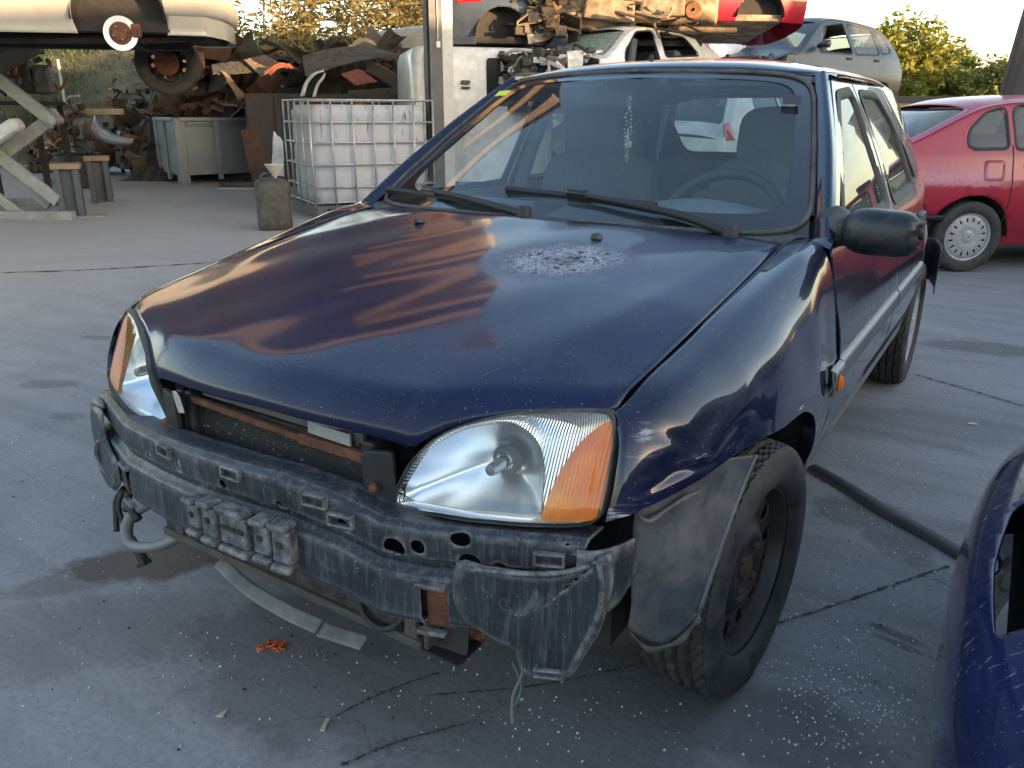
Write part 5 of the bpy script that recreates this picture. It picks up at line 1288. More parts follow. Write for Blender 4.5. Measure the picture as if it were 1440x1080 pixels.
# bank behind the yard, wall and hills on the right
bv = []; nb, na = 22, 90
for j in range(nb):
    for i in range(na):
        a = -60+95*i/(na-1); bb = 18.5+60*(j/(nb-1))**1.7
        z = 3.0*smooth01((bb-18.5)/7)+.25*sin(a*.9+j)+.15*sin(a*2.3) if j else -.05
        if a > -1: z *= max(0, 1-(a+1)/5)
        bv.append(YD(a, bb, z))
BK = mesh('bank', bv, gridfaces(na, nb), M('dry_earth_bank', (.10,.085,.05), .95, var=.4, scale=2, bmp=.5)); tag(BK, 'overgrown earth bank behind the yard', None, None, 'structure')
hv = []; nh = 80
for j in range(6):
    for i in range(nh):
        a = 430+700*i/(nh-1); h = (38+18*sin(i*.23+.5)+13*sin(i*.61)+7*sin(i*1.7)+4*sin(i*3.1))*(1, .8, .5, .25, .08, -.02)[j]
        hv.append(YD(a*1.0, 1000-j*70+12*sin(i*.9+j), h))
HL_ = mesh('hills', hv, gridfaces(nh, 6, True), M('dry_hillside', (.21,.17,.13), .95, var=.35, scale=.02)); tag(HL_, 'low dry hills on the horizon at right', None, None, 'structure')
w0 = YD(3, 22.5); WLL = empty('boundary_wall', w0, YROT, 'low sandy boundary wall with dark coping behind the red saloon', 'wall')
b = MB(); b.box((14, 0, .72), (34, .25, 1.44)); b.build('wall_face', M('sandy_render', (.36,.27,.19), .9, var=.15, scale=1.5, bmp=.3), WLL)
b = MB(); b.box((14, 0, 1.53), (34.1, .34, .16)); b.build('coping', M('dark_coping', (.06,.055,.05), .8), WLL)
# ---------------------------------------------------------------- vegetation
def leafmat(name, c1, c2, tr=.35):
    m, t, b_, co = newmat(name)
    n = noise(t, co, 1.3, 4, .6); n2 = noise(t, co, 14, 2)
    c = mixc(t, ramp(t, n, [(.35, 0), (.65, 1)]), c1, c2); c = mixc(t, ramp(t, n2, [(.4, 0), (.7, .5)]), c, tuple(x*.55 for x in c1))
    t.links.new(c, b_.inputs['Base Color']); b_.inputs['Roughness'].default_value = .6
    tl = N(t, 'ShaderNodeBsdfTranslucent'); t.links.new(c, tl.inputs[0]); mx = N(t, 'ShaderNodeMixShader'); mx.inputs[0].default_value = tr
    t.links.new(b_.outputs[0], mx.inputs[1]); t.links.new(tl.outputs[0], mx.inputs[2]); t.links.new(mx.outputs[0], t.nodes['Material Output'].inputs[0])
    return m
m_leafy = leafmat('yellow_green_leaves', (.13,.16,.025), (.28,.26,.035)); m_leafg = leafmat('green_leaves', (.08,.12,.025), (.20,.21,.045)); m_leafd = leafmat('dark_green_leaves', (.05,.075,.02), (.12,.14,.035))
m_gold = leafmat('golden_green_leaves', (.13,.11,.028), (.25,.19,.045))
m_bark = M('brown_bark', (.09,.065,.045), .9, bmp=.6)
def tree(name, label, px, b, top_py, half_px, m, seed, group, nleaf=3800, wide=1.0, ls=.10):
    rnd = random.Random(seed); base = AT(px, 150, b); base.z = 0; topz = AT(px, top_py, b).z; h = topz
    rad = half_px/1186*b*wide
    root = empty(name, base, rnd.uniform(0, 6), label, 'tree', group)
    tb = MB(); tips = []
    tb.tube([(0,0,0),(.05,.03,h*.25),(0,.06,h*.5),(.06,0,h*.8)], [.10,.08,.055,.02], 8, sm=8)
    for k in range(11):
        a = rnd.uniform(0, 6.28); z0 = h*rnd.uniform(.18, .65); r = rad*rnd.uniform(.55, .95); z1 = min(h*.97, z0+h*rnd.uniform(.12, .40))
        tb.tube([(0,.03,z0),(r*.5*cos(a), r*.5*sin(a), lerp(z0, z1, .55)),(r*cos(a), r*sin(a), z1)], [.035,.022,.008], 6, sm=6); tips.append((r*cos(a), r*sin(a), z1))
        tips.append((r*.55*cos(a+.5), r*.55*sin(a+.5), lerp(z0, z1, .6)))
    tips += [(0,0,h*.93),(rad*.3,0,h*.85),(-rad*.3,.1,h*.8)]
    for k in range(9):
        a = rnd.uniform(0, 6.28); tips.append((rad*.8*cos(a), rad*.8*sin(a), h*rnd.uniform(.12, .5)))
    tb.build('trunk', m_bark, root, True)
    v = []; f = []
    cl = [(Vector(t_), rad*rnd.uniform(.22, .42)) for t_ in tips]
    for k in range(nleaf):
        c, r = cl[rnd.randrange(len(cl))]
        d = Vector((rnd.gauss(0,1), rnd.gauss(0,1), rnd.gauss(0,.8))); d = d.normalized()*r*rnd.random()**.45
        p = c+d; 
        if p.z < .2: p.z = .2+rnd.random()*.5
        u = Vector((rnd.gauss(0,1), rnd.gauss(0,1), rnd.gauss(0,.7))).normalized(); w = u.cross(Vector((rnd.gauss(0,1), rnd.gauss(0,1), rnd.gauss(0,1)))).normalized(); s_ = ls*rnd.uniform(.6, 1.35)
        i = len(v); v += [p-u*s_, p+w*s_*.45, p+u*s_, p-w*s_*.45]; f.append((i,i+1,i+2,i+3))
    mesh('crown', v, f, m, root, smooth=False)
    return root
TG_ = 'trees behind the boundary wall'
tree('leafy_tree', 'tall yellow green tree with a pointed top right of the grey people carrier', 1258, 25, 22, 62, m_leafy, 1, TG_, 5200)
tree('leafy_tree', 'bushy yellow green tree in the middle of the row behind the wall', 1300, 27, 55, 52, m_leafy, 2, TG_, 4200)
tree('leafy_tree', 'olive green tree of loose sprays between bushy tree and low green bush', 1340, 31, 66, 48, m_leafd, 3, TG_, 3600)
tree('leafy_tree', 'low round green bush by the black raised bonnet', 1395, 28, 82, 55, m_leafg, 4, TG_, 4200)
tree('leafy_tree', 'low green bush in front of the dark olive tree', 1345, 26, 98, 46, m_leafg, 6, TG_, 3200)
tree('leafy_tree', 'green tree half hidden behind the hatchback roof pillar', 1235, 30, 50, 40, m_leafg, 5, TG_, 2600)
TL_ = 'tall trees behind the reeds'
for k, (px, b0, tp, hw, lab) in enumerate(((330,27,-190,75,'tall sunlit tree above the raised car tail'),(420,26,-240,85,'tall golden tree left of the steel column'),(520,27,-300,95,'tallest golden tree behind the scrap heap'),(640,28,-280,90,'tall golden tree behind the steel column'),(770,29,-250,90,'tall tree behind the white wrecked car'),(890,30,-180,80,'tall tree behind the red topmost car'),(180,26,-230,95,'tall tree behind the raised pale car'),(40,26,-260,100,'tall tree at the left edge behind the lift'))):
    if k in (0, 1, 2, 6, 7): continue
    tree('poplar_tree', lab, px, b0, tp, hw, m_gold, 40+k, TL_, 7000, 1.0, .11)
# reeds, dry grass and weeds on the bank
def blades(name, n, arange, brange, hrange, m, label, cat, seed, w=.02, lean=.35, leaves=0, zoff=0, zfun=None):
    rnd = random.Random(seed); v = []; f = []
    for k in range(n):
        a = rnd.uniform(*arange); bb = rnd.uniform(*brange)
        z = zfun(a, bb) if zfun else 3.0*smooth01((bb-18.5)/7)-.1
        p = YD(a, bb, z); h = rnd.uniform(*hrange); d = Vector((rnd.gauss(0,lean), rnd.gauss(0,lean), 1)); d.normalize()
        s_ = Vector((rnd.gauss(0,1), rnd.gauss(0,1), 0)).normalized()*w*rnd.uniform(.6,1.4)
        q = p+d*h*.55+Vector((rnd.gauss(0,.03), rnd.gauss(0,.03), 0)); e = p+d*h+Vector((rnd.gauss(0,.18), rnd.gauss(0,.18), -abs(rnd.gauss(0,.12))*h))
        i = len(v); v += [p-s_, p+s_, q+s_*.7, q-s_*.7, e]; f += [(i,i+1,i+2,i+3),(i+3,i+2,i+4)]
        for l in range(leaves):
            t_ = rnd.uniform(.25, 1); c = p.lerp(q, t_*1.8) if t_ < .55 else q.lerp(e, (t_-.55)/.45)
            u = Vector((rnd.gauss(0,1), rnd.gauss(0,1), rnd.uniform(.1,1.2))).normalized()*rnd.uniform(.14,.42); ww = u.cross(Vector((0,0,1))).normalized()*.022
            if ww.length < 1e-4: continue
            i = len(v); v += [c-ww, c+ww, c+u*.6+ww*.8, c+u+Vector((0,0,-.12))]; f.append((i,i+1,i+2,i+3))
    o = mesh(name, v, f, m, None, smooth=False); tag(o, label, cat, None, 'stuff'); return o
m_reed = leafmat('golden_reeds', (.16,.13,.045), (.26,.20,.07), .4); m_grass = leafmat('rough_green_grass', (.045,.075,.02), (.11,.135,.045), .3); m_dry = leafmat('dry_brown_grass', (.13,.095,.05), (.20,.15,.08), .3)
blades('reeds', 420, (-6.3, -.6), (21, 25), (1.6, 4.4), m_reed, 'tall golden reeds growing behind the scrap heap', 'reeds', 2, .010, .13, 11)
blades('reeds', 150, (-9.5, -5.2), (21.5, 25), (.6, 1.7), m_reed, 'shorter reeds left of the scrap heap', 'reeds', 21, .014, .2, 9)
blades('bank_grass', 20000, (-22, -3.5), (18.6, 26), (.25, .75), m_grass, 'rough green grass covering the bank under the raised car', 'grass', 3, .012, .55)
blades('dry_grass', 2200, (-16, -3), (18.6, 22), (.3, .8), m_dry, 'dry brown grass along the foot of the bank', 'grass', 4, .010, .5)
blades('bank_grass', 3000, (-30, -6), (24, 32), (.4, .9), m_grass, 'rough grass along the crest of the bank', 'grass', 8, .02, .5)
# chain-link fence at the foot of the bank
FE_ = empty('wire_fence', YD(-14, 18.3), YROT, 'thin chain link fence with pale posts along the bank', 'fence')
for x in (0.6, 4.3, 7.9-1.0, 11.2):
    b = MB(); b.tube([(x,0,0),(x,0,2.2)], .03, 8); b.build('post', M('pale_fence_post', (.42,.41,.38), .6), FE_, True)
b = MB()
for k in range(150):
    x = k*.1; 
    for sg in (1, -1): b.beam((x, .01*sg, .05), (x+sg*2.0, .01*sg, 2.05), .0022, .0022)
o = b.build('wire_mesh', M('grey_fence_wire', (.10,.10,.10), .5, .5), FE_); o['kind'] = 'stuff'
b = MB(); b.tube([AT(372, 70, 23), AT(370, -40, 23)], .035, 8); PL_ = b.build('thin_pole', M('grey_pole', (.3,.29,.27), .6), None, True); tag(PL_, 'thin grey pole standing among the reeds', 'pole')
gz = AT(372, 90, 23); b = MB()
# ---------------------------------------------------------------- caged tank
def quadlist(n): return range(n)
def tank_mat():
    m, t, b, co = newmat('stained_white_tank_plastic')
    c = mixc(t, ramp(t, noise(t, co, 2.2, 5), [(.35, 0), (.65, 1)]), (.40, .40, .42), (.32, .36, .43))
    mp = N(t, 'ShaderNodeMapping'); mp.inputs['Scale'].default_value = (14, 14, 1.2); t.links.new(co, mp.inputs[0])
    c = mixc(t, ramp(t, noise(t, mp.outputs[0], 1.4, 7, .7, .3), [(.54, 0), (.72, .8)]), c, (.24, .22, .21))
    sx = N(t, 'ShaderNodeSeparateXYZ'); t.links.new(co, sx.inputs[0])
    c = mixc(t, math_(t, 'MULTIPLY', ramp(t, noise(t, mp.outputs[0], 2.6, 5, .7), [(.58, 0), (.66, 1)]), ramp(t, sx.outputs[2], [(.75, 0), (1.0, 1)])), c, (.07, .06, .055))
    c = mixc(t, ramp(t, noise(t, co, 7, 8, .7), [(.60, 0), (.75, .5)]), c, (.30, .25, .23))
    t.links.new(c, b.inputs['Base Color']); b.inputs['Roughness'].default_value = .5; return m
near = G(445, 309); phi = radians(29); IBC = empty('caged_tank', near, YROT+phi, 'dirty white liquid tank in a steel tube cage beside the bonnet', 'tank')
LW, DW, HH = 1.48, 1.12, 1.30
m_tank = tank_mat(); m_cage = M('galvanised_cage_tube', (.42,.43,.44), .4, .7, dirt=(.22,.20,.18), damt=.4, dscale=8)
v = []; nu, nv = 64, 30
for j in range(nv):
    z = .17+(HH-.22)*j/(nv-1)
    for i in range(nu):
        a = 2*pi*i/nu; e = .22
        x = math.copysign(abs(cos(a))**e, cos(a)); y = math.copysign(abs(sin(a))**e, sin(a)); k = (1-.012*(1 if j % 7 == 3 else 0))*(1 if 1 < j < nv-2 else .965)
        bul = .012*sin(x*13)*1
        v.append(Vector((LW/2+x*(LW/2-.045)*k, DW/2+y*(DW/2-.045)*k+bul*.5, z)))
f = gridfaces(nu, nv, False, True); f.append(tuple((nv-1)*nu+i for i in range(nu)))
mesh('tank', v, f, m_tank, IBC, sharp=50)
b = MB(); b.lathe([(.0,.05),(.11,.05),(.12,.04),(.12,-.02)], (LW/2, DW/2, HH-.06), 'z', 24); b.build('lid', m_black, IBC, True, sharp=40)
for z in (.18, .36, .60, .84, 1.06, HH):
    for (p, q) in (((0,0),(LW,0)), ((0,DW),(LW,DW)), ((0,0),(0,DW)), ((LW,0),(LW,DW))):
        b = MB(); b.tube([(p[0],p[1],z),((p[0]+q[0])/2+.0,(p[1]+q[1])/2+(.02 if z == .36 else 0),z-(.02 if z == .36 and p[1] == 0 and q[1] == 0 else 0)),(q[0],q[1],z)], .011, 8, sm=5); b.build('cage_bar', m_cage, IBC, True)
for k in range(7):
    for y in (-.008, DW+.008):
        b = MB(); x = LW*k/6; b.tube([(x, y, .14), (x, y, HH)], .012, 8); b.build('cage_bar', m_cage, IBC, True)
for k in range(1, 4):
    for x in (-.008, LW+.008):
        b = MB(); y = DW*k/4; b.tube([(x, y, .14), (x, y, HH)], .012, 8); b.build('cage_bar', m_cage, IBC, True)
b = MB(); b.box((LW/2, DW/2, .13), (LW, DW, .03)); [b.box((x, DW/2, .06), (.12, DW, .11)) for x in (.08, LW/2, LW-.08)]; b.build('pallet', M('grimy_pallet', (.10,.095,.09), .8), IBC)
# jerry can with a funnel
g = G(388, 322); JC = empty('plastic_canister', g, YROT+.3, 'grimy translucent canister standing before the caged tank', 'canister'); m_can = M('grimy_olive_canister', (.085,.08,.062), .45, var=.35, dirt=(.03,.026,.02), damt=.55, dscale=6)
v = []; nu = 40; prof = [(.0,.0),(.16,.0),(.175,.02),(.178,.10),(.172,.25),(.178,.42),(.172,.475),(.14,.505),(.05,.525),(0,.527)]
for r, z in prof:
    for i in range(nu):
        a = 2*pi*i/nu; e = .55; v.append(Vector((math.copysign(abs(cos(a))**e, cos(a))*r, math.copysign(abs(sin(a))**e, sin(a))*r*.8, z)))
mesh('can', v, gridfaces(nu, len(prof), False, True), m_can, JC, sharp=60)
b = MB(); b.tube([(-.10,0,.50),(-.09,0,.56),(.02,0,.57),(.05,0,.52)], .016, 8, sm=12); b.build('handle', m_can, JC, True)
FN = empty('funnel', g+Vector((.03,.03,.515)), .4, 'cream plastic funnel stuck in the canister neck', 'funnel')
b = MB(); b.lathe([(.014,0),(.018,.03),(.045,.06),(.10,.14),(.103,.145),(.099,.145),(.042,.065),(.012,.03)], (0,0,0), 'z', 24); b.build('cone', M('cream_plastic', (.55,.50,.40), .5), FN, True, sharp=60)
# grey pallet box
nearb = G(256, 259); PB = empty('pallet_box', nearb, YROT+radians(40), 'large pale grey plastic pallet box before the scrap heap', 'plastic box')
m_bin = M('pale_grey_box_plastic', (.18,.215,.25), .5, var=.1, scale=2, dirt=(.19,.19,.19), damt=.3, dscale=3.5, bmp=.15, bscale=20)
LB, DB, HB = 1.36, 1.12, 1.06
for nm, c, d in (('panel', (LB/2, .03, .14+(HB-.14)/2), (LB-.2, .035, HB-.16)), ('panel', (LB/2, DB-.03, .14+(HB-.14)/2), (LB-.2, .035, HB-.16)), ('panel', (.03, DB/2, .14+(HB-.14)/2), (.035, DB-.2, HB-.16)), ('panel', (LB-.03, DB/2, .14+(HB-.14)/2), (.035, DB-.2, HB-.16))):
    b = MB(); b.box(c, d); b.build(nm, m_bin, PB, False, .01)
for x in (.07, LB-.07):
    for y in (.07, DB-.07):
        b = MB(); b.box((x, y, HB/2), (.17, .17, HB), None, .86); b.build('corner_leg', m_bin, PB, False, .015)
for y in (.0, DB):
    b = MB(); b.box((LB/2, y, HB-.02), (LB-.15, .07, .06)); b.build('rim', m_bin, PB, False, .01); b = MB(); b.box((LB/2, y, HB/2), (.09, .06, HB-.1)); b.build('rib', m_bin, PB, False, .01)
    for z in (HB-.085, HB-.125):
        for x in (LB*.3, LB*.7):
            b = MB(); b.box((x, y, z), (LB*.34, .055, .018)); b.build('rib', m_bin, PB, False, .004)
    b = MB(); b.box((LB/2, y, .17), (LB-.2, .06, .06)); b.build('skirt', m_bin, PB, False, .01)
for x in (.0, LB):
    b = MB(); b.box((x, DB/2, HB-.02), (.07, DB-.15, .06)); b.build('rim', m_bin, PB, False, .01); b = MB(); b.box((x, DB/2, HB/2), (.06, .08, HB-.1)); b.build('rib', m_bin, PB, False, .01)
b = MB(); b.box((LB/2, DB/2, .15), (LB-.1, DB-.1, .04)); b.build('floor', m_bin, PB)
# ---------------------------------------------------------------- scissor lift with the pale car
m_lift = M('pale_green_grey_lift_paint', (.25,.275,.265), .5, var=.12, dirt=(.15,.12,.10), damt=.35, dscale=4)
LF = empty('scissor_lift', AT(40, 300, 9.4)*1, 0, 'grey green scissor lift holding up the pale car', 'car lift'); LF.location.z = 0
def lbeam(p, q, b0, w=.055, h=.14, nm='arm', m=None):
    b = MB(); b.beam(AT(*p, b0)-LF.location, AT(*q, b0)-LF.location, w, h, -FW); 
    b2 = MB(); A_ = AT(*p, b0)-LF.location; B_ = AT(*q, b0)-LF.location; b2.beam(A_, B_, h, w, FW); return b2.build(nm, m or m_lift, LF, False, .008)
for bo in (0, .65):
    lbeam((-70,58), (78,174), 9.35+bo); lbeam((82,160), (-70,272), 9.42+bo); lbeam((-60,175), (82,283), 9.35+bo); lbeam((-20,218), (70,290), 9.48+bo, .05, .10); lbeam((-60,235), (30,302), 9.35+bo, .05, .11)
    b = MB(); p = AT(76, 169, 9.3+bo)-LF.location
    b.tube([p-FW*.05, p+FW*.12], .05, 12); b.build('pivot_pin', m_steel, LF, True, sharp=40)
b = MB(); b.beam(AT(-120,303,9.25)-LF.location, AT(104,303,9.25)-LF.location, .12, .10, (0,0,1)); b.build('base_beam', m_lift, LF, False, .008); b = MB(); b.beam(AT(-120,284,10.1)-LF.location, AT(88,284,10.1)-LF.location, .12, .09, (0,0,1)); b.build('base_beam', m_lift, LF, False, .008)
b = MB(); b.beam(AT(-140,62,9.3)-LF.location, AT(60,62,9.3)-LF.location, .5, .07, (0,0,1)); b.build('platform', m_gap, LF, False, .01)
b = MB(); b.beam(AT(-60,125,9.9)-LF.location, AT(55,62,9.9)-LF.location, .12, .16, (0,0,1)); b.build('arm', M('brown_shaded_arm', (.12,.10,.085), .6), LF, False, .01)
b = MB(); b.beam(AT(-40,215,9.1)-LF.location, AT(28,172,9.1)-LF.location, .20, .14, (0,0,1)); b.build('hydraulic_cylinder', M('pale_cylinder_paint', (.50,.52,.53), .45), LF, False, .05)
for k, (px, py, m_) in enumerate(((15, 32, M('yellow_lift_pad', (.55,.38,.05), .6)), (48, 40, M('beige_foam_pad', (.42,.36,.25), .9)))):
    b = MB(); b.box((0,0,0), (.34,.2,.13), Matrix.Rotation(YROT+.2, 3, 'Z'), .8); o = b.build('lifting_pad', m_, LF, False, .03); o.location = AT(px, py, 8.7)-LF.location
# pale car up on the lift
TPc = [(0,.60),(.3,.76),(1.0,.92),(1.2,.98),(1.85,1.40),(2.4,1.46),(3.1,1.42),(3.5,1.25),(3.8,.98),(3.98,.92)]
rz = YROT-pi/2+radians(10)
wreck('pale_raised_car', 'champagne coloured car raised on the scissor lift with a rear wheel removed', 'car', place(rz, (.79, 3.33, .20), 170, 47, 7.9, 1.15), rz, m_cream, 3.98, .86, TPc, .98, (.85, 3.33), .30, [], (1.2, 1.8), (3.45, 3.78), wheels=(1, 0), scale=1.15, bumper=m_cream)
PC = bpy.data.objects['pale_raised_car']
b = MB(); b.lathe([(.075,.0),(.08,.01),(.128,.012),(.13,.0),(.128,-.012),(.08,-.01)], (.79,3.33,.20), 'x', 40); b.build('brake_disc', M('bright_brake_disc', (.75,.75,.75), .25, .6), PC, True, sharp=40)
b = MB(); b.lathe([(0,.045),(.055,.04),(.06,.02),(.085,.015),(.088,-.02)], (.79,3.33,.20), 'x', 32); b.build('hub', m_rust, PC, True, sharp=40)
for k in range(4):
    a = k*pi/2+.4; b = MB(); b.tube([(.81,3.33+.05*cos(a),.20+.05*sin(a)),(.845,3.33+.05*cos(a),.20+.05*sin(a))], .007, 8); b.build('wheel_stud', m_steel, PC, True)
b = MB(); b.box((.80,3.45,.22), (.06,.07,.10)); b.build('brake_caliper', m_rust, PC, False, .015)
make_wheel(PC, (-.76,3.33,.06), 0, -1, 'steel', .30, .19, segs=80, detail=False)
b = MB(); b.box((0,3.33,.16), (1.4,.07,.07)); b.box((0,2.2,.17), (.16,3.0,.08)); b.tube([(.4,3.9,.22),(.5,3.2,.18),(.3,1.5,.18)], .04, 8, sm=10); b.build('axle_beam', m_gap, PC)
b = MB(); b.box((0,3.33,.60), (1.2,.85,.55)); b.build('boot_floor', m_gap, PC)
b = MB(); b.box((.0,3.80,.25), (1.3,.25,.08)); b.build('undertray', m_gap, PC, False, .02)
# two trestle blocks and their foot plates
for px, py, lab in ((106, 304, 'nearer dark trestle block with a brown top beside the lift base'), (147, 284, 'farther dark trestle block with a brown top behind the first')):
    g = G(px, py); T = empty('trestle_block', g, YROT+radians(24), lab, 'trestle'); T.scale = (.66, .85, 1)
    m_tr = M('dark_slate_trestle', (.055,.07,.09), .6, dirt=(.08,.08,.08), damt=.2)
    for x in (-.17, .12):
        b = MB(); b.box((x, 0, .27), (.11, .30, .54), None, .9); b.build('leg', m_tr, T, False, .01)
    b = MB(); b.box((-.02, 0, .28), (.28, .10, .50)); b.build('web', m_tr, T)
    b = MB(); b.box((-.02, 0, .57), (.46, .34, .06)); b.build('top_plank', M('brown_worn_plank', (.26,.19,.14), .85, dirt=(.15,.12,.1), damt=.4), T, False, .006)
    b = MB(); b.box((.20, -.06, .008), (.55, .40, .014)); b.build('foot_plate', M('dusty_steel_plate', (.27,.24,.21), .7), T)
# black tub
g = AT(110, 232, 13.2); g.z = 0; TB = empty('black_tub', g, 0, 'black rubber tub with a pale lid behind the trestles', 'tub')
b = MB(); b.lathe([(.0,.02),(.27,.02),(.32,.50),(.345,.52),(.335,.53),(.31,.52)], (0,0,0), 'z', 32); b.build('bucket', m_black, TB, True, sharp=40)
b = MB(); b.lathe([(0,.50),(.31,.49)], (0,0,0), 'z', 28); b.build('contents', M('pale_dried_sludge', (.40,.36,.29), .9), TB, True)
for s in (1,-1):
    b = MB(); b.tube([(s*.33,-.06,.50),(s*.38,-.04,.60),(s*.38,.04,.60),(s*.33,.06,.50)], .014, 6, sm=10); b.build('handle', m_black, TB, True)
# ---------------------------------------------------------------- engines and scrap
m_eng = M('oily_dark_engine_metal', (.03,.029,.028), .5, .4, var=.5, scale=9, dirt=(.11,.085,.06), damt=.5, dscale=8, bmp=.3); m_alu = M('grimy_aluminium', (.22,.21,.20), .45, .7, dirt=(.08,.065,.05), damt=.5, dscale=8); m_copper = M('rusty_orange_metal', (.30,.13,.05), .7, .3, dirt=(.08,.04,.03), damt=.5, dscale=12)
def engine(loc, rz, label, seed, s=1.0):
    rnd = random.Random(seed); E_ = empty('scrap_engine', loc, rz, label, 'engine', 'scrap engines'); E_.scale = (s,)*3
    b = MB(); b.box((0,0,.30), (.52,.40,.40), None, .92); b.build('block', m_eng, E_, False, .02)
    b = MB(); b.box((0,.02,.56), (.46,.24,.13), None, .85); b.build('head_cover', m_alu, E_, False, .03)
    b = MB(); b.box((.36,0,.26), (.26,.34,.34), None, .8); b.build('gearbox', m_alu, E_, False, .05)
    for k in range(3):
        b = MB(); c = (rnd.uniform(-.18,.18), -.23, rnd.uniform(.15,.5)); b.lathe([(0,-.04),(.03,-.045),(.06,-.02),(.06,.0),(.07,.0),(.07,.03)], c, 'y', 18); b.build('pulley', m_alu, E_, True, sharp=40)
    for k in range(7):
        p = Vector((rnd.uniform(-.3,.35), rnd.uniform(-.25,-.12), rnd.uniform(.1,.6))); P_ = [p]
        for q in range(3): P_.append(P_[-1]+Vector((rnd.uniform(-.2,.2), rnd.uniform(-.1,.06), rnd.uniform(-.14,.16))))
        b = MB(); b.tube(P_, rnd.uniform(.010,.026), 7, sm=14); b.build('pipe', rnd.choice((m_eng, m_alu, m_black, m_copper)), E_, True)
    b = MB()
    for k in range(46):
        b.box((rnd.uniform(-.30,.45), rnd.uniform(-.26,.1), rnd.uniform(.08,.66)), (rnd.uniform(.02,.10), rnd.uniform(.02,.08), rnd.uniform(.02,.10)), Matrix.Rotation(rnd.uniform(0,3), 3, rnd.choice('XYZ')))
    o = b.build('fittings', m_eng, E_, False, .006); o['kind'] = 'stuff'
    return E_
def atz(px, py, b): v_ = AT(px, py, b); return v_
E0 = engine(AT(22, 143, 11.0), YROT+.3, 'copper tinged engine lying on top of the left scrap rack', 1, 1.05)
gx = AT(20, 143, 11.0); RK = empty('scrap_rack', (gx.x, gx.y, 0), YROT, 'dark steel rack carrying the engine behind the lift', 'rack')
for x in (-.6, .42):
    for y in (-.3, .3):
        b = MB(); b.box((x, y, gx.z/2), (.06, .06, gx.z)); b.build('post', m_gap, RK)
b = MB(); b.box((-.1, 0, gx.z-.02), (1.15, .7, .05)); b.build('shelf', m_gap, RK)
g = AT(62, 225, 14.6); g.z = 0; engine(g, YROT+.1, 'dark engine on the ground left of the black tub', 2, 1.35)
g = AT(100, 205, 15.0); g.z = .55; engine(g, YROT-.4, 'engine with pale pipes stacked above the black tub', 3, 1.15)
g = AT(192, 215, 15.8); g.z = 0; engine(g, YROT+.7, 'dark engine at the left side of the grey pallet box', 4, 1.3)
g = AT(190, 190, 16.4); g.z = .75; engine(g, YROT+.2, 'upper engine behind the grey pallet box corner', 5, 1.2)
g = AT(150, 220, 16.2); g.z = .0; engine(g, YROT+2.2, 'engine under the pale blue bumper skin', 6, 1.4)
# pale blue bumper skin hanging over the engines
q = [(128,182),(140,196),(160,204),(185,206)]
o = loft('bumper_skin', [[AT(px, py, 14.2) for px, py in q], [AT(px+2, py-9, 14.1) for px, py in q], [AT(px+5, py-20+k*3, 14.5) for k, (px, py) in enumerate(q)]], 20, 8, M('pale_blue_grey_bumper', (.22,.25,.32), .45, coat=.4, dirt=(.1,.09,.09), damt=.3), None, thick=.01); tag(o, 'pale blue grey bumper skin draped over the engines', 'bumper')
b = MB(); b.beam(AT(52,157,15.2), AT(172,157,15.2), .14, .10); o = b.build('steel_beam', M('pale_weathered_beam', (.34,.33,.28), .7, dirt=(.2,.15,.1), damt=.4)); tag(o, 'long pale steel beam lying across the engine pile', 'beam')
g = AT(30, 190, 16.5); b = MB(); b.box((0,0,.38), (1.0,.7,.76)); o = b.build('steel_crate', m_colg, None, False, .02); o.location = (g.x, g.y, .0); o.rotation_euler = (0,0,YROT); tag(o, 'grey steel crate behind the lift arms', 'crate')
# ---------------------------------------------------------------- scrap heap
HEAP = empty('scrap_heap', YD(-3.6, 15.8), YROT, 'long heap of torn sheet metal and car parts behind the caged tank', 'scrap heap')
HI = HEAP.matrix_basis.inverted()
m_dark = M('blackened_scrap', (.025,.022,.02), .75, var=.5, scale=7, dirt=(.09,.06,.04), damt=.5, dscale=5, bmp=.5)
m_brown = M('rusty_brown_sheet', (.12,.055,.035), .8, var=.4, scale=6, dirt=(.05,.035,.03), damt=.5, bmp=.3); m_grey2 = M('grey_scrap_sheet', (.11,.108,.105), .6, .2, dirt=(.09,.07,.055), damt=.5); m_tan = M('tan_scrap_board', (.21,.165,.125), .8, dirt=(.10,.075,.055), damt=.4); m_redb = M('red_brown_panel', (.28,.06,.03), .55, dirt=(.1,.04,.03), damt=.4); m_paleS = M('pale_scrap_panel', (.42,.39,.34), .6, dirt=(.2,.16,.12), damt=.4)
hv = []; na, nb = 70, 26; rnd = random.Random(9)
for j in range(nb):
    for i in range(na):
        u = i/(na-1); w_ = j/(nb-1); a = lerp(-3.4, 3.3, u); bb = lerp(-1.4, 2.4, w_)
        env = smooth01(u/.10)*smooth01((1-u)/.10)*smooth01(w_/.30)*smooth01((1-w_)/.2)
        z = env*(2.0+.22*sin(a*1.7+.6)+.16*sin(a*4.1)+rnd.gauss(0,.07))
        hv.append((a+rnd.gauss(0,.03), bb+rnd.gauss(0,.03), z))
o = mesh('packed_scrap', hv, gridfaces(na, nb), m_dark, HEAP, smooth=False); o['kind'] = 'stuff'
def hz(a, bb):
    u = (a+3.4)/6.7; w_ = (bb+1.4)/3.8
    return smooth01(u/.10)*smooth01((1-u)/.10)*smooth01(w_/.30)*smooth01((1-w_)/.2)*2.0
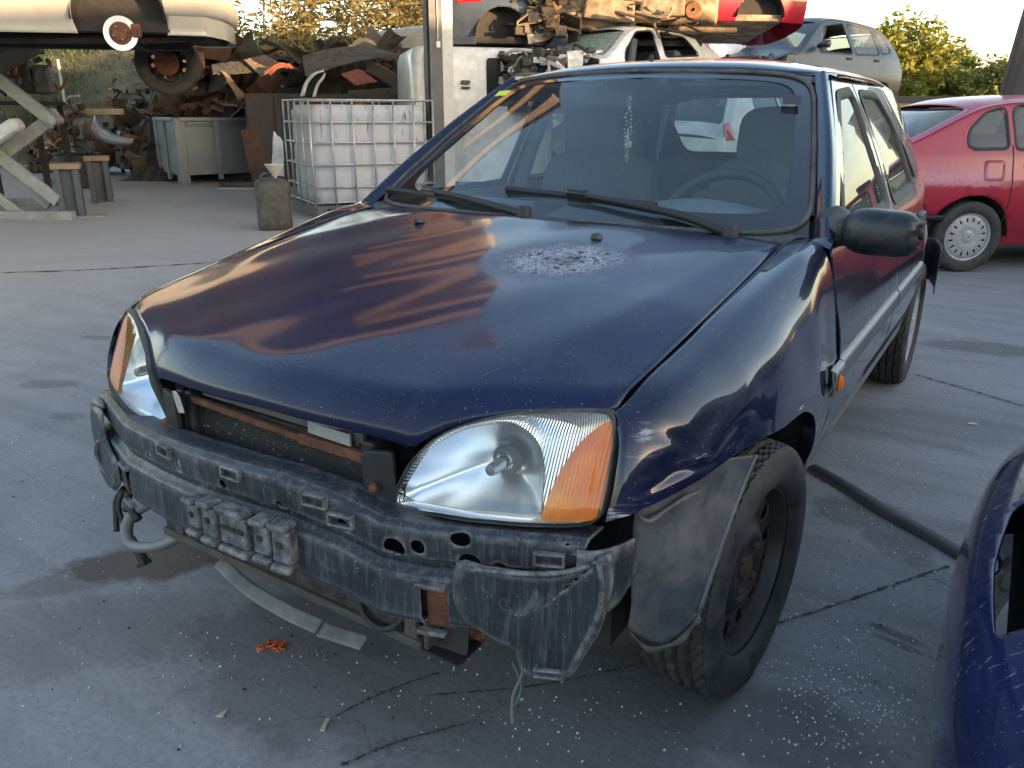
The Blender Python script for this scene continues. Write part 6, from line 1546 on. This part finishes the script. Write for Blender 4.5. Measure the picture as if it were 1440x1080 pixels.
def bent(rnd, w, h):
    """crumpled sheet: 5x4 grid folded at random"""
    v = []; k1, k2 = rnd.uniform(-.5,.5), rnd.uniform(-.5,.5)
    for j in range(4):
        for i in range(6):
            x = (i/5-.5)*w; y = (j/3-.5)*h; v.append(Vector((x, y, k1*x*x/w*1.6+k2*abs(y)+rnd.gauss(0,.012))))
    return v, gridfaces(6, 4)
sheets = [bent(random.Random(k), .9, .55) for k in range(14)]
sm = []
for k, (v, f) in enumerate(sheets):
    o = mesh('metal_sheet', v, f, rnd.choice((m_brown, m_grey2, m_dark, m_grey2, m_tan, m_dark)), HEAP, smooth=False, thick=.012); sm.append(o)
def put_sheet(o, a, bb, z, s_):
    o.location = (a, bb, z); o.rotation_euler = (rnd.uniform(-1.3,1.3), rnd.uniform(-.7,.7), rnd.uniform(0,6.28)); o.scale = (s_, s_*rnd.uniform(.6,1.2), s_)
for k in range(150):
    a = rnd.uniform(-3.2, 3.1); bb = rnd.choice((rnd.uniform(-1.2,-.3), rnd.uniform(-.6,.8), rnd.uniform(-1.0,1.2)))
    if k < 14: o = sm[k]
    else: o = sm[rnd.randrange(14)].copy(); COL.objects.link(o); o.parent = HEAP
    put_sheet(o, a, bb, hz(a, bb)*rnd.uniform(.65,1.08)+.10, rnd.uniform(.4,.9) if k % 3 else rnd.uniform(.9,1.5))
bars = []
for k in range(6):
    b = MB(); r = random.Random(k)
    if k < 3: b.box((0,0,0), (r.uniform(.6,1.1), r.uniform(.05,.12), r.uniform(.04,.09)))
    else: b.tube([(-.5,0,0),(-.15,r.uniform(-.1,.1),.08),(.2,0,r.uniform(-.1,.1)),(.5,.05,.1)], r.uniform(.015,.035), 6, sm=10)
    bars.append(b.build('metal_bar', rnd.choice((m_brown, m_dark, m_steel, m_copper)), HEAP))
for k in range(110):
    a = rnd.uniform(-3.3, 3.1); bb = rnd.uniform(-1.3, .9)
    o = bars[k] if k < 6 else bars[rnd.randrange(6)].copy()
    if k >= 6: COL.objects.link(o); o.parent = HEAP
    o.location = (a, bb, hz(a, bb)*rnd.uniform(.6,1.05)+.12); o.rotation_euler = (rnd.uniform(-.6,.6), rnd.uniform(-.7,.7), rnd.uniform(0,6.28)); s_ = rnd.uniform(.5,1.1); o.scale = (s_,)*3
# rusty blocks at the left foot of the heap
for k in range(26):
    b = MB(); b.box((0,0,0), (rnd.uniform(.18,.5), rnd.uniform(.08,.16), rnd.uniform(.08,.15))); o = b.build('rusty_offcut', rnd.choice((m_brown, m_dark, m_dark)), HEAP, False, .01)
    T = AT(rnd.uniform(238, 335), rnd.uniform(140, 168), rnd.uniform(14.9, 15.9)); o.location = HI @ T; o.rotation_euler = (rnd.uniform(-.4,.4), rnd.uniform(-.6,.6), rnd.uniform(0,6.28))
b = MB(); c = HI @ AT(288, 170, 16.0); b.box((c.x, c.y, c.z/2), (1.6, 1.2, c.z)); b.build('offcut_crate', m_dark, HEAP)
# pieces that stand out of the heap
def piece(name, pts, b0, m, label, cat, th=.02, bends=None):
    """flat or bent piece; pts are corners with their own depth"""
    P_ = [AT(px, py, b0+db) for px, py, db in pts]
    if len(P_) == 4:
        o = loft(name, [[P_[0], P_[0].lerp(P_[1], .5)+Vector((0,0,bends or 0)), P_[1]], [P_[3], P_[3].lerp(P_[2], .5)+Vector((0,0,bends or 0)), P_[2]]], 18, 9, m, None, thick=th, fn=lambda p: p+Vector((rnd.gauss(0,.002), rnd.gauss(0,.002), rnd.gauss(0,.005))))
        o.data.polygons.foreach_set('use_smooth', [False]*len(o.data.polygons))
    tag(o, label, cat); return o
piece('scrap_board', [(343,86,.1),(372,78,.5),(398,92,.3),(368,108,-.3)], 14.2, m_tan, 'tan board lying on top of the scrap heap at left', 'board')
piece('scrap_sheet', [(298,92,.1),(346,86,.1),(358,103,-.2),(300,105,-.3)], 14.3, m_grey2, 'flat grey sheet beside the tan board on the heap', 'sheet metal')
piece('leaning_board', [(312,100,0),(322,108,0),(348,138,-.2),(335,140,-.2)], 14.0, m_tan, 'narrow tan board leaning down the left of the heap', 'board')
piece('car_panel', [(375,100,0),(412,92,.1),(415,98,.1),(380,106,0)], 13.8, m_redb, 'dark red car panel poking from the heap', 'car panel', bends=.08)
piece('tarpaulin_sheet', [(425,80,.3),(520,66,.6),(560,78,.2),(430,108,-.4)], 14.3, M('grey_brown_sheet', (.15,.125,.105), .8, var=.3, bmp=.4), 'large crumpled grey brown sheet over the middle of the heap', 'sheet metal', bends=.05)
piece('orange_panel', [(480,105,0),(505,98,.3),(530,116,.2),(500,120,-.2)], 13.4, M('orange_brown_panel', (.38,.11,.05), .55, dirt=(.15,.06,.04), damt=.3), 'orange brown panel on the heap above the caged tank', 'panel')
piece('golden_panel', [(490,66,0),(525,58,.2),(530,66,.2),(492,70,0)], 14.8, M('pale_gold_panel', (.5,.36,.2), .6), 'pale pointed panel on the crest of the heap', 'panel', bends=.10)
piece('pale_fin', [(577,70,0),(583,78,0),(596,93,0),(588,96,0)], 12.6, m_paleS, 'pale curved fin sticking up beside the column', 'panel')
# white car-door frame with a dark pane
b = MB(); q = [AT(px, py, 12.9) for px, py in ((424,136),(430,118),(440,106),(456,101))]; q2 = [AT(px, py, 12.9) for px, py in ((444,136),(449,120),(456,110),(458,103))]
DF = empty('door_frame', q[0]*1, 0, 'white curved door frame with a dark pane standing on the heap', 'door frame')
o = loft('frame', [[p-DF.location for p in q], [p+Vector((0,0,.01))+FW*-.03-DF.location for p in [a_.lerp(c_, .25) for a_, c_ in zip(q, q2)]]], 14, 4, m_white, DF, thick=.03); o = loft('frame', [[a_.lerp(c_, .78)-DF.location for a_, c_ in zip(q, q2)], [p-DF.location for p in q2]], 14, 4, m_white, DF, thick=.03)
loft('pane', [[a_.lerp(c_, .25)-DF.location+FW*.02 for a_, c_ in zip(q, q2)], [a_.lerp(c_, .78)-DF.location+FW*.02 for a_, c_ in zip(q, q2)]], 14, 4, M('dark_pane', (.02,.022,.025), .15), DF, thick=.01)
# skip below the heap
c = AT(480, 150, 13.6); SK = empty('scrap_skip', (c.x, c.y, 0), YROT+.05, 'dark steel skip full of scrap behind the caged tank', 'skip')
for nm, cc_, d in (('side', (0,-.0,.72), (3.0,.06,1.44)), ('side', (0,1.2,.72), (3.0,.06,1.44)), ('end', (-1.5,.6,.72), (.06,1.2,1.44)), ('end', (1.5,.6,.72), (.06,1.2,1.44))):
    b = MB(); b.box(cc_, d); b.build(nm, M('dark_skip_steel', (.05,.055,.06), .6, dirt=(.10,.06,.04), damt=.4), SK)
for x in (-1.0,-.4,.2,.8):
    b = MB(); b.box((x,-.05,.72), (.08,.05,1.40)); b.build('rib', M('dark_skip_steel', (.05,.055,.06), .6), SK)
# things between the pallet box and the tank
piece('rusty_sheet', [(340,185,0),(357,178,0),(378,232,-.1),(352,245,-.2)], 12.6, m_brown, 'rusty brown sheet leaning behind the pallet box', 'sheet metal')
piece('white_sheet', [(385,185,0),(398,200,0),(400,248,-.2),(382,248,-.2)], 11.4, m_white, 'narrow white sheet leaning beside the canister', 'sheet metal')
g = G(335, 262); b = MB(); b.box((0,0,.04), (.55,.22,.06), Matrix.Rotation(.2, 3, 'Z')); o = b.build('dark_plank', m_trim, None, False, .01); o.location = g; o.rotation_euler = (0,0,YROT); tag(o, 'dark plank on the ground at the foot of the pallet box', 'plank')
g = G(338, 259); 
b = MB(); b.box((0,0,.01), (.5,.16,.012), Matrix.Rotation(-.1, 3, 'Z')); o = b.build('white_strip', m_white, None, False, .003); o.location = G(332, 266); o.rotation_euler = (0,0,YROT); tag(o, 'flat white strip on the ground before the dark plank', 'strip')
# ---------------------------------------------------------------- piled cars
TPh = [(0,.58),(.25,.74),(.85,.90),(1.05,.95),(1.70,1.38),(2.2,1.45),(3.0,1.42),(3.35,1.33),(3.75,.98),(3.85,.9)]
HW1 = rpoly([(1.35,.98),(1.80,1.31),(2.2,1.35),(2.2,.98)], .04); HW2 = rpoly([(2.3,.98),(2.3,1.35),(2.85,1.33),(3.0,1.24),(3.05,1.0)], .05)
TPm = [(0,.72),(.2,.86),(.7,1.02),(.95,1.10),(1.75,1.56),(2.3,1.63),(3.0,1.60),(3.5,1.52),(3.85,1.28),(4.05,1.0),(4.1,.92)]
MW1 = rpoly([(1.45,1.06),(1.80,1.45),(2.35,1.52),(2.40,1.06)], .05); MW2 = rpoly([(2.50,1.06),(2.48,1.52),(3.15,1.48),(3.25,1.08)], .05); MW3 = rpoly([(3.35,1.10),(3.27,1.46),(3.48,1.40),(3.68,1.14)], .04)
# lower layer
rz = YROT+radians(90+52)
wreck('white_estate', 'white estate car behind the hatchback, seen through its rear window', 'car', place(rz, (-.70, 3.80, .92), 1018, 186, 8.6, 1.0), rz, m_white, 3.9, .84, TPh, .96, (.8, 3.2), .29, [HW1, HW2], (1.1, 1.65), (3.4, 3.7), glass=m_glassg, bumper=m_trim, lamps=[('tail_lamp', [(3.66,.84),(3.83,.84),(3.82,1.0),(3.70,1.02)], m_tail)])
rz = YROT-radians(62)
def ground_wreck(name, label, px, b0, m, rz, sc=1.0):
    p = AT(px, 150, b0); p.z = 0
    return wreck(name, label, 'car', anchor(rz, 0, 1.9, p, sc), rz, m, 3.9, .84, TPh, .96, (.8, 3.2), .29, [HW1, HW2], (1.1, 1.65), (3.35, 3.7), glass=m_glassg, scale=sc, interior=False)
ground_wreck('grey_bottom_car', 'grey car at the bottom of the pile under the white wreck', 850, 13.2, m_silver, YROT-radians(80), 1.1)
ground_wreck('blue_bottom_car', 'slate car at the bottom of the pile under the people carrier', 1085, 15.6, m_slate, YROT-radians(70), 1.15)
ground_wreck('white_bottom_car', 'white car at the bottom of the pile behind the white estate', 985, 16.5, m_white, YROT-radians(95), 1.2)
# grey people carrier with its nose stripped
rz = YROT-radians(52)
MPV, Xm = wreck('grey_people_carrier', 'dark grey people carrier with a stripped nose on top of the pile at right', 'car', place(rz, (.60, 1.05, 1.05), 1116, 72, 14.9, 1.12), rz, m_mpv, 4.12, .86, TPm, 1.06, (.9, 3.35), .30, [MW1, MW2, MW3], (1.02, 1.70), (3.62, 3.86), glass=m_glassg, scale=1.12, panes=(0,1,1), open_front=.72)
b = MB(); v_ = []
loft('bonnet', [[(x, y, sinterp(y, TPm)-.02+dz-.05*abs(x/.75)**3) for x in (-.74,-.4,0,.4,.74)] for y, dz in ((.02,.12),(.12,.10),(.5,.05),(.98,.0))], 20, 10, m_mpv, MPV, thick=.012)
def engine_bay(par, seed, y0, y1, z0, z1, W_, n=70, mats=(m_eng, m_alu, m_dark)):
    r = random.Random(seed)
    for q, mt in enumerate(mats):
        bb = MB()
        for k in range(n if q == 0 else n//2):
            bb.box((r.uniform(-W_, W_), r.uniform(y0, y1), r.uniform(z0, z1)), (r.uniform(.04,.22), r.uniform(.04,.16), r.uniform(.03,.14)), Matrix.Rotation(r.uniform(0,3), 3, r.choice('XYZ')))
        for k in range(10):
            p = Vector((r.uniform(-W_, W_), r.uniform(y0, y1), r.uniform(z0, z1))); bb.tube([p, p+Vector((r.uniform(-.3,.3), r.uniform(-.15,.15), r.uniform(-.1,.15))), p+Vector((r.uniform(-.4,.4), r.uniform(-.2,.2), r.uniform(-.1,.1)))], r.uniform(.01,.025), 6, sm=8)
        o = bb.build('engine_clutter', mt, par); o['kind'] = 'stuff'
engine_bay(MPV, 4, .10, .75, .52, .92, .68)
b = MB(); b.box((0,.05,.72), (1.25,.05,.36)); b.build('radiator', m_rust, MPV); b = MB(); b.box((0,.02,.92), (1.5,.06,.05)); b.box((0,.02,.53), (1.5,.06,.06)); b.build('front_frame', m_mpv, MPV, False, .01)
for s in (1,-1):
    b = MB(); b.box((.62*s,.45,.60), (.08,.9,.12)); b.build('chassis_leg', m_gap, MPV)
    b = MB(); b.tube([(.80*s,1.38,1.12),(.90*s,1.36,1.15),(1.0*s,1.35,1.15)], [.03,.05,.06], 10, sm=6); b.build('door_mirror', m_mpv, MPV, True)
    for yy in (2.28, 3.12):
        b = MB(); b.box((Xm(yy, .98)*s, yy, .98), (.03,.16,.04)); b.build('handle', m_black, MPV, True, .01, 40)
# pale silver hatchback behind, tail to the left
rz = YROT+radians(90+38)
wreck('silver_hatchback', 'pale silver hatchback with a red tail lamp, behind the people carrier', 'car', place(rz, (-.72, 3.70, .95), 994, 62, 15.2, 1.1), rz, m_silver, 3.9, .84, TPh, .96, (.8, 3.2), .29, [HW1, HW2], (1.1, 1.65), (3.4, 3.7), glass=m_glassg, scale=1.1, lamps=[('tail_lamp', [(3.62,.80),(3.84,.80),(3.82,1.02),(3.66,1.05)], m_tail)])
# wrecked white car, nose torn open, facing left
rz = YROT-radians(50)
m_shat = M('shattered_green_windscreen', (.16,.22,.18), .35, var=.6, scale=25, dirt=(.45,.5,.46), damt=.4, dscale=30, bmp=.8, bscale=50)
WK, Xw = wreck('white_wrecked_car', 'crushed white car with a shattered windscreen and torn nose on the pile', 'car', place(rz, (.74, 1.25, .95), 868, 75, 11.2, 1.0), rz, m_white, 3.7, .82, [(0,.70),(.3,.80),(.85,.92),(1.05,.95),(1.62,1.30),(2.1,1.36),(2.8,1.30),(3.3,1.16),(3.6,.98),(3.7,.9)], .95, (.8, 3.0), .29, [rpoly([(1.25,.55),(1.40,.98),(1.72,1.24),(2.05,1.27),(2.10,.55)], .06), rpoly([(2.2,.95),(2.2,1.27),(2.72,1.22),(2.95,1.0)], .05)], (1.06, 1.60), (3.3, 3.6), glass=m_shat, panes=(0,0), open_front=.85)
engine_bay(WK, 8, .30, .95, .55, .98, .60, 90, (m_eng, m_white, m_alu))
for k, (x0, z0, x1, y1, z1) in enumerate(((-.7,.6,.7,.02,.66),(-.6,.95,.5,.35,.90),(.66,.55,.70,.9,.98))):
    b = MB(); b.tube([(x0*.8,.32,z0),((x0+x1)/2*.8,.28,(z0+z1)/2+.06),(x1*.8,y1+.25,z1)], .022, 8, sm=10); b.build('bent_member', m_white if k else m_steel, WK, True)
b = MB(); v, f = bent(random.Random(77), .45, .25); o = mesh('crumpled_wing', v, f, m_white, WK, smooth=False, thick=.01); o.location = (.72,.55,.72); o.rotation_euler = (.3,1.3,.2)
o = mesh('hanging_airbag', *bent(random.Random(78), .28, .2), M('pale_airbag', (.6,.58,.54), .9), WK, smooth=True, thick=.01); o.location = (.5,1.35,.98); o.rotation_euler = (.8,.3,.2)
# red car on top of it, its underside turned to the viewer
rz = YROT-radians(84)
m_under = M('dusty_underbody', (.36,.27,.18), .75, .2, var=.5, scale=7, dirt=(.09,.06,.04), damt=.5, dscale=5, bmp=.4)
RT_, Xt = wreck('red_topmost_car', 'red car tail lying on top of the pile above the silver hatchback', 'car', place(rz, (.78, 3.2, .30), 1070, 34, 12.0, 1.0), rz, m_redsal, 3.9, .84, TPh, .96, (.8, 3.2), .29, [HW1, HW2], None, (3.4, 3.7), wheels=(0,0), tilt=(0, radians(-8)), interior=False, open_front=2.45, zb=.24, mfloor=m_under)
b = MB(); b.tube([(.45,2.0,.2),(.5,2.5,.18),(.4,3.0,.2)], .04, 8, sm=10); b.build('exhaust_pipe', m_under, RT_, True)
b = MB(); b.lathe([(0,.03),(.05,.03),(.06,.0),(.10,.0),(.11,-.05)], (.72,2.28,.30), 'x', 20); b.build('brake_drum', m_copper, RT_, True, sharp=40)
# another car lying on its side there, floor pan towards the yard
c = AT(872, 38, 11.9); OV = empty('overturned_car', c, YROT-radians(6), 'overturned car on the pile showing its dusty golden floor pan', 'car')
rn = random.Random(6); nu, nv = 60, 26; v = []
for j in range(nv):
    for i in range(nu):
        x = lerp(-1.35, 1.30, i/(nu-1)); z = lerp(0, 1.5, j/(nv-1))
        y = .05*sin(x*5)*smooth01(z/.2)-.10*math.exp(-((z-.62)/.13)**2)+.025*(1 if int(z*7) % 2 else 0)+rn.gauss(0, .006)+.10*(1-smooth01(z/.15))
        v.append((x, y, z+.06*sin(x*2.3)+.03*sin(x*7)))
mesh('floor_pan', v, gridfaces(nu, nv), m_under, OV, thick=.02)
b = MB(); b.box((0,.55,.75), (2.5,.9,1.3)); b.build('body_shell', m_gap, OV)
for k, (z0, r) in enumerate(((.35,.045),(.62,.03))):
    b = MB(); b.tube([(-1.1,-.14,z0),(-.4,-.17,z0+.08),(.3,-.15,z0-.03),(1.1,-.16,z0+.06)], r, 8, sm=20); b.build('exhaust_pipe', m_copper if k else m_under, OV, True)
b = MB(); b.box((.55,-.12,.28), (.62,.16,.34), None, .9); b.build('fuel_tank', m_under, OV, False, .04)
b = MB(); b.box((-.15,-.10,.22), (.70,.14,.30), Matrix.Rotation(.1, 3, 'Y'), .92); b.build('under_shield', m_under, OV, False, .03)
for q, mt in enumerate((m_eng, m_dark, m_under)):
    bb = MB()
    for k in range(34 if q < 2 else 0):
        bb.box((rn.gauss(-1.0, .2), rn.uniform(-.30, .05), rn.uniform(-.12, .55)), (rn.uniform(.04,.2), rn.uniform(.04,.16), rn.uniform(.03,.15)), Matrix.Rotation(rn.uniform(0,3), 3, rn.choice('XYZ')))
    for k in range(10 if q == 0 else 0):
        bb.box((rn.uniform(-.7, 1.3), rn.uniform(-.22, -.02), rn.uniform(.0, .6)), (rn.uniform(.04,.24), rn.uniform(.04,.1), rn.uniform(.03,.10)), Matrix.Rotation(rn.uniform(-.4,.4), 3, rn.choice('XYZ')))
    for k in range(8):
        p = Vector((rn.uniform(-1.3,1.2), rn.uniform(-.3,-.05), rn.uniform(.0,.5))); bb.tube([p, p+Vector((rn.uniform(-.3,.3), rn.uniform(-.1,.05), rn.uniform(-.15,.15))), p+Vector((rn.uniform(-.5,.5), 0, rn.uniform(-.2,.1)))], rn.uniform(.01,.022), 6, sm=8)
    o = bb.build('engine_clutter', mt, OV); o['kind'] = 'stuff'
for x in (-.95, .95):
    b = MB(); b.lathe([(.03,-.10),(.10,-.10),(.12,-.05),(.12,.0)], (x,-.10,.18), 'y', 20); b.build('brake_drum', m_copper, OV, True, sharp=40)
# slate car, tail to the left, over the white van
rz = YROT+radians(90+8)
SL, Xs = wreck('slate_crushed_car', 'slate blue car tail with a red lamp on top of the white van', 'car', place(rz, (-.78, 3.2, .29), 706, 52, 11.9, 1.05), rz, m_slate, 3.9, .84, TPh, .96, (.8, 3.2), .30, [HW1, HW2], None, (3.4, 3.7), wheels=(0,0), interior=False, open_front=2.55, lamps=[('tail_lamp', [(3.45,.70),(3.80,.68),(3.82,.90),(3.6,.95)], m_tail)], scale=1.05)
o = mesh('torn_floor', *bent(random.Random(31), .9, .7), m_dark, SL, smooth=False, thick=.02); o.location = (-.6,2.5,.25); o.rotation_euler = (.6,1.2,.3)
o = mesh('torn_trim', *bent(random.Random(33), .26, .2), m_paleS, SL, smooth=False, thick=.01); o.location = (-.86,2.75,.33); o.rotation_euler = (1.4,.2,1.4)
o = mesh('torn_skin', *bent(random.Random(36), 1.2, .5), m_slate, SL, smooth=True, thick=.01); o.location = (-.7,2.0,.05); o.rotation_euler = (1.2,-.5,1.8)
# white van cab under it
c = AT(690, 66, 11.6); VN = empty('white_van', (c.x, c.y, 0), YROT+radians(14), 'white van body standing behind the column', 'van')
zt = c.z
v = []; nu = 44; prof = [(.25,.98),(.6,1.0),(1.2,1.0),(zt-.12,.985),(zt-.03,.95),(zt,.88)]
for z, k in prof:
    for i in range(nu):
        a = 2*pi*i/nu; e = .2; v.append(Vector((.12+math.copysign(abs(cos(a))**e, cos(a))*1.02*k-.2, .9+math.copysign(abs(sin(a))**e, sin(a))*.95*k, z)))
f = gridfaces(nu, len(prof), False, True); f.append(tuple((len(prof)-1)*nu+i for i in range(nu)))
mesh('van_body', v, f, m_white, VN, sharp=60)
for cx, w_, h0, h1, mt in ((.22,.58,zt-.75,zt-.14,M('dark_van_window', (.012,.012,.013), .12)), (-.72,.36,zt-.78,zt-.08,M('tan_van_interior', (.24,.15,.07), .6))):
    b = MB(); b.prism(rpoly([(-w_/2,0),(w_/2,0),(w_/2,h1-h0),(-w_/2,h1-h0)], .05), .02, frame((cx,-.055,h0), (1,0,0), (0,0,1))); b.build('window', mt, VN, False, .004)
    b = MB(); 
b = MB(); b.box((-.36,-.075,zt-.45), (.12,.03,.05)); b.box((-.36,-.075,zt-.52), (.12,.03,.03)); b.build('door_hinge', m_trim, VN, False, .008)
b = MB(); [b.tube([(x, -.02, .0), (x, .3, .28)], .12, 12) for x in (-.6,.6)]; b.build('wheel', m_tyre, VN, True, sharp=40)
# pale vehicle roof behind the heap
c = AT(566, 60, 16.2); PR_ = empty('pale_van_front', (c.x, c.y, 0), YROT+radians(-12), 'pale vented van bonnet rising behind the scrap heap', 'van')
loft('van_front', [[(-.75,0,.3),(0,-.05,.3),(.8,0,.3)],[(-.75,0,c.z-.1),(0,-.05,c.z-.1),(.8,0,c.z-.05)],[(-.62,.3,c.z+.22),(0,.25,c.z+.28),(.8,.3,c.z+.34)],[(-.6,1.6,c.z+.3),(0,1.6,c.z+.36),(.8,1.6,c.z+.42)]], 20, 24, M('pale_pinkish_white_paint', (.55,.51,.47), .45, coat=.4, dirt=(.3,.26,.22), damt=.3), PR_, thick=.01)
for k in range(5):
    b = MB(); b.box((.42,.10+.03*k-.02,c.z+.06+.04*k), (.34,.03,.015), Matrix.Rotation(.7, 3, 'X')); b.build('vent_slat', m_trim, PR_)
b = MB(); b.prism(rpoly([(-.16,-.09),(.16,-.03),(.16,.10),(-.10,.09)], .02), .03, frame((.06,.11,c.z+.10), (1,0,.05), (0,.7,.7))); b.build('dark_opening', m_gap, PR_)
# black car with its bonnet up, behind the red saloon
rz = YROT-radians(90)
p = AT(1500, 150, 9.6); p.z = 0
BC, Xb_ = wreck('black_car', 'black car behind the red saloon with its bonnet raised', 'car', anchor(rz, 0, 1.0, p, .86), rz, M('black_car_paint', (.012,.012,.016), .3, coat=.8), 3.9, .82, [(0,.52),(.25,.66),(.85,.82),(1.05,.86),(1.7,1.18),(2.2,1.22),(3.0,1.2),(3.35,1.14),(3.75,.9),(3.85,.82)], .88, (.8, 3.2), .28, [], (1.1, 1.65), None, scale=.86, interior=False)
BI = Matrix.Translation(BC.location) @ Matrix.Rotation(rz, 4, 'Z') @ Matrix.Scale(.86, 4); BI.invert()
q = [(1403,150),(1412,112),(1424,72),(1438,24),(1452,-20)]
near_ = [BI @ AT(px, py, 8.7) for px, py in q]; far_ = [BI @ AT(px+150, py+6, 10.2) for px, py in q]
midc = [a_.lerp(c_, .5)+Vector((0,.0,.05)) for a_, c_ in zip(near_, far_)]
loft('raised_bonnet', [near_, midc, far_], 20, 12, M('black_bonnet_paint', (.008,.008,.012), .5, coat=.2), BC, thick=.03)
b = MB(); b.tube(near_, .018, 8, sm=20); b.build('bonnet_edge', m_trim, BC, True)
